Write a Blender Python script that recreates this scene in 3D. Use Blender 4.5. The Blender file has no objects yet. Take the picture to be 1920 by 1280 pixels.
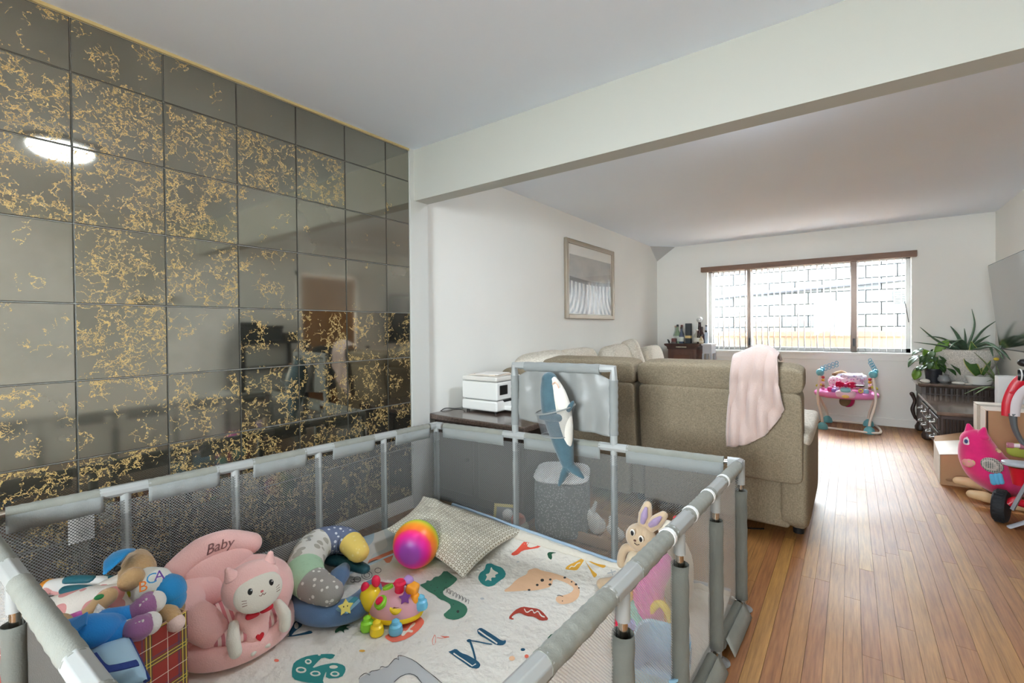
import bpy, bmesh, math, random
from mathutils import Vector, Matrix, Euler, noise
random.seed(7)
SC = bpy.context.scene
PI = math.pi
def V(*a): return Vector(a[0]) if len(a) == 1 else Vector(a)
def s2l(c):
    c = c / 255.0
    return c / 12.92 if c <= 0.04045 else ((c + 0.055) / 1.055) ** 2.4
def RGB(r, g, b): return (s2l(r), s2l(g), s2l(b), 1.0)

# ------------------------------------------------------------------ camera, sky, exposure
cam_d = bpy.data.cameras.new('camera')
cam = bpy.data.objects.new('camera', cam_d)
SC.collection.objects.link(cam)
F_PX, YAW, PITCH, ROLL, SHIFT, CAM_H = 864.71, 36.309, -0.5715, -0.5102, -15.35, 1.2158
cam_d.sensor_fit = 'HORIZONTAL'
cam_d.sensor_width = 36.0
cam_d.lens = 36.0 * F_PX / 1920.0
cam_d.shift_y = SHIFT / 1920.0
cam_d.clip_start = 0.02
_y, _p, _r = math.radians(YAW), math.radians(PITCH), math.radians(ROLL)
fw = V(-math.sin(_y) * math.cos(_p), math.cos(_y) * math.cos(_p), math.sin(_p))
rt = V(math.cos(_y), math.sin(_y), 0)
up = rt.cross(fw)
rt2 = rt * math.cos(_r) + up * math.sin(_r)
up2 = up * math.cos(_r) - rt * math.sin(_r)
cam.matrix_world = Matrix(((rt2.x, up2.x, -fw.x, 0), (rt2.y, up2.y, -fw.y, 0), (rt2.z, up2.z, -fw.z, CAM_H), (0, 0, 0, 1)))
SC.camera = cam

SKY = 62.0
SUN = 60.0
LAMP = 15.5
LAMP_ADDED = 80.0
EXPOSURE = 0.47
world = bpy.data.worlds.new('sky')
SC.world = world
world.use_nodes = True
_bg = world.node_tree.nodes['Background']
_bg.inputs[0].default_value = (0.84, 0.94, 1.0, 1)
_bg.inputs[1].default_value = SKY
SC.view_settings.view_transform = 'Standard'
SC.view_settings.look = 'None'
SC.view_settings.exposure = EXPOSURE
SC.view_settings.gamma = 1.0
SC.view_settings.use_curve_mapping = False
SC.cycles.use_denoising = True
SC.cycles.max_bounces = 14
SC.cycles.diffuse_bounces = 7
SC.cycles.glossy_bounces = 5
SC.cycles.transparent_max_bounces = 20
SC.cycles.sample_clamp_indirect = 8.0
SC.cycles.caustics_reflective = False
SC.cycles.caustics_refractive = False
_sd = bpy.data.lights.new('sun', 'SUN'); _sd.energy = SUN; _sd.angle = 0.01; _sd.color = (1.0, 0.96, 0.90)
_so = bpy.data.objects.new('sun', _sd); SC.collection.objects.link(_so)
_so.rotation_euler = Vector((-0.58, 0.035, -0.81)).to_track_quat('-Z', 'Y').to_euler()
def portal(name, loc, rot, sx, sy):          # guides sampling of the sky through a window opening, gives no light itself
    d = bpy.data.lights.new(name, 'AREA'); d.shape = 'RECTANGLE'; d.size = sx; d.size_y = sy
    d.cycles.is_portal = True
    o = bpy.data.objects.new(name, d); SC.collection.objects.link(o); o.location = loc; o.rotation_euler = rot
portal('window_portal', (-0.56, 7.40, 1.46), (-PI / 2, 0, 0), 2.4, 1.2)
portal('added_window_portal', (-0.4, -2.43, 1.45), (PI / 2, 0, 0), 1.1, 1.1)

# ------------------------------------------------------------------ helpers
class MB:
    def __init__(s, M=None):
        s.bm = bmesh.new(); s.M = M or Matrix(); s.uv = s.bm.loops.layers.uv.new('UVMap')
    def add(s, verts, faces, mi=0, uvs=None):
        vs = [s.bm.verts.new(s.M @ Vector(v)) for v in verts]
        for f in faces:
            try: fc = s.bm.faces.new([vs[i] for i in f])
            except ValueError: continue
            fc.material_index = mi
            if uvs:
                for lp, i in zip(fc.loops, f): lp[s.uv].uv = uvs[i]
        return vs
    def box(s, c, d, rot=None, mi=0):
        c = V(c); h = V(d) * 0.5
        Rm = Euler(rot).to_matrix() if rot is not None else Matrix.Identity(3)
        vs = [c + Rm @ V(h.x * a, h.y * b, h.z * e) for a in (-1, 1) for b in (-1, 1) for e in (-1, 1)]
        s.add(vs, [(0, 1, 3, 2), (4, 6, 7, 5), (0, 4, 5, 1), (2, 3, 7, 6), (0, 2, 6, 4), (1, 5, 7, 3)], mi); return s
    def span(s, a, b, mi=0):
        a, b = V(a), V(b)
        return s.box((a + b) / 2, (abs(b.x - a.x), abs(b.y - a.y), abs(b.z - a.z)), None, mi)
    def loft(s, rings, caps=True, closed=False, mi=0):
        n = len(rings[0]); vs = [v for r in rings for v in r]; fs = []
        m = len(rings)
        for i in range(m if closed else m - 1):
            a, b = i * n, ((i + 1) % m) * n
            for k in range(n): fs.append((a + k, a + (k + 1) % n, b + (k + 1) % n, b + k))
        if caps and not closed:
            fs.append(tuple(range(n))[::-1]); fs.append(tuple((m - 1) * n + k for k in range(n)))
        s.add(vs, fs, mi); return s
    def tube(s, pts, r, n=10, closed=False, caps=True, flat=1.0, mi=0, upv=None):
        pts = [V(p) for p in pts]; m = len(pts)
        rr = r if isinstance(r, (list, tuple)) else [r] * m
        rings = []; prev = None
        for i, p in enumerate(pts):
            if closed: t = pts[(i + 1) % m] - pts[i - 1]
            else: t = pts[min(i + 1, m - 1)] - pts[max(i - 1, 0)]
            if t.length < 1e-9: t = V(0, 0, 1)
            t.normalize()
            if prev is None:
                a = V(upv) if upv is not None else (V(0, 0, 1) if abs(t.z) < 0.9 else V(1, 0, 0))
            else: a = prev
            a = a - t * a.dot(t)
            if a.length < 1e-6: a = t.orthogonal()
            a.normalize(); prev = a; b = t.cross(a)
            rings.append([p + (a * math.cos(2 * PI * k / n) * flat + b * math.sin(2 * PI * k / n)) * rr[i] for k in range(n)])
        return s.loft(rings, caps, closed, mi)
    def cyl(s, p0, p1, r0, r1=None, n=16, mi=0): return s.tube([p0, p1], [r0, r0 if r1 is None else r1], n, mi=mi)
    def sausage(s, pts, r, n=14, res=6, caps=4, flat=1.0, mi=0, upv=None):
        P, Rr = spline(pts, r, res)
        t0 = (P[0] - P[1]).normalized(); t1 = (P[-1] - P[-2]).normalized(); A = []; B = []
        for k in range(caps, 0, -1):
            an = PI / 2 * k / caps; an = min(an, 1.5)
            A.append((P[0] + t0 * Rr[0] * math.sin(an), Rr[0] * math.cos(an)))
        for k in range(1, caps + 1):
            an = min(PI / 2 * k / caps, 1.5)
            B.append((P[-1] + t1 * Rr[-1] * math.sin(an), Rr[-1] * math.cos(an)))
        pp = [a[0] for a in A] + P + [b[0] for b in B]; r2 = [a[1] for a in A] + Rr + [b[1] for b in B]
        return s.tube(pp, r2, n, flat=flat, mi=mi, upv=upv)
    def sq(s, c, d, e1=1.0, e2=1.0, rot=None, nu=24, nv=14, mi=0, fn=None):
        c = V(c); Rm = Euler(rot).to_matrix() if rot is not None else Matrix.Identity(3)
        f = lambda w, m: math.copysign(abs(w) ** m, w); rings = []
        for j in range(nv + 1):
            t = -PI / 2 + PI * j / nv; t = max(min(t, PI / 2 - 0.02), -PI / 2 + 0.02); ring = []
            for i in range(nu):
                w = 2 * PI * i / nu
                p = V(d[0] * f(math.cos(t), e1) * f(math.cos(w), e2), d[1] * f(math.cos(t), e1) * f(math.sin(w), e2), d[2] * f(math.sin(t), e1))
                if fn: p = fn(p)
                ring.append(c + Rm @ p)
            rings.append(ring)
        return s.loft(rings, True, False, mi)
    def ell(s, c, d, rot=None, nu=20, nv=12, mi=0): return s.sq(c, d, 1, 1, rot, nu, nv, mi)
    def lathe(s, prof, c, n=24, rot=None, mi=0):
        c = V(c); Rm = Euler(rot).to_matrix() if rot is not None else Matrix.Identity(3)
        return s.loft([[c + Rm @ V(r * math.cos(2 * PI * k / n), r * math.sin(2 * PI * k / n), z) for k in range(n)] for r, z in prof], True, False, mi)
    def prism(s, poly, z0, z1, T=None, mi=0):
        T = T or Matrix(); n = len(poly)
        vs = [T @ V(p[0], p[1], z0) for p in poly] + [T @ V(p[0], p[1], z1) for p in poly]
        fs = [tuple(range(n))[::-1], tuple(range(n, 2 * n))] + [(k, (k + 1) % n, n + (k + 1) % n, n + k) for k in range(n)]
        s.add(vs, fs, mi); return s
    def grid(s, fn, nu, nv, mi=0, uvs=None):
        vs = []; uu = []; fs = []
        for j in range(nv + 1):
            for i in range(nu + 1):
                vs.append(fn(i / nu, j / nv)); uu.append((i / nu * (uvs[0] if uvs else 1), j / nv * (uvs[1] if uvs else 1)))
        for j in range(nv):
            for i in range(nu):
                a = j * (nu + 1) + i; fs.append((a, a + 1, a + nu + 2, a + nu + 1))
        s.add(vs, fs, mi, uu); return s
    def build(s, name, mats, parent=None, smooth=True, bevel=0, seg=2, sub=0, solid=0, sharp=38, remesh=0):
        me = bpy.data.meshes.new(name)
        off = parent_loc(parent)
        if off.length > 0: bmesh.ops.translate(s.bm, verts=s.bm.verts, vec=-off)
        bmesh.ops.recalc_face_normals(s.bm, faces=s.bm.faces)
        s.bm.to_mesh(me); s.bm.free()
        for m in (mats if isinstance(mats, (list, tuple)) else [mats]): me.materials.append(m)
        if smooth:
            me.polygons.foreach_set('use_smooth', [True] * len(me.polygons))
            if not bevel: me.set_sharp_from_angle(angle=math.radians(sharp))
        o = bpy.data.objects.new(name, me); SC.collection.objects.link(o)
        if parent is not None: o.parent = parent
        if solid: m = o.modifiers.new('solid', 'SOLIDIFY'); m.thickness = solid; m.offset = 0
        if remesh: m = o.modifiers.new('remesh', 'REMESH'); m.mode = 'VOXEL'; m.voxel_size = remesh; m.use_smooth_shade = True; q = o.modifiers.new('smooth', 'SMOOTH'); q.iterations = 8; q.factor = 0.5
        if bevel: m = o.modifiers.new('bevel', 'BEVEL'); m.width = bevel; m.segments = seg; m.limit_method = 'ANGLE'; m.angle_limit = math.radians(35); m.harden_normals = True
        if sub: m = o.modifiers.new('sub', 'SUBSURF'); m.levels = sub; m.render_levels = sub
        return o
def parent_loc(p):
    t = V(0, 0, 0)
    while p is not None: t = t + p.location; p = p.parent
    return t
def spline(pts, r, res=6):
    pts = [V(p) for p in pts]; m = len(pts)
    rr = list(r) if isinstance(r, (list, tuple)) else [r] * m
    if m < 3 or res <= 1: return pts, rr
    P = []; Rr = []
    for i in range(m - 1):
        p0, p1, p2, p3 = pts[max(i - 1, 0)], pts[i], pts[i + 1], pts[min(i + 2, m - 1)]
        for k in range(res):
            t = k / res
            P.append(0.5 * ((2 * p1) + (p2 - p0) * t + (2 * p0 - 5 * p1 + 4 * p2 - p3) * t * t + (3 * p1 - p0 - 3 * p2 + p3) * t ** 3))
            Rr.append(rr[i] * (1 - t) + rr[i + 1] * t)
    P.append(pts[-1]); Rr.append(rr[-1]); return P, Rr
def tag(o, label=None, cat=None, group=None, kind=None):
    if label: o['label'] = label
    if cat: o['category'] = cat
    if group: o['group'] = group
    if kind: o['kind'] = kind
    return o
def thing(name, label, cat, loc=(0, 0, 0), group=None):
    o = bpy.data.objects.new(name, None); SC.collection.objects.link(o); o.location = loc; o.empty_display_size = 0.05
    return tag(o, label, cat, group)
def struct(o): o['kind'] = 'structure'; return o
def lab(o, t): o['label'] = t; return o
def link_copy(o, parent=None):
    c = o.copy(); SC.collection.objects.link(c)
    if parent is not None: c.parent = parent
    for ch in list(o.children): link_copy(ch, c)
    return c
def TR(loc, rz=0, rx=0, ry=0, s=1): return Matrix.Translation(V(loc)) @ Euler((rx, ry, rz)).to_matrix().to_4x4() @ Matrix.Scale(s, 4)

# ------------------------------------------------------------------ materials
def nodes(m): return m.node_tree.nodes, m.node_tree.links
def mat(name, rgb, rough=0.6, metal=0.0, spec=0.5, bump=None, var=None, sheen=0, coat=0, emit=0, trans=0, ior=1.45, stretch=(1, 1, 1), alpha=1.0):
    m = bpy.data.materials.new(name); m.use_nodes = True; N, L = nodes(m); b = N['Principled BSDF']
    c = RGB(*rgb); b.inputs['Base Color'].default_value = c
    b.inputs['Roughness'].default_value = rough; b.inputs['Metallic'].default_value = metal
    b.inputs['Specular IOR Level'].default_value = spec; b.inputs['IOR'].default_value = ior
    if sheen: b.inputs['Sheen Weight'].default_value = sheen; b.inputs['Sheen Roughness'].default_value = 0.5
    if coat: b.inputs['Coat Weight'].default_value = coat; b.inputs['Coat Roughness'].default_value = 0.08
    if trans: b.inputs['Transmission Weight'].default_value = trans
    if alpha < 1: b.inputs['Alpha'].default_value = alpha
    if emit: b.inputs['Emission Color'].default_value = c; b.inputs['Emission Strength'].default_value = emit
    if bump or var:
        tc = N.new('ShaderNodeTexCoord'); mp = N.new('ShaderNodeMapping'); L.new(tc.outputs['Object'], mp.inputs['Vector']); mp.inputs['Scale'].default_value = stretch
        if bump:
            nz = N.new('ShaderNodeTexNoise'); nz.inputs['Scale'].default_value = bump[0]; nz.inputs['Detail'].default_value = 3; L.new(mp.outputs[0], nz.inputs['Vector'])
            bp = N.new('ShaderNodeBump'); bp.inputs['Strength'].default_value = bump[1]; bp.inputs['Distance'].default_value = bump[2] if len(bump) > 2 else 0.004
            L.new(nz.outputs['Fac'], bp.inputs['Height']); L.new(bp.outputs[0], b.inputs['Normal'])
        if var:
            n2 = N.new('ShaderNodeTexNoise'); n2.inputs['Scale'].default_value = var[0]; n2.inputs['Detail'].default_value = 4; L.new(mp.outputs[0], n2.inputs['Vector'])
            rp = N.new('ShaderNodeValToRGB'); L.new(n2.outputs['Fac'], rp.inputs[0])
            k = var[1]; rp.color_ramp.elements[0].position = 0.3; rp.color_ramp.elements[1].position = 0.7
            rp.color_ramp.elements[0].color = (c[0] * (1 - k), c[1] * (1 - k), c[2] * (1 - k), 1); rp.color_ramp.elements[1].color = (min(c[0] * (1 + k), 1), min(c[1] * (1 + k), 1), min(c[2] * (1 + k), 1), 1)
            L.new(rp.outputs[0], b.inputs['Base Color'])
    return m
def math_n(N, L, op, a, b=None, c=None):
    n = N.new('ShaderNodeMath'); n.operation = op
    for i, x in enumerate((a, b, c)):
        if x is None: continue
        if isinstance(x, (int, float)): n.inputs[i].default_value = x
        else: L.new(x, n.inputs[i])
    return n.outputs[0]
def mix_n(N, L, fac, a, b):
    n = N.new('ShaderNodeMix'); n.data_type = 'RGBA'
    for sock, x in ((n.inputs[0], fac), (n.inputs[6], a), (n.inputs[7], b)):
        if isinstance(x, tuple): sock.default_value = x
        elif isinstance(x, (int, float)): sock.default_value = x
        else: L.new(x, sock)
    return n.outputs[2]

def mirror_mat():
    m = bpy.data.materials.new('antique_mirror'); m.use_nodes = True; N, L = nodes(m); b = N['Principled BSDF']
    geo = N.new('ShaderNodeNewGeometry'); oi = N.new('ShaderNodeObjectInfo')
    at = N.new('ShaderNodeAttribute'); at.attribute_type = 'OBJECT'; at.attribute_name = 'vein'
    hz = N.new('ShaderNodeAttribute'); hz.attribute_type = 'OBJECT'; hz.attribute_name = 'haze'
    off = N.new('ShaderNodeVectorMath'); off.operation = 'MULTIPLY_ADD'; L.new(oi.outputs['Random'], off.inputs[0]); off.inputs[1].default_value = (5, 9, 7); L.new(geo.outputs['Position'], off.inputs[2])
    n1 = N.new('ShaderNodeTexNoise'); n1.inputs['Scale'].default_value = 16; n1.inputs['Detail'].default_value = 5; n1.inputs['Roughness'].default_value = 0.65; L.new(off.outputs[0], n1.inputs['Vector'])
    wob = N.new('ShaderNodeVectorMath'); wob.operation = 'MULTIPLY_ADD'; L.new(n1.outputs['Color'], wob.inputs[0]); wob.inputs[1].default_value = (0.10, 0.10, 0.10); L.new(off.outputs[0], wob.inputs[2])
    def vein(scale, width):
        vo = N.new('ShaderNodeTexVoronoi'); vo.feature = 'DISTANCE_TO_EDGE'; vo.inputs['Scale'].default_value = scale; L.new(wob.outputs[0], vo.inputs['Vector'])
        return math_n(N, L, 'LESS_THAN', vo.outputs['Distance'], width)
    v1 = vein(19, 0.024); v2 = vein(48, 0.045)
    n2 = N.new('ShaderNodeTexNoise'); n2.inputs['Scale'].default_value = 9; n2.inputs['Detail'].default_value = 4; L.new(off.outputs[0], n2.inputs['Vector'])
    n3 = N.new('ShaderNodeTexNoise'); n3.inputs['Scale'].default_value = 45; n3.inputs['Detail'].default_value = 3; L.new(off.outputs[0], n3.inputs['Vector'])
    thr = math_n(N, L, 'MULTIPLY_ADD', at.outputs['Fac'], -0.33, 0.69)
    k1 = math_n(N, L, 'GREATER_THAN', n2.outputs['Fac'], thr)
    k1b = math_n(N, L, 'GREATER_THAN', n3.outputs['Fac'], 0.45)
    thr2 = math_n(N, L, 'ADD', thr, 0.09); k2 = math_n(N, L, 'GREATER_THAN', n2.outputs['Fac'], thr2)
    fac = math_n(N, L, 'MINIMUM', math_n(N, L, 'ADD', math_n(N, L, 'MULTIPLY', math_n(N, L, 'MULTIPLY', v1, k1), k1b), math_n(N, L, 'MULTIPLY', math_n(N, L, 'MULTIPLY', v2, k2), k1b)), 1.0)
    n4 = N.new('ShaderNodeTexNoise'); n4.inputs['Scale'].default_value = 3.0; n4.inputs['Detail'].default_value = 5; L.new(off.outputs[0], n4.inputs['Vector'])
    hzf = math_n(N, L, 'MULTIPLY', hz.outputs['Fac'], math_n(N, L, 'MULTIPLY_ADD', n4.outputs['Fac'], 1.2, 0.4))
    base = mix_n(N, L, n4.outputs['Fac'], RGB(136, 134, 122), RGB(166, 162, 150))
    col = mix_n(N, L, fac, base, RGB(186, 158, 100)); L.new(col, b.inputs['Base Color'])
    L.new(math_n(N, L, 'MULTIPLY', math_n(N, L, 'SUBTRACT', 1.0, fac), math_n(N, L, 'SUBTRACT', 1.0, math_n(N, L, 'MULTIPLY', hzf, 0.55))), b.inputs['Metallic'])
    L.new(math_n(N, L, 'MULTIPLY_ADD', fac, 0.35, math_n(N, L, 'MULTIPLY_ADD', hzf, 0.10, 0.035)), b.inputs['Roughness'])
    return m
def wood_floor_mat():
    m = bpy.data.materials.new('oak_strip'); m.use_nodes = True; N, L = nodes(m); b = N['Principled BSDF']
    geo = N.new('ShaderNodeNewGeometry'); oi = N.new('ShaderNodeObjectInfo'); at = N.new('ShaderNodeAttribute'); at.attribute_name = 'tone'
    off = N.new('ShaderNodeVectorMath'); off.operation = 'MULTIPLY_ADD'; L.new(oi.outputs['Random'], off.inputs[0]); off.inputs[1].default_value = (3, 5, 9); L.new(geo.outputs['Position'], off.inputs[2])
    mp = N.new('ShaderNodeMapping'); mp.inputs['Scale'].default_value = (60, 3.0, 20); L.new(off.outputs[0], mp.inputs['Vector'])
    n1 = N.new('ShaderNodeTexNoise'); n1.inputs['Scale'].default_value = 1.6; n1.inputs['Detail'].default_value = 6; n1.inputs['Roughness'].default_value = 0.6; L.new(mp.outputs[0], n1.inputs['Vector'])
    rp = N.new('ShaderNodeValToRGB'); L.new(n1.outputs['Fac'], rp.inputs[0]); e = rp.color_ramp.elements
    e[0].position = 0.3; e[0].color = RGB(116, 74, 34); e[1].position = 0.72; e[1].color = RGB(162, 112, 60)
    hs = N.new('ShaderNodeHueSaturation'); L.new(rp.outputs[0], hs.inputs['Color'])
    rnd = math_n(N, L, 'FRACT', math_n(N, L, 'ADD', oi.outputs['Random'], at.outputs['Fac']))
    L.new(math_n(N, L, 'MULTIPLY_ADD', rnd, 0.26, 0.86), hs.inputs['Value']); L.new(math_n(N, L, 'MULTIPLY_ADD', rnd, 0.02, 0.49), hs.inputs['Hue'])
    L.new(hs.outputs[0], b.inputs['Base Color'])
    n2 = N.new('ShaderNodeTexNoise'); n2.inputs['Scale'].default_value = 2.2; L.new(geo.outputs['Position'], n2.inputs['Vector'])
    L.new(math_n(N, L, 'MULTIPLY_ADD', n2.outputs['Fac'], 0.20, 0.41), b.inputs['Roughness'])
    bp = N.new('ShaderNodeBump'); bp.inputs['Strength'].default_value = 0.12; bp.inputs['Distance'].default_value = 0.002; L.new(n1.outputs['Fac'], bp.inputs['Height']); L.new(bp.outputs[0], b.inputs['Normal'])
    b.inputs['Specular IOR Level'].default_value = 0.55
    return m
def net_mat(name, rgb, pitch=0.0075, hole=0.36, soft=0.0):
    m = bpy.data.materials.new(name); m.use_nodes = True; N, L = nodes(m); b = N['Principled BSDF']
    b.inputs['Base Color'].default_value = RGB(*rgb); b.inputs['Roughness'].default_value = 0.7
    uv = N.new('ShaderNodeTexCoord'); mp = N.new('ShaderNodeMapping'); mp.inputs['Rotation'].default_value = (0, 0, PI / 4); mp.inputs['Scale'].default_value = (1 / pitch, 1 / pitch, 1); L.new(uv.outputs['UV'], mp.inputs['Vector'])
    vo = N.new('ShaderNodeTexVoronoi'); vo.voronoi_dimensions = '2D'; vo.inputs['Randomness'].default_value = 0; vo.inputs['Scale'].default_value = 1; L.new(mp.outputs[0], vo.inputs['Vector'])
    h = math_n(N, L, 'GREATER_THAN', vo.outputs['Distance'], hole)
    L.new(math_n(N, L, 'MAXIMUM', h, soft), b.inputs['Alpha'])
    return m
def cloth(name, rgb, fuzz=220, amt=0.35, rough=0.9, sheen=0.35, var=None): return mat(name, rgb, rough, 0, 0.2, (fuzz, amt), var, sheen)
def weave_mat(name, a, bcol, scale=260, amt=0.5):
    m = bpy.data.materials.new(name); m.use_nodes = True; N, L = nodes(m); b = N['Principled BSDF']; b.inputs['Roughness'].default_value = 0.92; b.inputs['Specular IOR Level'].default_value = 0.15
    tc = N.new('ShaderNodeTexCoord'); hs = []
    for sc in ((1, 1, 0.18), (0.18, 0.18, 1)):
        mp = N.new('ShaderNodeMapping'); mp.inputs['Scale'].default_value = sc; L.new(tc.outputs['Object'], mp.inputs['Vector'])
        nz = N.new('ShaderNodeTexNoise'); nz.inputs['Scale'].default_value = scale; nz.inputs['Detail'].default_value = 1; L.new(mp.outputs[0], nz.inputs['Vector']); hs.append(nz.outputs['Fac'])
    h = math_n(N, L, 'MULTIPLY', math_n(N, L, 'ADD', hs[0], hs[1]), 0.5)
    rp = N.new('ShaderNodeValToRGB'); L.new(h, rp.inputs[0]); rp.color_ramp.elements[0].position = 0.38; rp.color_ramp.elements[1].position = 0.62; rp.color_ramp.elements[0].color = RGB(*a); rp.color_ramp.elements[1].color = RGB(*bcol); L.new(rp.outputs[0], b.inputs['Base Color'])
    bp = N.new('ShaderNodeBump'); bp.inputs['Strength'].default_value = amt; bp.inputs['Distance'].default_value = 0.003; L.new(h, bp.inputs['Height']); L.new(bp.outputs[0], b.inputs['Normal'])
    return m
def spot_mat(name, base, spots, scale=25, size=0.28, fuzz=200, rand=1.0, edge=None, uv=False):
    m = bpy.data.materials.new(name); m.use_nodes = True; N, L = nodes(m); b = N['Principled BSDF']; b.inputs['Roughness'].default_value = 0.9; b.inputs['Specular IOR Level'].default_value = 0.2
    tc = N.new('ShaderNodeTexCoord'); vo = N.new('ShaderNodeTexVoronoi'); vo.inputs['Scale'].default_value = scale; vo.inputs['Randomness'].default_value = rand; L.new(tc.outputs['UV' if uv else 'Object'], vo.inputs['Vector'])
    if uv: vo.voronoi_dimensions = '2D'
    f = math_n(N, L, 'LESS_THAN', vo.outputs['Distance'], size)
    if edge: f = math_n(N, L, 'SUBTRACT', f, math_n(N, L, 'LESS_THAN', vo.outputs['Distance'], edge))
    L.new(mix_n(N, L, f, RGB(*base), RGB(*spots)), b.inputs['Base Color'])
    nz = N.new('ShaderNodeTexNoise'); nz.inputs['Scale'].default_value = fuzz; L.new(tc.outputs['Object'], nz.inputs['Vector']); bp = N.new('ShaderNodeBump'); bp.inputs['Strength'].default_value = 0.3; bp.inputs['Distance'].default_value = 0.003; L.new(nz.outputs['Fac'], bp.inputs['Height']); L.new(bp.outputs[0], b.inputs['Normal'])
    return m
def stripe_mat(name, a, bcol, axis, period, duty=0.5):
    m = bpy.data.materials.new(name); m.use_nodes = True; N, L = nodes(m); b = N['Principled BSDF']; b.inputs['Roughness'].default_value = 0.9
    tc = N.new('ShaderNodeTexCoord'); d = N.new('ShaderNodeVectorMath'); d.operation = 'DOT_PRODUCT'; L.new(tc.outputs['Object'], d.inputs[0]); d.inputs[1].default_value = V(axis).normalized() / period
    f = math_n(N, L, 'LESS_THAN', math_n(N, L, 'FRACT', math_n(N, L, 'ADD', d.outputs['Value'], 100.0)), duty)
    L.new(mix_n(N, L, f, RGB(*a), RGB(*bcol)), b.inputs['Base Color']); return m
def plaid_mat(name, ax, az):
    m = bpy.data.materials.new(name); m.use_nodes = True; N, L = nodes(m); b = N['Principled BSDF']; b.inputs['Roughness'].default_value = 0.55
    tc = N.new('ShaderNodeTexCoord'); col = RGB(150, 40, 30)
    def co(axis):
        d = N.new('ShaderNodeVectorMath'); d.operation = 'DOT_PRODUCT'; L.new(tc.outputs['Object'], d.inputs[0]); d.inputs[1].default_value = V(axis); return d.outputs['Value']
    cs = (co(ax), co(az)); P = 0.100
    def band(c, ctr, w): return math_n(N, L, 'LESS_THAN', math_n(N, L, 'ABSOLUTE', math_n(N, L, 'SUBTRACT', math_n(N, L, 'FRACT', math_n(N, L, 'ADD', math_n(N, L, 'DIVIDE', c, P), 50.0)), ctr)), w)
    for ctr, w, cc, am in ((0.24, 0.10, (35, 84, 52), 0.6), (0.40, 0.03, (40, 60, 100), 0.5), (0.19, 0.013, (222, 194, 76), 0.95), (0.29, 0.013, (222, 194, 76), 0.95), (0.72, 0.010, (235, 225, 205), 0.85)):
        for c in cs: col = mix_n(N, L, math_n(N, L, 'MULTIPLY', band(c, ctr, w), am), col, RGB(*cc))
    L.new(col, b.inputs['Base Color']); return m
def ramp_ball_mat(name, axis, R0):
    m = bpy.data.materials.new(name); m.use_nodes = True; N, L = nodes(m); b = N['Principled BSDF']; b.inputs['Roughness'].default_value = 0.35
    tc = N.new('ShaderNodeTexCoord'); d = N.new('ShaderNodeVectorMath'); d.operation = 'DOT_PRODUCT'; L.new(tc.outputs['Object'], d.inputs[0]); d.inputs[1].default_value = V(axis).normalized() / R0
    f = math_n(N, L, 'DIVIDE', math_n(N, L, 'ARCCOSINE', math_n(N, L, 'MAXIMUM', math_n(N, L, 'MINIMUM', d.outputs['Value'], 0.999), -0.999)), PI)
    nz = N.new('ShaderNodeTexNoise'); nz.inputs['Scale'].default_value = 60; L.new(tc.outputs['Object'], nz.inputs['Vector'])
    f = math_n(N, L, 'ADD', f, math_n(N, L, 'MULTIPLY_ADD', nz.outputs['Fac'], 0.02, -0.01))
    rp = N.new('ShaderNodeValToRGB'); L.new(f, rp.inputs[0]); e = rp.color_ramp.elements
    st = [(0.0, (146, 66, 160)), (0.13, (156, 66, 168)), (0.19, (206, 36, 158)), (0.26, (234, 20, 140)), (0.31, (248, 60, 110)), (0.34, (250, 118, 50)), (0.43, (255, 158, 30)), (0.48, (250, 200, 40)), (0.54, (220, 225, 60)), (0.68, (90, 190, 90)), (1.0, (60, 110, 200))]
    e[0].position = 0; e[0].color = RGB(*st[0][1]); e[1].position = 1; e[1].color = RGB(*st[-1][1])
    for p, c in st[1:-1]: q = e.new(p); q.color = RGB(*c)
    L.new(rp.outputs[0], b.inputs['Base Color']); return m
def glass_mat(name, rgb=(255, 255, 255), rough=0.0):
    m = bpy.data.materials.new(name); m.use_nodes = True; N, L = nodes(m); b = N['Principled BSDF']
    gl = N.new('ShaderNodeBsdfGlossy'); gl.inputs['Roughness'].default_value = 0.02; tr = N.new('ShaderNodeBsdfTransparent'); tr.inputs[0].default_value = RGB(*rgb)
    lw = N.new('ShaderNodeLayerWeight'); fr = math_n(N, L, 'MULTIPLY_ADD', math_n(N, L, 'POWER', lw.outputs['Facing'], 5.0), 0.9, 0.04); mx = N.new('ShaderNodeMixShader'); L.new(fr, mx.inputs[0]); L.new(tr.outputs[0], mx.inputs[1]); L.new(gl.outputs[0], mx.inputs[2])
    L.new(mx.outputs[0], N['Material Output'].inputs[0]); return m

WALL = mat('white_wall_paint', (232, 231, 225), 0.85, bump=(120, 0.05, 0.002), var=(1.3, 0.02))
CEIL = mat('white_ceiling_paint', (234, 243, 254), 0.9, bump=(40, 0.05, 0.003), var=(1.0, 0.015))
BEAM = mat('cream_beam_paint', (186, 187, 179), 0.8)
TRIMW = mat('white_trim_paint', (232, 230, 224), 0.5)
OAK = wood_floor_mat()
MIRROR = mirror_mat()
GOLDTRIM = mat('aged_gold_trim', (190, 170, 120), 0.5)
DARK = mat('dark_gap', (30, 28, 24), 0.8)
BROWNWOOD = mat('brown_veneer', (112, 84, 66), 0.5, var=(30, 0.2), stretch=(0.15, 1, 1))
ALU = mat('window_aluminium', (170, 168, 165), 0.45, 0.3)
SLAT = mat('blind_slat', (232, 232, 232), 0.6)
GREYF = cloth('grey_fabric', (140, 143, 141), 260, 0.25, 0.85, 0.1)
GREYF2 = cloth('grey_sleeve_fabric', (136, 137, 129), 260, 0.25, 0.85, 0.1, var=(14, 0.06))
GREYF3 = cloth('grey_post_fabric', (108, 109, 102), 260, 0.25, 0.85, 0.1, var=(14, 0.06))
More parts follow.
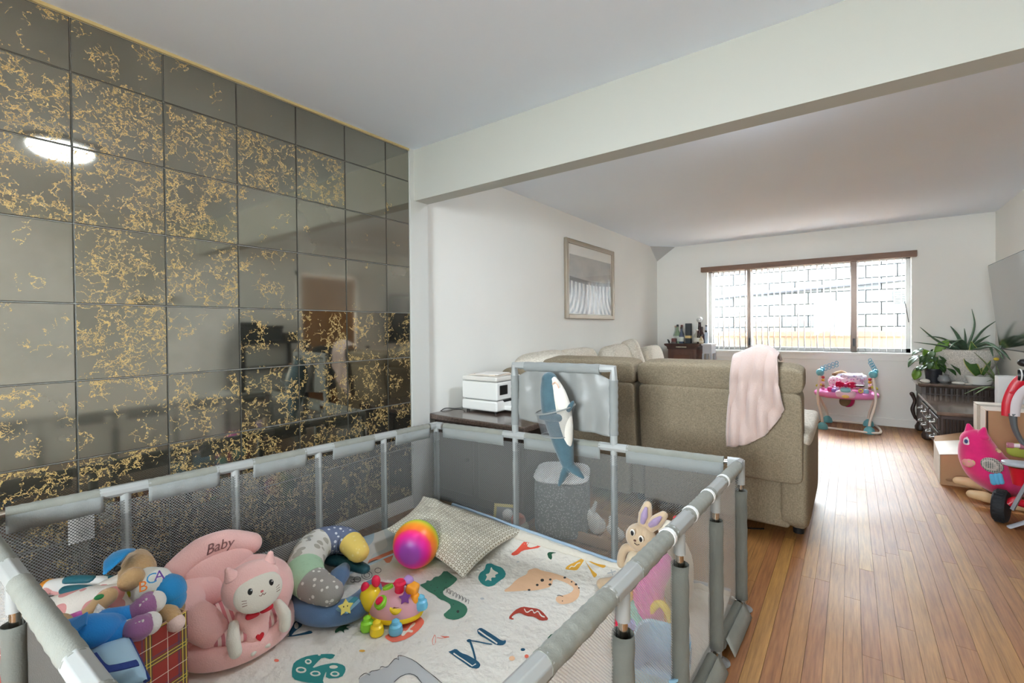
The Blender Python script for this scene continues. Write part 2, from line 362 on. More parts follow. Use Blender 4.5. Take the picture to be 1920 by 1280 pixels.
PLAST = mat('light_grey_plastic', (160, 162, 160), 0.4)
CHROME = mat('chrome', (200, 195, 185), 0.18, 1.0)
NET = net_mat('playpen_net', (114, 115, 113), 0.0075, 0.39)
NETF = net_mat('pale_playpen_net', (206, 204, 200), 0.0055, 0.37, 0.12)
SATIN = mat('grey_satin', (140, 141, 138), 0.40, bump=(7, 0.25, 0.02))
SOFAF = weave_mat('oatmeal_weave', (120, 109, 91), (150, 137, 115), 420)
SOFAL = weave_mat('pale_oatmeal_weave', (190, 182, 166), (226, 219, 206), 240, 0.35)
BLACK = mat('black_plastic', (26, 26, 27), 0.4)
BLACKM = mat('black_matte', (20, 20, 20), 0.8)
WHITE = mat('white_plastic', (236, 236, 234), 0.35)

# ------------------------------------------------------------------ the room
XL, XR, YB, YW, ZC = -2.416, 1.268, 2.157, 7.16, 2.44
ZB = 2.094
# floor: bed, single boards where they can be told apart, the rest joined
b = MB(); b.span((-2.6, -2.5, -0.12), (1.5, 7.4, -0.006)); floor = struct(b.build('floor', DARK, smooth=False))
BW = 0.0575
def board_mesh(Ln):
    q = MB(); q.span((-BW / 2 + 0.0006, 0, -0.0055), (BW / 2 - 0.0006, Ln - 0.001, 0.0)); o = q.build('plank', OAK, smooth=False); me = o.data; bpy.data.objects.remove(o); return me
LENS = (0.75, 1.05, 1.4, 1.8); BM = [board_mesh(l) for l in LENS]
rest = MB(); tones = []
nb = 0
def in_view(x, y0, y1): return (x > -0.50 and y1 > 1.0 and x < 0.16 * y1 + 0.62 and nb < 292)
row = 0; x = -2.44 + BW / 2
while x < XR + 0.02:
    y = -2.45 + random.uniform(-0.8, 0)
    while y < YW + 0.02:
        k = random.randrange(4); L0 = LENS[k]
        if in_view(x, y, y + L0):
            o = bpy.data.objects.new('plank', BM[k]); SC.collection.objects.link(o); o.parent = floor; o.location = (x, y, 0); nb += 1
        else:
            rest.span((x - BW / 2 + 0.0006, y, -0.0055), (x + BW / 2 - 0.0006, y + L0 - 0.001, 0.0)); tones.append(random.random())
        y += L0
    x += BW
ro = rest.build('plank_field', OAK, floor, smooth=False); ro['kind'] = 'stuff'
a_ = ro.data.attributes.new('tone', 'FLOAT', 'FACE'); a_.data.foreach_set('value', [tones[i // 6] for i in range(len(ro.data.polygons))])

b = MB(); b.span((-2.7, -2.6, ZC), (1.6, 7.5, ZC + 0.15)); struct(b.build('ceiling', CEIL, smooth=False))
b = MB(); b.span((XL - 0.12, -2.5, 0), (XL, 2.118, ZC)); wall_left = struct(b.build('wall_left', WALL, smooth=False))
b = MB(); b.span((-2.56, 2.118, 0), (-2.398, 2.2745, ZB)); b.span((-2.56, 2.118, ZB), (-2.405, YB, ZC)); struct(b.build('trim_1', mat('jamb_paint', (206, 206, 200), 0.8), smooth=False))
b = MB(); b.span((-2.56, 2.2745, 0), (-2.438, 7.36, ZC)); struct(b.build('wall_left_rear', WALL, smooth=False))
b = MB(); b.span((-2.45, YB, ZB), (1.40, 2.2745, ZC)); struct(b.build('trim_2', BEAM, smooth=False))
WX0, WX1, WZ0, WZ1 = -1.70, 0.575, 0.885, 2.06
b = MB()
b.span((-2.56, YW, 0), (WX0, YW + 0.2, ZC)); b.span((WX1, YW, 0), (1.40, YW + 0.2, ZC)); b.span((WX0, YW, 0), (WX1, YW + 0.2, WZ0)); b.span((WX0, YW, WZ1), (WX1, YW + 0.2, ZC))
struct(b.build('wall_back', WALL, smooth=False))
# right wall with a doorway
b = MB(); b.span((XR, -2.5, 0), (XR + 0.12, 3.39, ZC)); b.span((XR, 4.28, 0), (XR + 0.12, 7.36, ZC)); b.span((XR, 3.39, 1.98), (XR + 0.12, 4.28, ZC)); struct(b.build('wall_right', WALL, smooth=False))
# wall behind the viewer with an unseen window added to let in more daylight
RX0, RX1, RZ0, RZ1 = -0.95, 0.15, 0.9, 2.0
b = MB(); b.span((-2.56, -2.5, 0), (RX0, -2.3, ZC)); b.span((RX1, -2.5, 0), (1.40, -2.3, ZC)); b.span((RX0, -2.5, 0), (RX1, -2.3, RZ0)); b.span((RX0, -2.5, RZ1), (RX1, -2.3, ZC)); struct(b.build('wall_front', WALL, smooth=False))
b = MB(); rm = (RX0 + RX1) / 2
for x in (RX0 + 0.02, rm, RX1 - 0.02): b.span((x - 0.02, -2.42, RZ0), (x + 0.02, -2.36, RZ1))
for z in (RZ0 + 0.02, RZ1 - 0.02): b.span((RX0, -2.42, z - 0.02), (RX1, -2.36, z + 0.02))
w2 = struct(b.build('window_added', ALU, smooth=False))
for x0_, x1_ in ((RX0 + 0.04, rm - 0.02), (rm + 0.02, RX1 - 0.04)):
    b = MB(); b.span((x0_, -2.392, RZ0 + 0.04), (x1_, -2.388, RZ1 - 0.04)); b.build('pane', glass_mat('added_pane_glass'), w2, smooth=False)
# skirting
def skirting(name, a, c):
    q = MB(); q.span(a, c); struct(q.build(name, TRIMW, smooth=False, bevel=0.004))
skirting('baseboard_left', (XL, -2.3, 0), (XL + 0.014, 2.118, 0.086))
skirting('baseboard_left_rear', (-2.438, 2.2745, 0), (-2.424, YW, 0.09))
skirting('baseboard_back', (-2.424, YW - 0.015, 0), (XR, YW, 0.095))
skirting('baseboard_right', (XR - 0.014, 4.30, 0), (XR, YW - 0.015, 0.09))
# triangular cover in the far corner under the ceiling
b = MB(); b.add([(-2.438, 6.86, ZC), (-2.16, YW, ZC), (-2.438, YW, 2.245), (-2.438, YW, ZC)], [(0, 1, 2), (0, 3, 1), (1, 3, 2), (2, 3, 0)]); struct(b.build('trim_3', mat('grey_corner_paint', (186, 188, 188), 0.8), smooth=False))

# mirror tiles on the left wall
TILE_EDGE = mat('mirror_edge', (70, 68, 60), 0.45, 0.2)
ys = [-0.775, -0.470, -0.165, 0.135, 0.436, 0.732, 1.029, 1.327, 1.625, 1.922, 2.114]
zs = [2.425, 2.216, 1.930, 1.636, 1.328, 1.029, 0.724, 0.419, 0.088]
VEIN = {3: (.5, .9, .8, .2, .35, .45, .7, .7), 4: (.6, 1, 1, .9, .9, .65, .8, .8), 5: (.3, .9, 1, .85, .4, .6, .8, .8), 6: (.1, 1, .2, .6, .55, .7, .8, .8), 7: (.05, .8, .1, .15, .85, .7, .8, .8), 8: (.05, .15, .1, .1, .6, .7, .8, .8), 9: (.05, .2, .1, .1, .6, .7, .8, .8)}
HAZE = {3: (.1, .1, .15, .6, .7, .5, .2, .2), 4: (.1, .15, .15, .15, .2, .3, .2, .2), 5: (.2, .1, .1, .15, .55, .35, .2, .2), 6: (.2, .05, .4, .1, .1, .1, .1, .1), 7: (.2, .1, .5, .4, .1, .05, .1, .1), 8: (.3, .4, .45, .4, .1, .05, .1, .1), 9: (.35, .4, .4, .4, .1, .05, .1, .1)}
for i in range(len(ys) - 1):
    for j in range(len(zs) - 1):
        y0, y1, z0, z1 = ys[i] + 0.001, ys[i + 1] - 0.001, zs[j + 1] + 0.001, zs[j] - 0.001
        q = MB(TR((-2.413, (y0 + y1) / 2, (z0 + z1) / 2), random.uniform(-1, 1) * 0.0022, 0, random.uniform(-1, 1) * 0.0022))
        hy, hz = (y1 - y0) / 2, (z1 - z0) / 2
        fr = [(0.003, -hy + 0.003, -hz + 0.003), (0.003, hy - 0.003, -hz + 0.003), (0.003, hy - 0.003, hz - 0.003), (0.003, -hy + 0.003, hz - 0.003)]
        bk = [(0.0015, -hy, -hz), (0.0015, hy, -hz), (0.0015, hy, hz), (0.0015, -hy, hz)]
        rr = [(-0.0025, p[1], p[2]) for p in bk]
        q.add(fr + bk + rr, [(0, 1, 2, 3)]); q.add(fr + bk + rr, [(k, (k + 1) % 4, 4 + (k + 1) % 4, 4 + k) for k in range(4)] + [(4 + k, 4 + (k + 1) % 4, 8 + (k + 1) % 4, 8 + k) for k in range(4)] + [(11, 10, 9, 8)], 1)
        o = q.build('mirror_tile', [MIRROR, TILE_EDGE], wall_left, smooth=False)
        o['vein'] = float(VEIN.get(i, (.7,) * 8)[j]); o['haze'] = float(HAZE.get(i, (.3,) * 8)[j])
b = MB(); b.span((XL, -2.3, 2.427), (XL + 0.012, 2.118, ZC)); struct(b.build('trim_4', GOLDTRIM, smooth=False))
# socket plate let into the mirror
t = thing('wall_outlet', 'white double power outlet low on the mirror tile wall behind the playpen net', 'outlet', (-2.41, 0.443, 0.405))
b = MB(); b.span((-2.41, 0.405, 0.405), (-2.404, 0.481, 0.53)); b.build('cover_plate', WHITE, t, bevel=0.002)
for z in (0.440, 0.495):
    b = MB(); b.sq((-2.404, 0.443, z), (0.003, 0.020, 0.020), 0.3, 0.7, (0, PI / 2, 0) if False else None, 16, 8); s_ = b.build('socket', mat('socket_face', (222, 222, 218), 0.4), t)
    b = MB()
    for dy in (-0.007, 0.007): b.span((-2.4015, 0.443 + dy - 0.001, z - 0.002), (-2.4005, 0.443 + dy + 0.001, z + 0.007))
    b.cyl((-2.4015, 0.443, z - 0.010), (-2.4003, 0.443, z - 0.010), 0.0025, n=8); b.build('slot', DARK, s_, smooth=False)

# window: frame, mullions, panes, sill, reveal trim
b = MB(); F0, F1 = YW + 0.09, YW + 0.14
b.span((WX0, F0, WZ0), (WX0 + 0.045, F1, WZ1)); b.span((WX1 - 0.045, F0, WZ0), (WX1, F1, WZ1)); b.span((WX0, F0, WZ0), (WX1, F1, WZ0 + 0.05)); b.span((WX0, F0, WZ1 - 0.05), (WX1, F1, WZ1))
win = struct(b.build('window_1', ALU, smooth=False, bevel=0.003))
for x in (-1.15, 0.03):
    b = MB(); b.span((x - 0.032, F0 - 0.02, WZ0), (x + 0.032, F1, WZ1)); b.build('mullion', mat('bronze_mullion', (128, 112, 102), 0.5), win, smooth=False, bevel=0.003)
GL = glass_mat('window_glass')
for a, c in ((WX0 + 0.045, -1.182), (-1.118, -0.002), (0.062, WX1 - 0.045)):
    b = MB(); b.span((a, F0 + 0.022, WZ0 + 0.05), (c, F0 + 0.027, WZ1 - 0.05)); b.build('pane', GL, win, smooth=False)
b = MB(); b.span((WX0 - 0.03, YW - 0.045, WZ0 - 0.03), (WX1 + 0.03, F0, WZ0)); b.build('window_sill', TRIMW, win, bevel=0.004)
b = MB(); b.span((WX0 - 0.02, YW - 0.012, WZ0 - 0.10), (WX1 + 0.02, YW, WZ0 - 0.03)); b.build('sill_apron', TRIMW, win, bevel=0.003)
b = MB(); b.cyl((WX1 - 0.02, F0 - 0.03, 1.25), (WX1 - 0.055, F0 - 0.03, 1.5), 0.004, n=6); b.build('casement_stay', DARK, win)
for x in (-1.15, 0.03):
    b = MB(); b.span((x - 0.012, F0 - 0.045, WZ0 + 0.07), (x + 0.012, F0 - 0.02, WZ0 + 0.17)); b.build('window_latch', BLACK, win, bevel=0.003)
# vertical blind, turned edge-on
t = thing('vertical_blind', 'vertical blind with open slats and long brown headrail over the living room window', 'blind', (-0.56, YW - 0.02, 2.07))
b = MB(); b.span((WX0 - 0.07, YW - 0.075, 2.015), (WX1 + 0.045, YW - 0.002, 2.085)); b.build('headrail', BROWNWOOD, t, bevel=0.003)
n = 31; sm = None
for i in range(n):
    x = WX0 + 0.05 + (WX1 - WX0 - 0.10) * (i + 0.5) / n
    if sm is None:
        q = MB(); Lz = 2.015 - WZ0 - 0.012
        q.grid(lambda u, v: V(0.003 * math.sin(PI * u), (u - 0.5) * 0.085, -v * Lz), 4, 1); o = q.build('slat', SLAT, None, solid=0.0012); sm = o.data; o.parent = t
        o.location = V(x, YW + 0.012, 2.015) - t.location
    else:
        o = bpy.data.objects.new('slat', sm); SC.collection.objects.link(o); o.parent = t; o.location = V(x, YW + 0.012, 2.015) - t.location
        md = o.modifiers.new('solid', 'SOLIDIFY'); md.thickness = 0.0012
    o.rotation_euler = (0, 0, random.uniform(-0.10, 0.05))

# outside: block wall, board fence, pipe, vent, ground
BLK = [mat('concrete_block_%d' % i, c, 0.95, bump=(60, 0.3)) for i, c in enumerate(((46, 47, 46), (50, 50, 47), (42, 44, 45)))]
b = MB(); b.span((-6.2, 9.62, -0.4), (5.0, 9.8, 2.45)); gw = tag(b.build('block_wall', mat('block_mortar', (10, 10, 10), 0.95), smooth=False), 'pale concrete block wall seen through the window', 'wall')
gw['kind'] = 'structure'
bm_ = []
for m in BLK: q = MB(); q.box((0, 0, 0), (0.388, 0.06, 0.188)); o = q.build('block', m, smooth=False); bm_.append(o.data); bpy.data.objects.remove(o)
for r in range(8):
    for c in range(12):
        x = -3.2 + 0.4 * c + (0.2 if r % 2 else 0)
        o = bpy.data.objects.new('block', bm_[random.randrange(3)]); SC.collection.objects.link(o); o.parent = gw; o.location = (x, 9.60, 0.9 + 0.2 * r)
t = thing('board_fence', 'tan board fence with an orange top rail in front of the block wall outside', 'fence', (-0.8, 8.85, -0.4))
TAN = mat('tan_fence_board', (62, 47, 31), 0.9, var=(6, 0.12), stretch=(8, 8, 0.6)); fm = None
for i in range(34):
    if fm is None: q = MB(); q.box((0, 0, 0), (0.136, 0.02, 1.45)); o = q.build('board', TAN, smooth=False); fm = o.data; bpy.data.objects.remove(o)
    o = bpy.data.objects.new('board', fm); SC.collection.objects.link(o); o.parent = t; o.location = (-2.4 + 0.14 * i, random.uniform(-0.004, 0.004), 0.725)
b = MB(); b.span((-3.3, 8.82, 1.05), (1.7, 8.90, 1.13)); b.build('top_rail', mat('orange_rail', (70, 36, 18), 0.8), t, smooth=False)
b = MB(); b.tube([(-3.2, 9.53, 1.72), (0.0, 9.53, 1.905), (1.6, 9.53, 2.0)], 0.035, 8); tag(b.build('conduit_pipe', mat('blue_grey_pipe', (24, 26, 31), 0.6)), 'blue grey pipe sloping across the outdoor block wall', 'pipe')
t = thing('wall_vent', 'small louvred vent high on the block wall outside', 'vent', (0.64, 9.56, 1.58))
b = MB(); b.span((0.55, 9.545, 1.58), (0.73, 9.569, 1.78)); b.build('vent_frame', mat('vent_grey', (46, 48, 46), 0.7), t, smooth=False)
for k in range(5): b = MB(); b.box((0.64, 9.535, 1.61 + 0.035 * k), (0.16, 0.02, 0.012), (0.5, 0, 0)); b.build('louvre', mat('louvre_grey_%d' % k, (40, 42, 40), 0.7), t, smooth=False)
b = MB(); b.span((-8, 7.42, -0.45), (7, 14, -0.4)); b.span((-8, -12, -0.45), (7, -2.52, -0.4)); struct(b.build('ground', mat('pale_concrete', (205, 200, 190), 0.95), smooth=False))

# lamp on the dining ceiling (seen in the mirror), door, switch, thermostats on the right wall
def flush_lamp(x, y, label, power):
    t = thing('ceiling_lamp', label, 'lamp', (x, y, ZC), 'flush ceiling lamps')
    b = MB(); b.lathe([(0.185, 0), (0.19, -0.02), (0.175, -0.035)], (x, y, ZC), 40); b.build('lamp_ring', mat('brushed_nickel', (170, 168, 160), 0.3, 1.0), t)
    b = MB(); b.lathe([(0.155, -0.034), (0.150, -0.050), (0.125, -0.072), (0.08, -0.088), (0.02, -0.094)], (x, y, ZC), 40); b.build('glass_bowl', mat('glowing_glass', (232, 242, 255), 0.4, emit=power), t)
flush_lamp(-0.69, 0.70, 'round flush ceiling lamp with bright glass bowl, reflected in the mirror wall', LAMP)
flush_lamp(-0.45, 2.66, 'round flush ceiling lamp added out of view behind the ceiling beam to brighten the living room', LAMP_ADDED)  # added lamp, kept out of view by the beam, brightens the living room
b = MB(); b.span((XR + 0.02, 3.395, 0.005), (XR + 0.06, 4.275, 1.975)); d1 = struct(b.build('door_1', mat('brown_door_wood', (156, 104, 40), 0.5, var=(5, 0.15), stretch=(6, 6, 0.6)), smooth=False, bevel=0.003))
b = MB(); b.lathe([(0.012, 0), (0.012, 0.03), (0.026, 0.045), (0.028, 0.06), (0.015, 0.072)], (XR + 0.02, 3.47, 0.98), 16, (0, -PI / 2, 0)); b.build('door_knob', CHROME, d1)
b = MB()
for y in (3.33, 4.28): b.span((XR - 0.012, y, 0), (XR, y + 0.06, 2.04))
b.span((XR - 0.012, 3.33, 1.98), (XR, 4.34, 2.04)); struct(b.build('trim_5', TRIMW, smooth=False))
t = thing('light_switch', 'white light switch on the right wall, mirrored at far left', 'switch', (XR, 0.91, 1.07))
b = MB(); b.span((XR - 0.007, 0.872, 1.07), (XR, 0.948, 1.19)); b.build('switch_plate', WHITE, t, bevel=0.002)
b = MB(); b.box((XR - 0.009, 0.91, 1.13), (0.006, 0.032, 0.065), (0, 0.06, 0)); b.build('rocker', WHITE, t, bevel=0.001)
for y, l in ((1.62, 'larger beige wall thermostat with grey display beside a smaller one'), (1.885, 'smaller beige wall thermostat right of the larger one in the mirror')):
    t = thing('thermostat', l, 'thermostat', (XR, y, 1.52), 'wall thermostats'); w = 0.075 if y < 1.7 else 0.045
    b = MB(); b.span((XR - 0.028, y - w, 1.52), (XR, y + w, 1.60)); b.build('housing', mat('beige_plastic', (206, 200, 186), 0.5), t, bevel=0.004)
    b = MB(); b.span((XR - 0.0295, y - w * 0.5, 1.555), (XR - 0.027, y + w * 0.3, 1.585)); b.build('display', mat('grey_display', (90, 98, 92), 0.3), t, smooth=False)
# black shelf with boxes, office chair, seen only in the mirror
t = thing('storage_shelf', 'black open shelf unit by the right wall, seen only in the mirror', 'shelf', (1.05, 2.85, 0))
for y in (2.45, 3.2):
    for x in (0.84, 1.24): b = MB(); b.span((x - 0.02, y - 0.02, 0), (x + 0.02, y + 0.02, 1.08)); b.build('post', BLACK, t, smooth=False)
for z in (0.12, 0.45, 0.77, 1.08): b = MB(); b.span((0.82, 2.43, z - 0.02), (1.26, 3.22, z)); b.build('shelf_board', BLACK, t, smooth=False)
for i, (y, w, h, c, l) in enumerate(((2.56, 0.20, 0.24, (40, 44, 44), 'tall dark box'), (2.82, 0.26, 0.20, (48, 52, 52), 'wide dark box'), (3.06, 0.18, 0.11, (66, 62, 54), 'low grey brown box'))):
    b = MB(); b.span((0.90, y - w / 2, 1.081), (1.18, y + w / 2, 1.08 + h * 0.8)); o = thing('storage_box', l + ' on top of the black shelf, seen in the mirror', 'box', (1.04, y, 1.081), 'dark boxes on the black shelf'); b.build('box_body', mat('dark_box_%d' % i, c, 0.7), o, bevel=0.01); b = MB(); b.span((0.895, y - w / 2 - 0.005, 1.08 + h * 0.8), (1.185, y + w / 2 + 0.005, 1.08 + h)); b.build('lid', mat('dark_lid_%d' % i, tuple(int(v * 0.7) for v in c), 0.6), o, bevel=0.006)
t = thing('waste_bin', 'white plastic bin beside the black shelf, seen in the mirror', 'bin', (0.95, 2.25, 0)); b = MB(); b.lathe([(0.10, 0), (0.13, 0.5), (0.14, 0.51), (0.13, 0.515), (0.12, 0.5), (0.09, 0.02)], (0.95, 2.25, 0)); b.build('bin_body', WHITE, t); b = MB(); b.tube([(0.95 + 0.136 * math.cos(k * PI / 10), 2.25 + 0.136 * math.sin(k * PI / 10), 0.512) for k in range(20)], 0.007, 6, True); b.build('rim', WHITE, t)
t = thing('office_chair', 'black swivel office chair by the right wall, seen only in the mirror', 'chair', (1.0, 3.62, 0))
b = MB(); b.sq((1.0, 3.62, 0.46), (0.2, 0.2, 0.05), 0.4, 0.4); b.build('seat', BLACKM, t)
b = MB(); b.sq((1.12, 3.62, 0.76), (0.05, 0.19, 0.24), 0.5, 0.6); b.build('backrest', BLACKM, t)
b = MB(); b.cyl((1.0, 3.62, 0.08), (1.0, 3.62, 0.43), 0.025); b.build('gas_column', BLACK, t)
for k in range(5): a = k * 2 * PI / 5; b = MB(); b.tube([(1.0, 3.62, 0.09), (1.0 + 0.2 * math.cos(a), 3.62 + 0.2 * math.sin(a), 0.06)], [0.02, 0.014], 8); l_ = b.build('leg', BLACK, t); b = MB(); b.ell((1.0 + 0.2 * math.cos(a), 3.62 + 0.2 * math.sin(a), 0.028), (0.022, 0.022, 0.027), None, 10, 8); b.build('caster', BLACK, l_)

# framed print on the left wall
t = thing('framed_picture', 'silver framed grey and white print hanging on the left wall above the sofa', 'picture', (-2.438, 4.86, 1.32))
PX = -2.438; y0, y1, z0, z1 = 4.25, 5.47, 1.317, 2.175; fwid = 0.05
FRM = mat('champagne_frame', (160, 148, 132), 0.4, 0.4)
for n_, pa, pb in (('frame_side', (y0, z0), (y0 + fwid, z1)), ('frame_side', (y1 - fwid, z0), (y1, z1)), ('frame_rail', (y0 + fwid, z0), (y1 - fwid, z0 + fwid)), ('frame_rail', (y0 + fwid, z1 - fwid), (y1 - fwid, z1))):
    b = MB(); b.span((PX, pa[0], pa[1]), (PX + 0.035, pb[0], pb[1])); b.build(n_, FRM, t, bevel=0.008, seg=3)
b = MB(); b.span((PX, y0 + fwid, z0 + fwid), (PX + 0.012, y1 - fwid, z1 - fwid)); b.build('mat_board', mat('mat_board_white', (232, 230, 222), 0.8), t, smooth=False)
def print_mat():
    m = bpy.data.materials.new('abstract_print'); m.use_nodes = True; N, L = nodes(m); bs = N['Principled BSDF']; bs.inputs['Roughness'].default_value = 0.25
    tc = N.new('ShaderNodeTexCoord'); sx = N.new('ShaderNodeSeparateXYZ'); L.new(tc.outputs['UV'], sx.inputs[0]); u, v = sx.outputs[0], sx.outputs[1]
    sp = math_n(N, L, 'MULTIPLY', math_n(N, L, 'SUBTRACT', u, 0.5), math_n(N, L, 'SUBTRACT', 1.45, math_n(N, L, 'MULTIPLY', v, 0.9)))
    wob = N.new('ShaderNodeTexNoise'); wob.inputs['Scale'].default_value = 3; L.new(tc.outputs['UV'], wob.inputs['Vector'])
    cu = math_n(N, L, 'MULTIPLY_ADD', math_n(N, L, 'POWER', math_n(N, L, 'MAXIMUM', math_n(N, L, 'SUBTRACT', 0.42, v), 0.0), 2.0), -1.6, 1.0)
    st = math_n(N, L, 'SINE', math_n(N, L, 'MULTIPLY_ADD', math_n(N, L, 'MULTIPLY', math_n(N, L, 'SUBTRACT', u, 0.55), cu), 75.0, math_n(N, L, 'MULTIPLY', wob.outputs['Fac'], 3.0)))
    low = mix_n(N, L, math_n(N, L, 'MULTIPLY_ADD', st, 0.5, 0.5), RGB(120, 120, 126), RGB(236, 236, 234))
    nz = N.new('ShaderNodeTexNoise'); nz.inputs['Scale'].default_value = 5; nz.inputs['Detail'].default_value = 5; L.new(tc.outputs['UV'], nz.inputs['Vector'])
    hi = mix_n(N, L, nz.outputs['Fac'], RGB(150, 150, 150), RGB(206, 202, 192))
    vv = math_n(N, L, 'MULTIPLY_ADD', math_n(N, L, 'SINE', math_n(N, L, 'MULTIPLY', u, 3.0)), 0.04, v)
    mid = mix_n(N, L, math_n(N, L, 'GREATER_THAN', vv, 0.56), low, RGB(126, 124, 122)); col = mix_n(N, L, math_n(N, L, 'GREATER_THAN', vv, 0.63), mid, hi)
    L.new(col, bs.inputs['Base Color']); return m
b = MB(); b.grid(lambda u, v: V(PX + 0.0135, y0 + 0.10 + u * (y1 - y0 - 0.17), z0 + 0.06 + v * (z1 - z0 - 0.22)), 1, 1); b.build('print', print_mat(), t, smooth=False)
b = MB(); b.grid(lambda u, v: V(PX + 0.018, y0 + fwid + u * (y1 - y0 - 2 * fwid), z0 + fwid + v * (z1 - z0 - 2 * fwid)), 1, 1); b.build('picture_glass', GL, t, smooth=False)

# ------------------------------------------------------------------ living room furniture
# sectional sofa: two recliner sections with their backs to the viewer, chaise run along the left wall
t = thing('sectional_sofa', 'large oatmeal fabric sectional sofa with its back turned to the playpen', 'sofa', (-1.2, 3.6, 0))
def cush(name, c, d, m, rot=None, e1=0.28, e2=0.28, fn=None, parent=None, nu=40, nv=24):
    q = MB(); q.sq(c, d, e1, e2, rot, nu, nv, 0, fn); return q.build(name, m, parent or t)
def puff(k): return lambda p: V(p.x, p.y, p.z)
for x0, x1, nm in ((-1.135, -0.205, 'right'), (-1.87, -1.150, 'left')):
    xc, hw = (x0 + x1) / 2, (x1 - x0) / 2
    # head roll leaning over the back
    cush('head_cushion', (xc, 3.015, 0.922), (hw, 0.098, 0.084), SOFAF, (0.10, 0, 0), 0.36, 0.14)
    cush('back_panel', (xc, 3.032, 0.60), (hw - 0.008, 0.085, 0.262), SOFAF, (0.10, 0, 0), 0.12, 0.10)
    q = MB(); q.span((x0 + 0.006, 3.02, 0.065), (x1 - 0.075, 3.09, 0.385)); q.build('back_skirt', SOFAF, t, bevel=0.02, seg=3)
    q = MB(); q.span((x0 + 0.004, 3.09, 0.06), (x1 - 0.004, 3.85, 0.32)); q.build('seat_base', SOFAF, t, bevel=0.02, seg=3)
    cush('seat_cushion', (xc, 3.58, 0.40), (hw - 0.06, 0.36, 0.09), SOFAL, None, 0.4, 0.2)
    cush('back_cushion', (xc, 3.22, 0.66), (hw - 0.05, 0.13, 0.26), SOFAL, (-0.15, 0, 0), 0.35, 0.25)
# outer arm of the right section, curved at the back
q = MB(); q.sq((-0.262, 3.50, 0.325), (0.078, 0.50, 0.265), 0.25, 0.3, None, 40, 24); q.build('arm', SOFAF, t)
q = MB(); q.sq((-0.262, 3.49, 0.575), (0.084, 0.46, 0.06), 0.6, 0.3, None, 40, 20); q.build('arm_pad', SOFAL, t)
q = MB(); q.span((-0.275, 3.055, 0.065), (-0.205, 3.10, 0.62)); q.build('arm_back', SOFAF, t, bevel=0.018, seg=3)
for x, y in ((-0.25, 3.18), (-1.05, 3.18), (-1.2, 3.18), (-1.75, 3.18), (-0.28, 3.75), (-1.05, 3.75)): q = MB(); q.cyl((x, y, 0.0), (x, y, 0.075), 0.028, 0.034, 12); q.build('foot', BLACK, t)
q = MB(); q.tube(spline([(-0.42, 3.10, 0.006), (-0.52, 3.05, 0.006), (-0.62, 3.07, 0.006), (-0.75, 3.2, 0.02)], 0.004, 8)[0], 0.004, 6); q.build('power_cord', BLACK, t)
# run along the left wall
q = MB(); q.span((-2.40, 3.10, 0.06), (-1.46, 6.35, 0.32)); q.build('seat_base', SOFAF, t, bevel=0.02, seg=3)
q = MB(); q.sq((-2.29, 4.72, 0.56), (0.12, 1.66, 0.30), 0.3, 0.15, None, 48, 24); q.build('back_panel', SOFAL, t)
q = MB(); q.sq((-2.06, 3.12, 0.60), (0.30, 0.12, 0.30), 0.3, 0.3, None, 40, 24); q.build('corner_back', SOFAF, t)
for y in (3.75, 4.55, 5.35, 6.0): cush('seat_cushion', (-1.80, y, 0.40), (0.36, 0.39 if y < 6 else 0.3, 0.09), SOFAL, None, 0.4, 0.2)
cush('corner_cushion', (-2.13, 3.32, 0.84), (0.24, 0.22, 0.17), SOFAL, (0.1, -0.15, 0.5), 0.55, 0.45)
for i, (yc, hl, zc, lean, hz) in enumerate(((3.92, 0.40, 0.77, 0.16, 0.255), (4.86, 0.33, 0.77, 0.22, 0.26), (5.35, 0.22, 0.80, 0.30, 0.28), (5.95, 0.33, 0.74, 0.20, 0.24))):
    cush('back_cushion', (-2.10, yc, zc), (0.115, hl, hz), SOFAL, (0, -lean, 0.10 if i != 2 else 0.35), 0.5, 0.38)
q = MB(); q.sq((-1.93, 6.28, 0.36), (0.46, 0.10, 0.28), 0.3, 0.3, None, 40, 20); q.build('arm', SOFAF, t)

# pink blanket over the sofa back
PINK = cloth('pink_fleece', (204, 182, 174), 160, 0.5, 0.95, 0.5)
ol = [(-0.5422, 2.8600, 1.0345), (-0.4843, 2.8600, 1.0603), (-0.4173, 2.8600, 1.0887), (-0.3602, 2.8600, 1.0752), (-0.3222, 2.8600, 1.0414)]
mid = [(-0.5618, 2.8700, 0.8096), (-0.5005, 2.8700, 0.8145), (-0.4329, 2.8700, 0.8200), (-0.3673, 2.8700, 0.8342), (-0.3112, 2.8700, 0.8589)]
lo = [(-0.5880, 2.9100, 0.5178), (-0.5141, 2.9100, 0.5346), (-0.4398, 2.9100, 0.5694), (-0.3651, 2.9100, 0.6392), (-0.2929, 2.9100, 0.7592)]
def crv(pts, u):
    P = [V(p) for p in pts]; f = u * (len(P) - 1); i = min(int(f), len(P) - 2); k = f - i
    a, p0, p1, c = P[max(i - 1, 0)], P[i], P[i + 1], P[min(i + 2, len(P) - 1)]
    return 0.5 * ((2 * p0) + (p1 - a) * k + (2 * a - 5 * p0 + 4 * p1 - c) * k * k + (3 * p0 - a - 3 * p1 + c) * k ** 3)
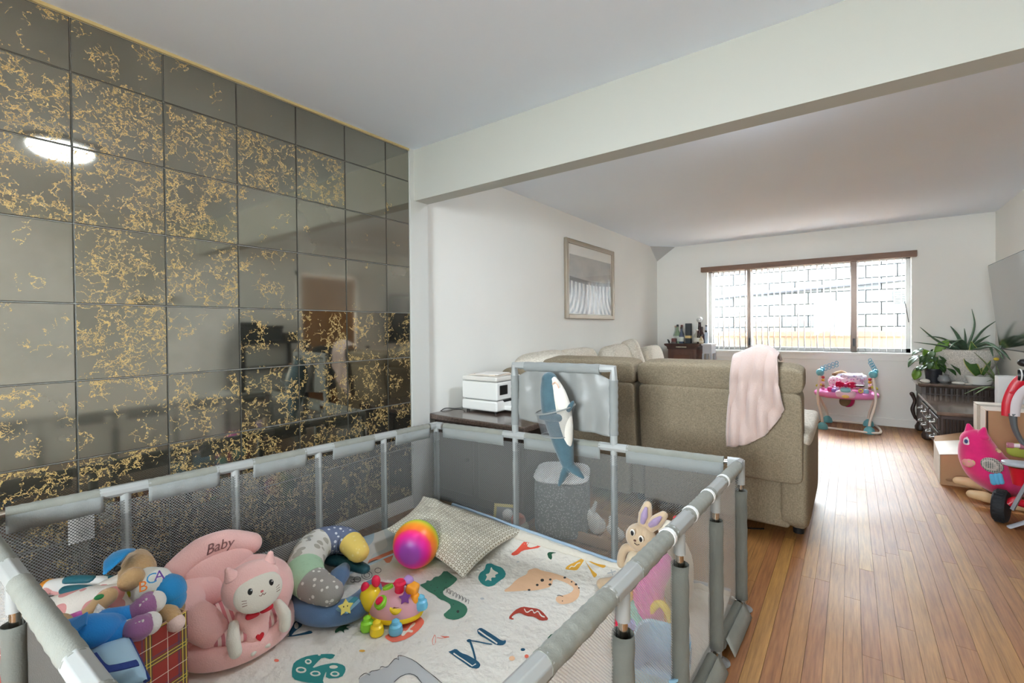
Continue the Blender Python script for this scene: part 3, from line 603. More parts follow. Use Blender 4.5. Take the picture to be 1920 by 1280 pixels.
def blanket(u, v):
    if v < 0.22:
        k = v / 0.22; p = crv(ol, u); q_ = p + V(0, 0.20, -0.03); r = q_.lerp(p, k); r.z += 0.028 * math.sin(PI * k)
        return r + V(0, 0, 0.006)
    k = (v - 0.22) / 0.78
    a, c, d = crv(ol, u), crv(mid, u), crv(lo, u)
    p = (1 - k) ** 2 * a + 2 * k * (1 - k) * (2 * c - 0.5 * a - 0.5 * d) + k * k * d
    fold = 0.020 * math.sin(u * 13 + k * 3.2) * min(1, k * 2 + 0.2) + 0.012 * math.sin(u * 25 - k * 7 + 1) * k
    return p + V(0, -abs(fold) - 0.012 * math.sin(PI * min(k * 3, 1)), 0)
q = MB(); q.grid(blanket, 48, 56); tag(q.build('throw_blanket', PINK, solid=0.012), 'pale pink fleece blanket draped over the sofa back', 'blanket')

# dark console under the printer
STONE = mat('brown_speckled_top', (92, 78, 70), 0.18, var=(90, 0.35), coat=0.3)
t = thing('sideboard', 'low dark sideboard with polished brown top standing behind the sofa at the left wall', 'sideboard', (-2.0, 2.55, 0))
q = MB(); q.span((-2.40, 2.32, 0.04), (-1.62, 2.80, 0.575)); q.build('cabinet_body', mat('dark_walnut', (52, 42, 36), 0.45, var=(8, 0.2), stretch=(0.3, 1, 1)), t, bevel=0.006)
q = MB(); q.span((-2.432, 2.285, 0.58), (-1.59, 2.83, 0.617)); q.build('top', STONE, t, bevel=0.01, seg=3)
for x in (-2.2, -1.81): q = MB(); q.span((x - 0.17, 2.308, 0.10), (x + 0.17, 2.322, 0.55)); d_ = q.build('door', mat('walnut_door', (60, 50, 44), 0.4), t, bevel=0.006); q = MB(); q.cyl((x + 0.13, 2.308, 0.34), (x + 0.13, 2.285, 0.34), 0.012); q.build('knob', CHROME, d_)
q = MB(); q.span((-2.38, 2.34, 0), (-1.64, 2.78, 0.04)); q.build('plinth', BLACK, t, smooth=False)

# printer with papers
WP = mat('printer_white', (232, 231, 226), 0.35); WP2 = mat('printer_seam', (120, 120, 120), 0.6)
t = thing('printer', 'white all-in-one printer on the dark sideboard by the left wall', 'printer', (-2.15, 2.68, 0.618))
q = MB(); q.span((-2.315, 2.515, 0.632), (-1.985, 2.80, 0.705)); q.build('paper_tray', WP, t, bevel=0.014, seg=3)
q = MB(); q.span((-2.32, 2.525, 0.710), (-1.99, 2.82, 0.838)); q.build('printer_body', WP, t, bevel=0.012, seg=3)
q = MB(); q.span((-2.318, 2.522, 0.842), (-1.992, 2.82, 0.876)); q.build('scanner_lid', mat('printer_lid', (224, 220, 212), 0.4), t, bevel=0.012, seg=3)
q = MB(); q.span((-2.30, 2.54, 0.70), (-2.0, 2.80, 0.845)); q.build('seam', WP2, t, smooth=False)
q = MB(); q.span((-1.991, 2.555, 0.748), (-1.986, 2.645, 0.815)); q.build('touch_screen', BLACK, t, bevel=0.003)
q = MB(); q.span((-1.995, 2.60, 0.690), (-1.986, 2.80, 0.708)); q.build('output_slot', BLACK, t, smooth=False)
q = MB(); q.span((-1.99, 2.60, 0.636), (-1.90, 2.79, 0.672)); q.build('output_tray', WP, t, bevel=0.012, seg=3)
for x, y in ((-2.28, 2.55), (-2.02, 2.55), (-2.28, 2.77), (-2.02, 2.77)): q = MB(); q.cyl((x, y, 0.618), (x, y, 0.634), 0.012, n=10); q.build('foot', BLACK, t)
q = MB(); q.tube(spline([(-2.33, 2.60, 0.70), (-2.345, 2.58, 0.64), (-2.35, 2.56, 0.622), (-2.40, 2.52, 0.621), (-2.425, 2.45, 0.63), (-2.43, 2.38, 0.60)], 0.003, 8)[0], 0.003, 6); q.build('power_cable', BLACK, t)
t = thing('paper_stack', 'folded papers and envelopes lying on the printer lid', 'papers', (-2.15, 2.66, 0.877))
for i, (dx, dy, rz, c) in enumerate(((0.0, 0.0, 0.06, (232, 224, 212)), (0.015, 0.01, -0.12, (222, 206, 190)), (0.03, -0.02, 0.22, (236, 232, 226)))):
    q = MB(); q.box((-2.15 + dx, 2.66 + dy, 0.8800 + 0.0055 * i), (0.25 - 0.03 * i, 0.19, 0.005), (0, 0, rz)); q.build('paper_sheet', mat('paper_%d' % i, c, 0.8), t, smooth=False)

# bar cabinet in the far corner with bottles
CHER = mat('dark_cherry_wood', (86, 54, 42), 0.4, var=(5, 0.18), stretch=(3, 3, 0.4)); CHER2 = mat('dark_cherry_edge', (66, 46, 40), 0.4)
t = thing('bar_cabinet', 'dark cherry cabinet in the far corner beside the window, bottles on top', 'cabinet', (-1.95, 6.93, 0))
q = MB(); q.span((-2.15, 6.76, 0.06), (-1.75, 7.12, 0.93)); q.build('cabinet_body', CHER, t, bevel=0.004)
q = MB(); q.loft([[V(x * s1 - 1.95, 6.94 + y * s2, z) for x, y in ((-1, -1), (1, -1), (1, 1), (-1, 1))] for s1, s2, z in ((0.205, 0.185, 0.90), (0.215, 0.19, 0.935), (0.245, 0.20, 0.955), (0.25, 0.205, 0.975), (0.24, 0.20, 0.98))]); q.build('moulded_top', CHER2, t, sharp=20)
q = MB(); q.span((-2.11, 6.748, 0.20), (-1.79, 6.762, 0.88)); d_ = q.build('door', CHER, t, bevel=0.008)
q = MB(); q.span((-2.06, 6.742, 0.26), (-1.84, 6.750, 0.82)); q.build('door_panel', mat('cherry_panel', (96, 58, 42), 0.4), d_, bevel=0.006)
q = MB(); q.span((-2.03, 6.733, 0.925), (-1.88, 6.742, 0.94)); q.build('drawer_pull', CHROME, t, bevel=0.002)
q = MB(); q.span((-2.14, 6.77, 0), (-1.76, 7.11, 0.06)); q.build('plinth', BLACK, t, smooth=False)
def bottle(x, y, h, r, col, label, cap, neck=0.38, name='bottle', body_m=None, capr=0.016, lab_c=None):
    t = thing(name, label, 'bottle', (x, y, 0.981), 'bottles on the bar cabinet'); z = 0.981
    gm = body_m or mat('bottle_glass_' + label.replace(' ', '_')[:24], col, 0.08, 0, 0.6, coat=0.5)
    q = MB(); q.lathe([(r * 0.92, z), (r, z + 0.01), (r, z + h * (1 - neck - 0.14)), (r * 0.72, z + h * (1 - neck - 0.04)), (0.015, z + h * (1 - neck * 0.72)), (0.0135, z + h * 0.92)], (x, y, 0), 20); q.build('glass_body', gm, t)
    q = MB(); q.lathe([(capr, z + h * 0.90), (capr, z + h), (capr * 0.7, z + h + 0.004)], (x, y, 0), 14); q.build('cap', mat('cap_' + label.replace(' ', '_')[:20], cap, 0.4), t)
    if lab_c: q = MB(); q.lathe([(r + 0.001, z + h * 0.12), (r + 0.001, z + h * 0.40)], (x, y, 0), 20); q.build('paper_label', mat('label_' + label.replace(' ', '_')[:20], lab_c, 0.7), t)
    return t
CG = glass_mat('clear_bottle_glass', (226, 232, 228))
bottle(-2.085, 6.92, 0.255, 0.036, (200, 206, 200), 'clear glass bottle with a tan stopper at the left of the bar cabinet', (176, 150, 132), body_m=CG, lab_c=(206, 208, 204))
bottle(-2.045, 6.88, 0.27, 0.042, (128, 150, 122), 'pale green bottle with a black cap on the bar cabinet', (22, 22, 22), lab_c=(176, 186, 180))
bottle(-2.015, 6.98, 0.265, 0.036, (50, 74, 58), 'dark green bottle with a dark red capsule on the bar cabinet', (90, 36, 36))
bottle(-1.985, 6.86, 0.235, 0.034, (78, 88, 108), 'blue bottle with black cap left of the tall black box', (18, 18, 20), lab_c=(210, 214, 206))
bottle(-1.725 - 0.055, 6.90, 0.20, 0.045, (226, 224, 216), 'squat clear decanter with thick shoulders right of the tall black box', (200, 196, 186), 0.30, body_m=glass_mat('decanter_glass', (240, 238, 232)), capr=0.02, lab_c=(214, 210, 200))
bottle(-1.735, 7.00, 0.235, 0.038, (58, 34, 30), 'dark brown bottle with a black and gold neck right of the decanter', (36, 28, 24), lab_c=(60, 30, 30))
bottle(-1.70, 6.82, 0.115, 0.030, (176, 160, 130), 'small bottle with pale label at the right front corner of the bar cabinet', (24, 24, 24), lab_c=(206, 196, 176))
t = thing('whisky_box', 'tall black gift box with a gold band among the bottles', 'box', (-1.90, 6.92, 0.981))
q = MB(); q.span((-1.938, 6.882, 0.981), (-1.862, 6.958, 1.27)); q.build('box_body', mat('charcoal_card', (44, 48, 52), 0.6), t, bevel=0.003)
q = MB(); q.span((-1.9395, 6.8805, 1.055), (-1.8605, 6.9595, 1.093)); q.build('gold_band', mat('gold_band', (206, 180, 120), 0.4), t, smooth=False)
t = thing('candle_jar', 'dark red square candle at the left end of the bar cabinet', 'candle', (-2.075, 6.82, 0.981))
q = MB(); q.span((-2.108, 6.787, 0.983), (-2.042, 6.853, 1.055)); q.build('jar', mat('dark_red_glass', (92, 44, 44), 0.3), t, bevel=0.006); q = MB(); q.span((-2.112, 6.783, 0.981), (-2.038, 6.857, 1.005)); q.build('base', mat('pewter', (96, 88, 84), 0.4, 0.5), t, bevel=0.004)
t = thing('figurine', 'small black figurine at the far left edge of the bar cabinet', 'figurine', (-2.15, 6.82, 0.981))
q = MB(); q.sausage([(-2.15, 6.82, 0.992), (-2.155, 6.82, 1.01), (-2.165, 6.82, 1.025)], [0.012, 0.014, 0.01]); q.build('body', BLACK, t); q = MB(); q.ell((-2.168, 6.82, 1.032), (0.010, 0.010, 0.010)); q.build('head', BLACK, t)
t = thing('globe_decanter', 'tall dark bottle topped with a clear glass ball on the bar cabinet', 'bottle', (-1.775, 7.03, 0.981), 'bottles on the bar cabinet')
q = MB(); q.lathe([(0.036, 0.981), (0.036, 1.15), (0.022, 1.20), (0.018, 1.27), (0.022, 1.29)], (-1.775, 7.03, 0), 20); q.build('glass_body', mat('dark_ruby_glass', (52, 26, 28), 0.15), t); q = MB(); q.ell((-1.775, 7.03, 1.322), (0.042, 0.042, 0.042)); q.build('glass_ball', mat('silvered_ball', (226, 226, 222), 0.08, 0.5), t)
t = bottle(-1.715 + 0.04, 7.0, 0.265, 0.026, (190, 200, 214), 'slim clear bottle with a hanging black ball nearest the window', (120, 122, 126), 0.35, body_m=mat('frosted_glass', (186, 196, 210), 0.3)); q = MB(); q.ell((-1.675, 6.975, 1.155), (0.016, 0.016, 0.016)); q.build('hanging_ball', BLACK, t)
for nm_, x0_ in (('side_stand', -1.735),):
    t = thing(nm_, 'narrow pale grey side stand between the bar cabinet and the window', 'stand', (-1.66, 7.0, 0))
    GS = mat('pale_grey_lacquer', (186, 188, 194), 0.3)
    q = MB(); q.span((-1.697, 6.80, 0.955), (-1.56, 7.10, 0.98)); q.build('top', GS, t, bevel=0.003); q = MB(); q.span((-1.690, 6.84, 0.84), (-1.568, 7.09, 0.955)); q.build('drawer', GS, t, bevel=0.003)
    for x in (-1.682, -1.576):
        for y in (6.85, 7.08): q = MB(); q.span((x - 0.012, y - 0.012, 0), (x + 0.012, y + 0.012, 0.84)); q.build('leg', GS, t, smooth=False)

# carved console along the right wall: lower body and raised rear tier
EBON = mat('ebony_stain', (58, 46, 40), 0.38, var=(6, 0.2), stretch=(2, 0.4, 2)); MARB = mat('brown_marble', (104, 88, 78), 0.16, var=(14, 0.3), coat=0.4); SILV = mat('polished_edge', (150, 138, 128), 0.2, 0.3)
t = thing('tv_console', 'dark carved console with a brown marble top and raised rear tier under the television', 'console', (0.92, 6.1, 0))
cx0, cy0, cy1, cz = 0.585, 5.28, 6.60, 0.48
q = MB(); q.span((cx0 + 0.03, cy0 + 0.03, 0.13), (1.25, 7.12, cz - 0.03)); q.build('carcass', EBON, t, bevel=0.006)
q = MB(); q.loft([[V(x, y, z) for x, y in ((cx0 + o, cy0 + o), (1.255, cy0 + o), (1.255, cy1 + 0.02), (cx0 + o, cy1 + 0.02))] for o, z in ((0.02, cz - 0.035), (0.004, cz - 0.028), (0.0, cz - 0.014), (0.004, cz), (0.012, cz))]); q.build('marble_top', [MARB], t, sharp=20)
q = MB(); q.span((0.61, cy1, cz - 0.03), (1.25, 7.13, 0.562)); q.build('tier_body', EBON, t, bevel=0.004)
q = MB(); q.loft([[V(x, y, z) for x, y in ((0.575 + o, cy1 - 0.045 + o), (1.255, cy1 - 0.045 + o), (1.255, 7.14), (0.575 + o, 7.14))] for o, z in ((0.03, 0.552), (0.01, 0.562), (0.0, 0.575), (0.006, 0.59), (0.014, 0.592))]); q.build('tier_top', MARB, t, sharp=20)
for i in range(14): q = MB(); q.cyl((0.66 + 0.042 * i, cy1 - 0.002, 0.487), (0.66 + 0.042 * i, cy1 - 0.002, 0.548), 0.012, n=8); q.build('frieze_flute', EBON, t)
for i, (y, w) in enumerate(((5.62, 0.27), (6.22, 0.27))):
    for z, hh in ((0.365, 0.052), (0.235, 0.060)):
        q = MB(); q.span((cx0 + 0.012, y - w, z - hh), (cx0 + 0.035, y + w, z + hh)); dr = q.build('drawer', EBON, t, bevel=0.008)
        for yy in (y - 0.13, y + 0.13):
            q = MB(); q.tube([(cx0 + 0.015, yy - 0.05, z), (cx0 - 0.014, yy - 0.045, z - 0.006), (cx0 - 0.022, yy, z - 0.016), (cx0 - 0.014, yy + 0.045, z - 0.006), (cx0 + 0.015, yy + 0.05, z)], 0.007, 8); q.ell((cx0 + 0.008, yy, z), (0.006, 0.06, 0.022), None, 12, 8); q.build('drawer_handle', mat('pewter_pull', (112, 108, 102), 0.45, 0.4), dr)
for k in range(6): q = MB(); q.cyl((cx0 + 0.055 + 0.022 * k, cy0 + 0.028, 0.17), (cx0 + 0.055 + 0.022 * k, cy0 + 0.028, cz - 0.06), 0.009, n=8); q.build('pilaster_flute', EBON, t)
q = MB(); q.span((cx0 + 0.20, cy0 + 0.018, 0.16), (1.22, cy0 + 0.035, cz - 0.06)); q.build('end_panel', EBON, t, bevel=0.006)
for x, y in ((0.65, 5.36), (0.655, 6.55), (0.645, 7.06), (1.2, 5.36), (1.2, 7.06)):
    q = MB(); q.lathe([(0.030, 0.0), (0.048, 0.015), (0.052, 0.05), (0.035, 0.085), (0.030, 0.10), (0.048, 0.125), (0.048, 0.14)], (x, y, 0), 18); q.build('bun_foot', EBON, t)
q = MB(); q.sausage([(0.60, 7.05, 0.14), (0.575, 7.05, 0.24), (0.595, 7.05, 0.34), (0.57, 7.05, 0.42)], [0.014, 0.020, 0.016, 0.022]); q.build('corner_scroll', EBON, t)

# television above it, tipped forward
t = thing('television', 'large flat television tilted forward on the right wall above the console', 'television', (1.15, 5.45, 1.38))
TVM = mat('tv_screen', (12, 13, 14), 0.10, spec=0.9, coat=1.0)
top_x, bot_x, z0, z1, ya, yb_ = 1.045, 1.125, 0.985, 1.775, 4.75, 6.20
tl = V(top_x - bot_x, 0, z1 - z0); ang = math.atan2(bot_x - top_x, z1 - z0)
M_ = TR((( top_x + bot_x) / 2, (ya + yb_) / 2, (z0 + z1) / 2), 0, 0, -ang)
q = MB(M_); q.box((0.020, 0, 0), (0.036, yb_ - ya, tl.length)); q.build('casing', BLACK, t, bevel=0.004)
q = MB(M_); q.box((0.0005, 0, 0.002), (0.004, yb_ - ya - 0.014, tl.length - 0.02)); q.build('screen', TVM, t, smooth=False)
q = MB(M_); q.box((0.08, 0, 0.0), (0.10, 0.4, 0.3)); q.build('wall_mount', BLACK, t, bevel=0.005)
q = MB(); q.span((1.15, 5.40, 1.25), (XR, 5.55, 1.55)); q.build('mount_arm', BLACK, t, smooth=False)

# white carton behind the boxes
t = thing('white_carton', 'flat white carton standing upright on the console behind the cardboard boxes', 'carton', (1.05, 5.38, 0.481))
q = MB(); q.span((0.955, 5.31, 0.481), (1.24, 5.42, 0.800)); q.build('carton_body', mat('white_card', (226, 226, 226), 0.5), t, bevel=0.006); q = MB(); q.span((0.965, 5.306, 0.49), (0.978, 5.312, 0.57)); q.build('grey_sticker', mat('grey_sticker', (176, 178, 186), 0.5), t, smooth=False)

# cardboard boxes
CARD = mat('brown_cardboard', (164, 128, 94), 0.85, var=(3, 0.08), bump=(50, 0.1)); CARDW = mat('white_lined_card', (226, 216, 204), 0.6, var=(5, 0.06)); TAPE = mat('clear_tape', (222, 212, 198), 0.15, alpha=0.35)
t = thing('cardboard_box', 'large tall cardboard box with a pale taped top behind the pink bird rocker', 'box', (1.02, 5.0, 0), 'cardboard boxes by the console')
q = MB(); q.span((0.80, 4.76, 0.0), (1.25, 5.20, 0.588)); q.build('box_body', CARD, t, bevel=0.004)
q = MB(); q.span((0.797, 4.757, 0.588), (1.253, 4.98, 0.596)); q.build('top_flap', CARDW, t, bevel=0.002); q = MB(); q.span((0.797, 4.983, 0.588), (1.253, 5.203, 0.596)); q.build('top_flap', CARDW, t, bevel=0.002)
q = MB(); q.span((0.794, 4.80, 0.05), (0.80, 5.18, 0.585)); q.build('side_liner', CARDW, t, bevel=0.001)
q = MB(); q.span((0.78, 4.93, 0.5965), (1.25, 5.03, 0.598)); q.span((0.790, 4.93, 0.36), (0.7935, 5.03, 0.597)); q.build('packing_tape', TAPE, t, smooth=False)
q = MB(); q.tube([(1.10 + 0.035 * math.cos(a * 0.35), 4.757, 0.42 + 0.035 * math.sin(a * 0.35)) for a in range(18)], 0.002, 5, True); q.build('printed_ring', DARK, t)
q = MB(); q.span((0.797, 4.7565, 0.30), (0.806, 4.76, 0.586)); q.build('printed_edge', mat('card_edge_print', (60, 40, 30), 0.8), t, smooth=False)
t = thing('cardboard_box', 'smaller cardboard box with sloping half open lid in front of the console', 'box', (0.75, 5.05, 0), 'cardboard boxes by the console')
q = MB(); q.add([(0.548, 4.75, 0), (0.79, 4.77, 0), (0.79, 5.24, 0), (0.565, 5.24, 0), (0.548, 4.75, 0.225), (0.79, 4.77, 0.262), (0.79, 5.24, 0.33), (0.565, 5.24, 0.255)], [(0, 1, 2, 3), (0, 1, 5, 4), (1, 2, 6, 5), (2, 3, 7, 6), (3, 0, 4, 7), (4, 5, 6, 7)]); q.build('box_body', CARD, t, smooth=False, bevel=0.003)
q = MB(); q.add([(0.541, 4.745, 0.229), (0.79, 4.766, 0.267), (0.79, 5.05, 0.316), (0.55, 5.05, 0.268)], [(0, 1, 2, 3)]); q.build('lid_flap', CARDW, t, smooth=False, solid=0.004)
q = MB(); q.add([(0.555, 5.055, 0.262), (0.79, 5.055, 0.312), (0.79, 5.24, 0.345), (0.565, 5.245, 0.275)], [(0, 1, 2, 3)]); q.build('lid_flap', CARD, t, smooth=False, solid=0.004)
q = MB(); q.add([(0.655, 4.757, 0.247), (0.715, 4.762, 0.254), (0.72, 5.04, 0.298), (0.66, 5.04, 0.290)], [(0, 1, 2, 3)]); q.build('packing_tape', TAPE, t, smooth=False, solid=0.0015)
q = MB(); q.add([(0.5455, 4.76, 0.01), (0.5635, 5.23, 0.01), (0.5635, 5.23, 0.25), (0.5455, 4.76, 0.222)], [(0, 1, 2, 3)]); q.build('side_liner', CARDW, t, smooth=False, solid=0.003)
q = MB(); q.ell((0.60, 4.7475, 0.045), (0.024, 0.002, 0.010), None, 14, 6); q.build('printed_mark', mat('card_print', (140, 104, 74), 0.8), t)

# pots and plants on the rear tier
SOIL = mat('potting_soil', (52, 42, 34), 0.95, bump=(90, 0.6)); ZT = 0.593
LEAFD = mat('deep_green_leaf', (48, 78, 38), 0.4, var=(20, 0.25), coat=0.15); LEAFL = mat('fresh_green_leaf', (104, 142, 48), 0.45, var=(16, 0.2)); ALOE = mat('aloe_green', (92, 116, 92), 0.5, var=(12, 0.2)); SNAKE = mat('snake_leaf', (64, 98, 44), 0.45, var=(18, 0.3)); YEL = mat('leaf_margin', (202, 196, 110), 0.5)
def leaf_blade(name, base, tip, width, bow, m, parent, nrm=(0, -1, 0.3), sag=0.0, thick=0.0012, nl=8, prof=None):
    base, tip = V(base), V(tip); d = tip - base; nrm = V(nrm); side = d.cross(nrm); side = side.normalized() if side.length > 1e-6 else V(1, 0, 0); nn = side.cross(d).normalized(); q = MB()
    def f(u, v):
        p = base + d * v + nn * bow * math.sin(PI * v) + V(0, 0, -sag * v * v)
        w = width * (prof(v) if prof else math.sin(PI * min(max(v, 0.03), 0.985)) ** 0.8)
        return p + side * (u - 0.5) * 2 * w + nn * (0.22 * w * abs(2 * u - 1))
    q.grid(f, 4, nl); return q.build(name, m, parent, solid=thick)
# peace lily in a black nursery pot
px, py = (0.7278, 6.8000, 0.5962)[0], 6.80
t = thing('potted_plant', 'bushy dark green peace lily in a black nursery pot at the left of the console', 'plant', (px, py, ZT), 'potted plants on the console')
q = MB(); q.lathe([(0.058, ZT), (0.062, ZT + 0.01), (0.076, ZT + 0.125), (0.080, ZT + 0.128), (0.080, ZT + 0.145), (0.074, ZT + 0.145), (0.070, ZT + 0.12)], (px, py, 0), 20); q.build('pot', mat('nursery_pot', (34, 36, 42), 0.45), t)
q = MB(); q.lathe([(0.001, ZT + 0.124), (0.072, ZT + 0.122)], (px, py, 0), 16); q.build('soil', SOIL, t)
rp_ = random.Random(3)
for i in range(46):
    a = rp_.uniform(0, 2 * PI); rad = rp_.uniform(0.03, 0.21); h = rp_.uniform(0.17, 0.36) - 0.35 * max(0, rad - 0.13)
    bs = V(px + 0.03 * math.cos(a), py + 0.03 * math.sin(a), ZT + 0.12); mid_ = V(px + rad * 0.75 * math.cos(a), py + rad * 0.6 * math.sin(a), ZT + h); L0 = rp_.uniform(0.08, 0.14)
    tip = mid_ + V(math.cos(a) * L0 * 0.8, math.sin(a) * L0 * 0.8, -L0 * rp_.uniform(0.2, 1.0))
    q = MB(); q.tube(spline([bs, bs.lerp(mid_, 0.6) + V(0, 0, 0.05), mid_], 0.003, 4)[0], 0.0028, 5); s_ = q.build('stem', LEAFL, t)
    leaf_blade('leaf', mid_, tip, rp_.uniform(0.022, 0.034), 0.015, LEAFD, s_, (math.cos(a) * 0.3, math.sin(a) * 0.3 - 0.3, 1))
for a_, b_ in (((0.7277, 6.7200, 0.9215), (0.8458, 6.7200, 1.0551)), ((0.5974, 6.7200, 0.7427), (0.5619, 6.7200, 0.6116)), ((0.6485, 6.7500, 0.9476), (0.6791, 6.7500, 0.8491))):
    q = MB(); q.tube([V(px, py, ZT + 0.14), V(a_)], 0.003, 5); s_ = q.build('stem', LEAFL, t); leaf_blade('leaf', a_, b_, 0.042, 0.01, LEAFL, s_, (0.2, -1, 0.4))
# big stone bowl with aloe
px, py = (0.9917, 6.8500, 0.6931)[0], 6.86
t = thing('potted_plant', 'spiky aloe in a big speckled white stone bowl below the television', 'plant', (px, py, ZT), 'potted plants on the console')
STB = mat('speckled_stone', (206, 202, 194), 0.85, bump=(45, 0.7, 0.01), var=(110, 0.3))
q = MB(); q.lathe([(0.11, ZT), (0.125, ZT + 0.012), (0.19, ZT + 0.13), (0.245, ZT + 0.25), (0.262, ZT + 0.335), (0.258, ZT + 0.36), (0.24, ZT + 0.36), (0.235, ZT + 0.32)], (px, py, 0), 40); q.build('stone_bowl', STB, t)
q = MB(); q.lathe([(0.001, ZT + 0.33), (0.238, ZT + 0.325)], (px, py, 0), 24); q.build('soil', SOIL, t)
c0 = V(px, py, ZT + 0.33)
for pxl in ([(0.7595, 6.7000, 1.0378), (0.5997, 6.6000, 1.1941)], [(0.7690, 6.6000, 0.9956), (0.5351, 6.4500, 1.0370)], [(0.8135, 6.8000, 1.0644), (0.6654, 6.7000, 1.0948)], [(0.9184, 6.8000, 1.1050), (0.8578, 6.7500, 1.2027)], [(0.9946, 6.9000, 1.0804), (0.9862, 6.9000, 1.1783)], [(1.0582, 6.8600, 1.1949), (1.0362, 6.8500, 1.3823)], [(1.1087, 6.8000, 1.1498), (1.2090, 6.7500, 1.2591)], [(1.0769, 6.7000, 1.0517), (1.1334, 6.6000, 1.1085)], [(1.1068, 6.6000, 1.0330), (1.1350, 6.5000, 0.8988)], [(1.1125, 6.5000, 1.0254), (1.1621, 6.2500, 0.8828)], [(1.1108, 6.3000, 1.0009), (1.1590, 6.0000, 0.8927)], [(0.8713, 6.6000, 1.0416), (0.7737, 6.4000, 1.0462)], [(0.9184, 6.6500, 1.0573), (0.8181, 6.5000, 0.9778)]):
    m_, tp = V(pxl[0]), V(pxl[1]); P, Rr = spline([c0 + (m_ - c0) * 0.08, m_, tp], [0.030, 0.021, 0.003], 8)
    q = MB(); q.tube(P, Rr, 8, flat=0.45); q.build('aloe_leaf', ALOE, t)
# snake plant in a white bowl
px, py = (1.0708, 6.6600, 0.6307)[0], 6.68
t = thing('potted_plant', 'small snake plant with yellow edged leaves in a white bowl', 'plant', (px, py, ZT), 'potted plants on the console')
q = MB(); q.lathe([(0.07, ZT), (0.085, ZT + 0.008), (0.115, ZT + 0.085), (0.118, ZT + 0.095), (0.108, ZT + 0.095), (0.10, ZT + 0.07)], (px, py, 0), 32); q.build('white_bowl', mat('white_ceramic', (232, 230, 224), 0.3), t)
q = MB(); q.lathe([(0.001, ZT + 0.076), (0.104, ZT + 0.074)], (px, py, 0), 20); q.build('soil', SOIL, t)
pr = lambda v: (0.45 + 0.75 * math.sin(PI * min(v + 0.12, 1) * 0.85)) * (1 if v < 0.7 else max(0.03, (1 - v) / 0.3) ** 0.7)
for bs, tp, w in (((1.0552, 6.6600, 0.6957), (0.9384, 6.6200, 0.9089), 0.034), ((1.0583, 6.6800, 0.6996), (1.0038, 6.6600, 1.0411), 0.036), ((1.0896, 6.6800, 0.6957), (1.1477, 6.6600, 0.8471), 0.014)):
    l_ = leaf_blade('leaf', bs, tp, w, 0.008, SNAKE, t, (0.1, -1, 0.2), prof=pr); o = leaf_blade('leaf_edge', V(bs) + V(0, 0.003, 0), V(tp) + V(0, 0.003, 0.004), w * 1.18, 0.008, YEL, l_, (0.1, -1, 0.2), prof=pr)
# arching spider plant leaves leaning past the carton
px, py = (1.1218, 6.3000, 0.7200)[0], 6.35
t = thing('potted_plant', 'spider plant with long pale arching leaves leaning over the marble top by the white carton', 'plant', (px + 0.06, py, cz + 0.001), 'potted plants on the console')
q = MB(); q.lathe([(0.05, cz + 0.001), (0.055, cz + 0.01), (0.07, cz + 0.10), (0.072, cz + 0.11), (0.062, cz + 0.11), (0.06, cz + 0.09)], (px + 0.06, py, 0), 20); q.build('pot', mat('dark_small_pot', (46, 48, 50), 0.5), t)
SPID = mat('spider_leaf', (120, 140, 96), 0.5, var=(20, 0.2))
for tp in ((0.8437, 5.9000, 0.5776), (0.8951, 5.8000, 0.5886), (0.9529, 6.2000, 0.9508), (0.9592, 6.1000, 0.8045), (0.9891, 6.0000, 0.7394), (1.0914, 6.2500, 0.8906), (0.9898, 5.9000, 0.6999)):
    bs = V(px + 0.05, py, cz + 0.10); P, Rr = spline([bs, bs.lerp(V(tp), 0.5) + V(0, 0, 0.05), tp], [0.010, 0.012, 0.002], 8); q = MB(); q.tube(P, Rr, 6, flat=0.25); q.build('leaf', SPID, t)
q = MB(); q.ell((1.1038, 6.2000, 0.8889), (0.02, 0.02, 0.015)); q.build('yellow_flower', mat('yellow_petal', (206, 176, 60), 0.6), t)
# glass jar and stones
jx = (0.8035, 6.6800, 0.6068)[0]
t = thing('glass_jar', 'small round glass bowl of pebbles beside the black nursery pot', 'jar', (jx, 6.74, ZT)); q = MB(); q.lathe([(0.03, ZT + 0.001), (0.05, ZT + 0.02), (0.052, ZT + 0.05), (0.04, ZT + 0.07), (0.045, ZT + 0.085)], (jx, 6.74, 0), 24); q.build('glass', mat('smoky_jar_glass', (170, 172, 172), 0.08, alpha=0.55), t)
for k in range(8): a = k * 0.9; q = MB(); q.ell((jx + 0.024 * math.cos(a), 6.74 + 0.024 * math.sin(a), ZT + 0.014 + 0.004 * (k % 3)), (0.013, 0.011, 0.009), None, 8, 6); q.build('pebble', mat('pebble_%d' % k, (120 + 12 * (k % 4), 116 + 10 * (k % 3), 110), 0.7), t)
STN = mat('white_stone', (222, 216, 206), 0.8, var=(30, 0.1))
for (sx_, sy_), dd, l in (((0.6456, 6.6300, 0.5963)[:2], (0.042, 0.032, 0.022), 'white shell like stone at the left corner of the console tier'), ((0.9079, 6.6300, 0.6126)[:2], (0.055, 0.030, 0.016), 'flat white stone in front of the stone bowl'), ((0.9783, 6.6200, 0.6124)[:2], (0.030, 0.022, 0.010), 'thin white stone chip beside the white bowl')):
    q = MB(); q.sq((sx_, sy_, ZT + dd[2]), dd, 0.9, 0.9, None, 18, 12, 0, lambda p: p * (1 + 0.18 * noise.noise(p * 30))); tag(q.build('stone', STN), l, 'stone', 'white stones on the console tier')

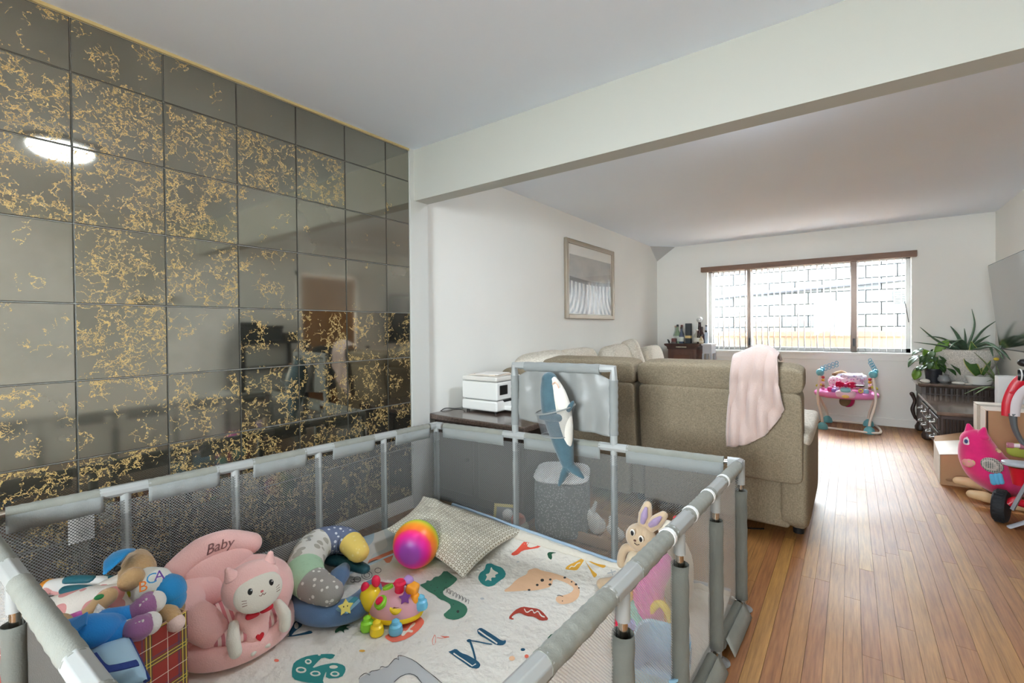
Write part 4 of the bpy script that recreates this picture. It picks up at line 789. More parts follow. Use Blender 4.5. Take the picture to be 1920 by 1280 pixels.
# ------------------------------------------------------------------ baby jumper by the window
TEAL = mat('teal_plastic', (112, 178, 186), 0.35); TEALC = mat('clear_teal_plastic', (96, 176, 206), 0.2, alpha=0.75); CREAMT = mat('cream_tube', (232, 218, 204), 0.4); JPINK = mat('pink_tray_plastic', (232, 136, 196), 0.3); LPINK = mat('pale_pink_plastic', (236, 196, 214), 0.35); MAG = mat('magenta_plastic', (186, 40, 104), 0.4)
t = thing('baby_jumper', 'pink and teal baby jumper with a red dotted bow standing under the window', 'jumper', (-0.05, 6.78, 0))
loop = [(-0.30, 6.56), (0.18, 6.50), (0.27, 6.62), (0.24, 6.98), (0.16, 7.06), (-0.26, 7.06), (-0.33, 6.98), (-0.34, 6.64)]
P, _ = spline([(x, y, 0.02) for x, y in loop] + [(loop[0][0], loop[0][1], 0.02)], 0.012, 6); q = MB(); q.tube(P[:-1], 0.012, 8, True); q.build('base_tube', CREAMT, t)
for x, y in ((-0.27, 6.55), (0.165, 6.54), (-0.24, 7.04), (0.17, 7.03)):
    q = MB(); q.lathe([(0.052, 0.002), (0.055, 0.02), (0.045, 0.055), (0.026, 0.075), (0.010, 0.085)], (x, y, 0), 18); q.build('foot', TEAL, t)
for sx, xs in ((-1, (-0.27, -0.24)), (1, (0.165, 0.17))):
    xt = -0.30 if sx < 0 else 0.205
    for k, (x, y) in enumerate(zip(xs, (6.55, 7.04))):
        yt = 6.68 if k == 0 else 6.90
        P, Rr = spline([(x, y, 0.06), (x + sx * 0.01, y, 0.15), (xt + sx * 0.02, (y + yt) / 2, 0.36), (xt, yt, 0.62)], 0.014, 8); q = MB(); q.tube(P, Rr, 10); q.build('leg', CREAMT, t)
    q = MB(); q.ell((xt, 6.69, 0.655), (0.042, 0.042, 0.045)); q.ell((xt + 0.02, 6.72, 0.69), (0.03, 0.03, 0.026)); tb = q.build('top_hub', TEAL, t)
    for j in range(5):
        cx, cz_ = xt + 0.02 + (0.036 * j if sx < 0 else -0.012 * j), 0.70 + (0.016 * j if sx < 0 else 0.026 * j)
        for dz in (-0.017, 0.017): q = MB(); q.tube([(cx + 0.015 * math.cos(a * PI / 6), 6.66, cz_ + dz + 0.017 * math.sin(a * PI / 6)) for a in range(12)], 0.0035, 5, True); q.build('leaf_ring', TEALC, tb)
    for j in range(5): q = MB(); q.ell((xt + (0.03 if sx < 0 else -0.03), 6.67, 0.60 - 0.034 * j), (0.018, 0.018, 0.017)); q.build('bead', (mat('bead_a', (186, 60, 60), .4), mat('bead_b', (230, 170, 60), .4), LPINK, mat('bead_c', (150, 90, 70), .4), JPINK)[j], t)
    q = MB(); q.ell((xt + sx * 0.012, 6.66, 0.505), (0.035, 0.014, 0.018), (0, sx * 0.4, 0)); q.build('yellow_flower', mat('yellow_flower_%d' % (sx + 1), (206, 196, 70), 0.5), t)
P = [(-0.05 + 0.27 * math.cos(a), 6.76 + 0.20 * math.sin(a), 0.405 + 0.0 * a) for a in [k * 2 * PI / 36 for k in range(36)]]
q = MB(); q.tube(P, 0.048, 12, True, flat=0.8); q.build('tray_ring', JPINK, t)
q = MB(); q.sq((-0.05, 6.56, 0.425), (0.10, 0.06, 0.045), 0.6, 0.7); q.build('music_panel', LPINK, t); q = MB(); q.sq((-0.05, 6.53, 0.475), (0.05, 0.035, 0.02), 0.5, 0.7, (0.5, 0, 0)); q.build('panel_window', mat('aqua_window', (150, 206, 214), 0.3), t)
q = MB(); q.ell((-0.05, 6.50, 0.405), (0.035, 0.01, 0.02)); q.build('yellow_badge', mat('yellow_badge', (232, 196, 110), 0.5), t)
BOW = spot_mat('dotted_bow', (178, 24, 66), (240, 170, 196), 26, 0.30, 50, 0.2)
for s in (-1, 1): q = MB(); q.sq((-0.05 + s * 0.048, 6.56, 0.535), (0.048, 0.018, 0.046), 0.8, 0.8, None, 20, 14, 0, lambda p, s=s: V(p.x, p.y, p.z * (0.45 + 0.55 * (0.5 + s * p.x / 0.096)))); q.build('bow_loop', BOW, t)
q = MB(); q.ell((-0.05, 6.55, 0.53), (0.02, 0.02, 0.024)); q.build('bow_knot', MAG, t)
q = MB(); q.sq((-0.05, 6.80, 0.54), (0.17, 0.13, 0.08), 0.7, 0.9, None, 28, 16, 0, lambda p: p * (1 + 0.20 * noise.noise(p * 22))); q.build('seat_cushion', spot_mat('pink_print_cloth', (240, 214, 226), (206, 120, 170), 34, 0.33), t)
q = MB(); q.sq((-0.03, 6.76, 0.36), (0.07, 0.06, 0.11), 0.9, 0.9); q.build('seat_sling', MAG, t); q = MB(); q.sq((-0.055, 6.70, 0.335), (0.055, 0.02, 0.07), 0.9, 0.9, (0, 0.3, 0)); q.build('sling_panel', mat('olive_panel', (110, 96, 70), 0.8), t)
for i, (x, y, z, c) in enumerate(((-0.20, 6.60, 0.47, (226, 60, 140)), (-0.16, 6.58, 0.455, (150, 110, 190)), (0.09, 6.58, 0.47, (196, 90, 150)), (0.14, 6.63, 0.46, (150, 190, 214)), (-0.14, 6.62, 0.48, (200, 190, 220)))):
    q = MB(); q.sq((x, y, z), (0.026, 0.022, 0.028), 0.7, 0.7); q.build('tray_toy', mat('tray_toy_%d' % i, c, 0.4), t)
q = MB(); q.tube([(0.09 + 0.018 * math.cos(a), 6.545, 0.475 + 0.018 * math.sin(a)) for a in [k * PI / 7 for k in range(14)]], 0.007, 6, True); q.build('yellow_ring', mat('yellow_ring', (222, 200, 70), 0.4), t)
q = MB(); q.sq((0.07, 6.60, 0.525), (0.055, 0.03, 0.012), 0.5, 0.8); q.build('dark_visor', mat('dark_brown_plastic', (66, 44, 40), 0.4), t)
t2 = thing('plush_toy', 'small tan and brown stuffed toy lying on the jumper seat', 'plush toy', (-0.10, 6.83, 0.61))
q = MB(); q.sausage([(-0.15, 6.82, 0.635), (-0.09, 6.83, 0.645), (-0.05, 6.83, 0.635)], [0.022, 0.032, 0.024]); q.build('body', cloth('tan_fluff', (190, 156, 116)), t2); q = MB(); q.ell((-0.16, 6.81, 0.63), (0.03, 0.025, 0.022)); q.build('head', cloth('brown_fluff', (140, 104, 76)), t2)
t2 = thing('baby_clothes', 'crumpled pale pink and lilac baby clothes heaped on the jumper seat', 'clothes', (0.0, 6.80, 0.60))
q = MB(); q.sq((0.0, 6.79, 0.605), (0.13, 0.09, 0.045), 0.8, 0.8, None, 30, 18, 0, lambda p: p * (1 + 0.35 * noise.noise(p * 26))); q.build('cloth_heap', spot_mat('lilac_print', (222, 210, 226), (150, 150, 196), 40, 0.3), t2)
q = MB(); q.sq((0.07, 6.84, 0.60), (0.07, 0.06, 0.05), 0.8, 0.8, None, 26, 16, 0, lambda p: p * (1 + 0.35 * noise.noise(p * 30))); q.build('cloth_fold', cloth('white_cloth', (236, 228, 230)), t2)

# pink bird rocker
HOT = cloth('hot_pink_plush', (216, 40, 112), 260, 0.4, 0.9, 0.5, (12, 0.12)); BEECH = mat('beech_wood', (206, 172, 130), 0.45, var=(14, 0.1), stretch=(0.4, 1, 1))
t = thing('bird_rocker', 'hot pink plush bird rocker with wooden rockers in front of the cardboard boxes', 'rocker', (0.80, 4.52, 0))
q = MB(); P = [(0.695, 4.46, 0.41), (0.715, 4.47, 0.32), (0.76, 4.49, 0.23), (0.84, 4.52, 0.16), (0.95, 4.55, 0.15)]; q.sausage(P, [0.082, 0.112, 0.126, 0.116, 0.09], 24, 8, 6); q.build('body', HOT, t)
for a, bb in (((0.668, 4.47, 0.475), (0.660, 4.47, 0.515)), ((0.722, 4.42, 0.470), (0.728, 4.41, 0.508))): q = MB(); q.sausage([V(a) + V(0, 0, -0.02), a, bb], [0.036, 0.030, 0.012]); q.build('ear', HOT, t)
q = MB(); q.ell((0.652, 4.418, 0.412), (0.024, 0.032, 0.042), (0, 0.1, 0.7)); f_ = q.build('face_patch', cloth('face_patch', (226, 210, 214)), t); q = MB(); q.ell((0.638, 4.397, 0.414), (0.008, 0.011, 0.015), (0, 0, 0.7)); q.build('eye', mat('bird_eye', (40, 60, 110), 0.3), f_)
q = MB(); q.ell((0.660, 4.415, 0.290), (0.028, 0.050, 0.058), (0, 0.35, 0.6)); q.build('belly_patch', spot_mat('belly_print', (222, 150, 150), (206, 180, 130), 40, 0.3), t)
wc = V((0.7580, 4.3650, 0.2762)); q = MB(); q.sq(wc, (0.060, 0.022, 0.048), 1, 0.9, (0, 0.55, 0.15)); q.build('wing', plaid_mat('wing_check', (1, 0, 0), (0, 0, 1)) if False else spot_mat('wing_check', (190, 180, 170), (86, 96, 92), 95, 0.42, 100, 0.0), t)
for k in range(3): c = V((0.7755, 4.3650, 0.1902)) + V(0.018 * (k - 1), -0.002, 0.006 * (k - 1)); q = MB(); q.sausage([c + V(0.0, 0.0, 0.022), c + V(0.008, 0, -0.024)], [0.014, 0.015]); q.build('wing_feather', cloth('sky_blue_plush', (96, 170, 206)), t)
q = MB(); q.cyl((0.79, 4.43, 0.375), (0.79, 4.36, 0.375), 0.010); q.build('handle_peg', BEECH, t)
for yo, pr_ in ((4.36, [(0.66, 4.36, 0.065), (0.72, 4.36, 0.060), (0.82, 4.36, 0.035), (0.92, 4.36, 0.030), (1.05, 4.36, 0.06), (1.12, 4.36, 0.09)]), (4.64, [(0.63, 4.64, 0.075), (0.69, 4.64, 0.072), (0.80, 4.64, 0.035), (0.92, 4.64, 0.030), (1.05, 4.64, 0.06), (1.12, 4.64, 0.09)])):
    q = MB(); P, Rr = spline(pr_, [0.028, 0.034, 0.027, 0.027, 0.027, 0.027], 6); q.sausage(P, Rr, 12, 1, 4, flat=1.0); 
    for v in q.bm.verts: v.co.y = yo + (v.co.y - yo) * 0.42
    q.build('rocker_runner', BEECH, t)
for x in (0.76, 0.95): q = MB(); q.cyl((x, 4.37, 0.04), (x, 4.63, 0.04), 0.013); q.build('crossbar', BEECH, t)

# red push tricycle at the right edge
RED = mat('red_trike_plastic', (190, 20, 40), 0.35); GREYM = mat('grey_trike_metal', (150, 152, 156), 0.35, 0.2); TYRE = mat('tyre_rubber', (30, 30, 32), 0.7, bump=(120, 0.5))
t = thing('tricycle', 'red push tricycle with a red canopy and grey handle cut by the right edge', 'tricycle', (0.95, 4.05, 0))
def wheel(c, r, w, ax, nm='wheel'):
    c = V(c); ax = V(ax).normalized(); Q = ax.to_track_quat('Z', 'Y').to_matrix().to_4x4()
    q = MB(Matrix.Translation(c) @ Q); q.lathe([(r * 0.55, -w), (r * 0.92, -w), (r, -w * 0.6), (r, w * 0.6), (r * 0.92, w), (r * 0.55, w)], (0, 0, 0), 36); o = q.build(nm, TYRE, t)
    for k in range(26):
        if k == 0: qq = MB(); qq.box((0, 0, 0), (0.006, 0.010, w * 1.3)); ob = qq.build('tread_block', TYRE, o, smooth=False)
        else: ob = bpy.data.objects.new('tread_block', trd); SC.collection.objects.link(ob); ob.parent = o
        trd = ob.data
        a = 2 * PI * k / 26; ob.matrix_local = Matrix.Translation(c - parent_loc(o)) @ Q @ Matrix.Rotation(a, 4, 'Z') @ Matrix.Translation((r, 0, 0))
        if k == 0:
            for v in trd.vertices: v.co = v.co + parent_loc(o)
    q = MB(Matrix.Translation(c) @ Q); q.lathe([(0.01, -w * 0.8), (r * 0.5, -w * 0.9), (r * 0.56, -w * 0.5), (r * 0.56, w * 0.5), (r * 0.5, w * 0.9), (0.01, w * 0.8)], (0, 0, 0), 24); q.build('rim', GREYM, o); return o
wheel((0.7482, 4.0800, 0.0925), 0.098, 0.030, (0.93, -0.36, 0)); wheel((0.86, 3.98, 0.075), 0.07, 0.022, (0.93, -0.36, 0)); wheel((1.12, 4.20, 0.098), 0.098, 0.030, (0.93, -0.36, 0))
q = MB(); q.tube(spline([(0.7741, 4.0600, 0.1144), (0.8078, 4.0600, 0.1446), (0.8520, 4.0600, 0.1315), (1.05, 4.05, 0.14)], 0.025, 6)[0], 0.024, 10); q.build('frame_tube', RED, t)
q = MB(); q.lathe([(0.030, -0.05), (0.048, 0.05), (0.052, 0.055), (0.045, 0.05)], (0.8151, 4.0200, 0.3029), 24); q.build('cup_holder', RED, t)
q = MB(); a, c = V((0.7766, 3.9800, 0.1080)), V((0.8372, 3.9800, 0.2796)); q.tube([a, c], 0.022, 4, flat=0.5); q.build('strut', GREYM, t)
a = V((0.7052, 3.9800, -0.0090)); q = MB(); q.loft([[a + V(x + dx, y, z) for x, y, z in ((0, -0.05, 0), (0, 0.05, 0), (0, 0.05, 0.006), (0, -0.05, 0.006))] for dx, z0_ in ((0, 0), (0.05, 0))] ); q.build('footrest', mat('footrest_grey', (186, 188, 192), 0.4), t, smooth=False)
q = MB(); q.tube([a + V(0.05, 0, 0.003), a + V(0.09, 0, 0.03), a + V(0.16, 0, 0.08)], 0.03, 8, flat=0.2, upv=(0, 0, 1)); q.build('footrest_arm', mat('footrest_arm_grey', (186, 188, 192), 0.4), t)
q = MB(); q.sq((0.8368, 4.0200, 0.3771), (0.10, 0.05, 0.016), 0.5, 0.6); q.build('tray', mat('tray_grey', (168, 172, 176), 0.4), t)
a, c = V((0.7957, 4.2000, 0.4517)), V((0.8922, 4.2000, 0.4555)); q = MB(); q.cyl(a, c, 0.013); hb = q.build('handle_bar', mat('pearl_grip', (226, 206, 208), 0.3), t); q = MB(); q.cyl(a, a + V(0.028, 0, 0), 0.017); q.build('grip_end', mat('mauve_grip', (176, 110, 124), 0.4), hb); q = MB(); q.cyl(a + V(0.055, 0, 0), a + V(0.075, 0, 0), 0.018); q.build('grip_ring', mat('mauve_ring', (160, 100, 112), 0.4), hb)
q = MB(); q.sq((0.8856, 4.3000, 0.4060), (0.075, 0.03, 0.045), 0.7, 0.8); q.build('side_bag', mat('lime_bag', (150, 156, 60), 0.8), t)
P, Rr = spline([(0.8001, 4.2000, 0.6349), (0.8070, 4.2000, 0.7132), (0.8232, 4.2000, 0.7886), (0.8553, 4.2000, 0.8577), (0.9138, 4.2000, 0.9107)], [0.030, 0.036, 0.034, 0.036, 0.040], 8); q = MB(); q.tube(P, Rr, 14, flat=0.35, upv=(0, 1, 0)); q.build('canopy_arm', RED, t)
P, Rr = spline([(0.8244, 4.1700, 0.6422), (0.8311, 4.1700, 0.7261), (0.8538, 4.1700, 0.7944), (0.8963, 4.1700, 0.8402)], [0.022, 0.024, 0.022, 0.022], 8); q = MB(); q.tube(P, Rr, 12, flat=0.35, upv=(0, 1, 0)); q.build('canopy_lining', mat('canopy_lining', (206, 196, 196), 0.7), t)
P, Rr = spline([(0.8191, 4.1900, 0.6553), (0.8261, 4.1900, 0.5722), (0.8512, 4.2000, 0.4998), (0.8922, 4.2000, 0.4289)], [0.03, 0.022, 0.02, 0.02], 8); q = MB(); q.tube(P, Rr, 10, flat=0.7); q.build('canopy_bracket', mat('bracket_grey', (92, 96, 98), 0.5), t)
q = MB(); a = V((0.8415, 4.2000, 0.8970)); q.cyl(a, a + V(0.06, -0.01, 0), 0.034, n=20); q.build('hinge_knob', BLACK, t); q = MB(); q.tube([a + V(0.012, 0.036 * math.cos(k * PI / 8), 0.036 * math.sin(k * PI / 8)) for k in range(16)], 0.004, 6, True); q.build('knob_ring', WHITE, t); q = MB(); a = V((0.8688, 4.2000, 0.9749)); q.ell(a, (0.03, 0.03, 0.024)); q.build('upper_knob', BLACK, t)
q = MB(); q.box((0.8189, 4.1900, 0.7894), (0.03, 0.01, 0.012), (0, -0.4, 0)); q.build('canopy_clip', RED, t, bevel=0.003)

# ------------------------------------------------------------------ playpen
ZR = 0.63
GATE = cloth('gate_grey_cloth', (60, 57, 52), 240, 0.3)
BL, BR_, FR, FL = V(-2.043, 1.99, 0), V(-0.383, 2.169, 0), V(-0.45, 0.215, 0), V(-2.219, 0.16, 0)
pen = thing('baby_playpen', 'large grey folding baby playpen of net panels filling the foreground', 'playpen', (-1.28, 1.1, 0))
CEN = (BL + BR_ + FR + FL) / 4
def pen_side(A, B, n, style):
    d = (B - A); L0 = d.length; d.normalize(); inn = V(-d.y, d.x, 0)
    if inn.dot(CEN - A) < 0: inn = -inn
    pts = [A + (B - A) * (k / n) for k in range(n + 1)]; out = style == 'outside'
    for k in range(n):
        a, c = pts[k], pts[k + 1]; e0 = 0.065; Lk = (c - a).length
        z = V(0, 0, ZR)
        q = MB(); q.cyl(a + z, c + z, 0.0115, n=12); q.build('top_rail', CHROME, pen)
        q = MB(); m0, m1 = a + d * e0 + z, c - d * e0 + z
        steps = 26; q.tube([m0.lerp(m1, i / steps) for i in range(steps + 1)], [(0.0232 if out else 0.0208) + 0.0009 * math.sin(i * 1.9 + k) for i in range(steps + 1)], 14); sl = q.build('rail_sleeve', GREYF2, pen)
        q = MB(); hgt = 0.058
        def flap(u, v): return m0.lerp(m1, u) + inn * (0.0205 - 0.004 * v + 0.0015 * math.sin(u * 21 + k)) + V(0, 0, -0.004 - hgt * v)
        q.grid(flap, 20, 2); q.build('sleeve_flap', GREYF, sl, solid=0.0025)
        q = MB(); Wp = Lk - 0.01; i0, i1 = a + d * 0.005, c - d * 0.005; zt, zb = ZR - 0.035, 0.05
        def net(u, v): return i0.lerp(i1, u) + inn * (0.016 + (0.006 * math.sin(PI * u) * math.sin(PI * v))) + V(0, 0, zt + (zb - zt) * v)
        q.grid(net, 8, 8, 0, (Wp, zt - zb))
        if n == 3 and out and k == 1:
            pn = q.build('gate_cloth', GATE, pen)
            q = MB(); P = [i0.lerp(i1, 0.30 + 0.25 * (1 - math.cos(PI * w / 14)) * 0.8) - inn * 0.004 + V(0, 0, 0.30 + 0.16 * math.sin(PI * w / 14)) for w in range(15)]; q.tube([P[0] - V(0, 0, 0.2)] + P + [P[-1] - V(0, 0, 0.2)], 0.009, 8); q.build('gate_piping', GREYF, pn)
        else: q.build('net_panel', NETF if out else NET, pen)
        q = MB(); zq = V(0, 0, 0.036); q.cyl(a + zq, c + zq, 0.0115, n=10); q.build('bottom_rail', CHROME, pen)
        q = MB(); q.tube([a + d * 0.05 + zq, c - d * 0.05 + zq], 0.022, 12); q.build('bottom_sleeve', GREYF2, pen)
        if out: q = MB(); q.grid(lambda u, v: (a + d * 0.05).lerp(c - d * 0.05, u) - inn * (0.022 + 0.03 * v) + V(0, 0, 0.062 - 0.055 * v), 10, 2); q.build('bottom_skirt', GREYF2, pen, solid=0.003)
    for k in range(1, n):
        pen_post(pts[k], d, inn, out, False)
        z = V(0, 0, ZR)
        q = MB(); q.tube([pts[k] - d * 0.075 + z, pts[k] + d * 0.075 + z], 0.0240 if out else 0.0218, 8, upv=(0.38, 0, 0.92)); cn = q.build('tee_connector', PLAST, pen, smooth=False, bevel=0.003)
        q = MB(); q.cyl(pts[k] + z, pts[k] + V(0, 0, ZR - 0.085), 0.017, n=12); q.build('connector_stem', PLAST, cn)
        if style == 'outside' and n == 5 and k > 2:
            for s in (-1, 1): q = MB(); c_ = pts[k] + d * s * 0.10 + z; q.tube([c_ - d * 0.008, c_ + d * 0.008], 0.0252, 14); q.build('hook_loop_strap', WHITE, pen)
def pen_post(p, d, inn, out, corner):
    r = 0.025 if out else 0.0165; zt = 0.515 if out else 0.545
    q = MB(); q.cyl(p + V(0, 0, 0.02), p + V(0, 0, ZR), 0.0112, n=12); q.build('post', CHROME, pen)
    q = MB(); q.tube([p + V(0, 0, 0.05 + (zt - 0.05) * i / 14) for i in range(15)], [r + 0.0012 * math.sin(i * 2.3 + p.y * 9) for i in range(15)], 14, caps=not out); o = q.build('post_sleeve', GREYF3 if out else GREYF, pen, solid=0.002 if out else 0)
    q = MB(); q.cyl(p + V(0, 0, 0.018), p + V(0, 0, 0.07), 0.0195, n=12); q.build('lower_connector', PLAST, pen)
    q = MB(); f = p - inn * 0.012; q.lathe([(0.034, 0.001), (0.036, 0.004), (0.020, 0.010), (0.012, 0.022)], f, 18); q.build('suction_foot', mat('smoke_rubber', (150, 152, 152), 0.3, alpha=0.8) if 'smoke_rubber' not in bpy.data.materials else bpy.data.materials['smoke_rubber'], pen)
pen_side(FL, BL, 5, 'inside'); pen_side(BL, BR_, 3, 'inside'); pen_side(FR, BR_, 5, 'outside'); pen_side(FL, FR, 3, 'outside')
for p, d1_, d2_ in ((BL, BR_ - BL, FL - BL), (BR_, BL - BR_, FR - BR_), (FR, BR_ - FR, FL - FR), (FL, BL - FL, FR - FL)):
    d1_ = d1_.normalized(); d2_ = d2_.normalized(); inn = (d1_ + d2_).normalized()
    pen_post(p, d1_, inn, p in (BR_, FR), True); z = V(0, 0, ZR)
    q = MB(); q.tube([p + d1_ * 0.05 + z, p + z, p + d2_ * 0.05 + z], 0.0222, 8); q.cyl(p + z + V(0, 0, 0.012), p + V(0, 0, ZR - 0.09), 0.018, n=10); q.build('corner_connector', PLAST, pen, smooth=True)
# raised goal panel on the back side
g0, g1 = BL.lerp(BR_, 1 / 3), BL.lerp(BR_, 2 / 3); ZG = 1.015; gd = (g1 - g0).normalized(); gi = V(gd.y, -gd.x, 0)
for p in (g0, g1):
    q = MB(); q.cyl(p + V(0, 0, ZR + 0.01), p + V(0, 0, 0.72), 0.0185, n=12); q.build('riser_connector', PLAST, pen)
    q = MB(); q.tube([p + V(0, 0, 0.69 + 0.27 * i / 22) for i in range(23)], [0.0215 + 0.0013 * math.sin(i * 2.1) for i in range(23)], 14); q.build('riser_sleeve', GREYF, pen)
for p, s in ((g0, 1), (g1, -1)):
    q = MB(); q.tube([p + V(0, 0, 0.955), p + V(0, 0, ZG), p + gd * s * 0.075 + V(0, 0, ZG)], 0.0215, 8); q.build('goal_corner', PLAST, pen)
q = MB(); q.tube([g0.lerp(g1, 0.12 + 0.76 * i / 20) + V(0, 0, ZG - 0.004) for i in range(21)], [0.025 + 0.0012 * math.sin(i * 1.7) for i in range(21)], 14); q.build('goal_rail_sleeve', GREYF, pen)
def goal(u, v):
    cut = 0.04 * max(0, 1 - 7 * min(u, 1 - u)) * max(0, 1 - 5 * v)
    return g0.lerp(g1, 0.025 + 0.95 * u) + gi * (-0.004 + 0.018 * noise.noise(V(u * 4 + v, v * 2, 1)) + 0.004 * noise.noise(V(u * 12 + v * 5, v * 3, 4)) + 0.006 * math.sin(u * 17 + v * 4) * v + 0.004 * math.sin(u * 31 - v * 2.5)) + V(0, 0, ZG - 0.02 - cut - v * (0.275 + 0.04 * u))
q = MB(); q.grid(goal, 40, 30); q.build('goal_cloth', SATIN, pen, solid=0.002)
hc = V((-1.1804, 1.9620, 0.8178)); ring = []
for k in range(32):
    a = 2 * PI * k / 32; ring.append(hc + V(0.099 * math.cos(a), 0.095 * math.sin(a), 0.022 * math.cos(a) + 0.012 * math.sin(a)))
q = MB(); q.tube(ring, 0.0035, 6, True); q.build('hoop_ring', GREYF, pen)
q = MB(); q.grid(lambda u, v: hc + V((0.098 - 0.030 * v) * math.cos(2 * PI * u), (0.094 - 0.028 * v) * math.sin(2 * PI * u), 0.022 * math.cos(2 * PI * u) * (1 - v) - 0.13 * v + 0.004 * math.sin(u * 40)), 32, 8, 0, (0.5, 0.13)); q.build('hoop_net', net_mat('hoop_net', (132, 134, 136), 0.0035, 0.47, 0.0), pen)
q = MB(); q.tube([hc + V(0.068 * math.cos(2 * PI * k / 24), 0.066 * math.sin(2 * PI * k / 24), -0.13) for k in range(24)], 0.003, 6, True); q.build('net_hem', GREYF, pen)

# plush shark in the hoop
SHK = cloth('shark_blue_plush', (72, 98, 108), 200, 0.5, 0.95, 0.4, (20, 0.12)); SHW = cloth('shark_white_plush', (226, 220, 208), 200, 0.5, 0.95, 0.3)
t = thing('plush_shark', 'blue plush shark with white belly hanging head up in the playpen hoop', 'plush toy', (-1.17, 1.99, 0.42))
sp = [(-1.2273, 1.9850, 0.9557), (-1.2152, 1.9850, 0.8999), (-1.1942, 1.9850, 0.8158), (-1.1673, 1.9850, 0.7253), (-1.1497, 1.9850, 0.6479), (-1.1322, 1.9850, 0.5765), (-1.1206, 1.9850, 0.5310)]
sr = [0.040, 0.058, 0.070, 0.066, 0.052, 0.038, 0.026]
q = MB(); q.sausage(sp, sr, 24, 8, 6, flat=1.0); q.build('body', SHK, t)
bp_ = [(-1.1980, 1.9780, 0.9554), (-1.1672, 1.9720, 0.8996), (-1.1402, 1.9660, 0.8237), (-1.1260, 1.9660, 0.7388), (-1.1181, 1.9720, 0.6707), (-1.1158, 1.9780, 0.6331)]
q = MB(); q.sausage(bp_, [0.020, 0.034, 0.042, 0.038, 0.026, 0.012], 18, 8, 5); q.build('belly', SHW, t)
for a, c, r in (((-1.1405, 1.9300, 0.7823), (-1.2385, 1.9250, 0.7752), 0.020), ((-1.0984, 1.9500, 0.8223), (-1.0748, 1.9500, 0.8604), 0.012)):
    q = MB(); q.sausage([a, V(a).lerp(V(c), 0.5), c], [r, r, r * 0.6], 14, 4, 4); q.build('fin', SHK, t)
for c in ([(-1.1265, 1.9850, 0.5405), (-1.1421, 1.9800, 0.4968), (-1.1671, 1.9750, 0.4405)], [(-1.1205, 1.9850, 0.5415), (-1.0795, 1.9800, 0.5236), (-1.0395, 1.9750, 0.5011)]):
    q = MB(); q.sausage(c, [0.026, 0.027, 0.010], 14, 6, 4, flat=0.7); q.build('tail_fin', SHK, t)
q = MB(); q.ell((-1.2311, 1.9450, 0.9113), (0.005, 0.004, 0.007)); q.build('eye', BLACK, t)
q = MB(); c = V((-1.1612, 1.9420, 0.9375)); q.tube([c + V(-0.022, 0, 0.004), c + V(-0.008, -0.002, 0.016), c + V(0.008, -0.002, 0.004), c + V(0.014, 0, -0.014)], 0.0028, 6); q.build('mouth', mat('shark_gum', (226, 176, 150), 0.8), t)

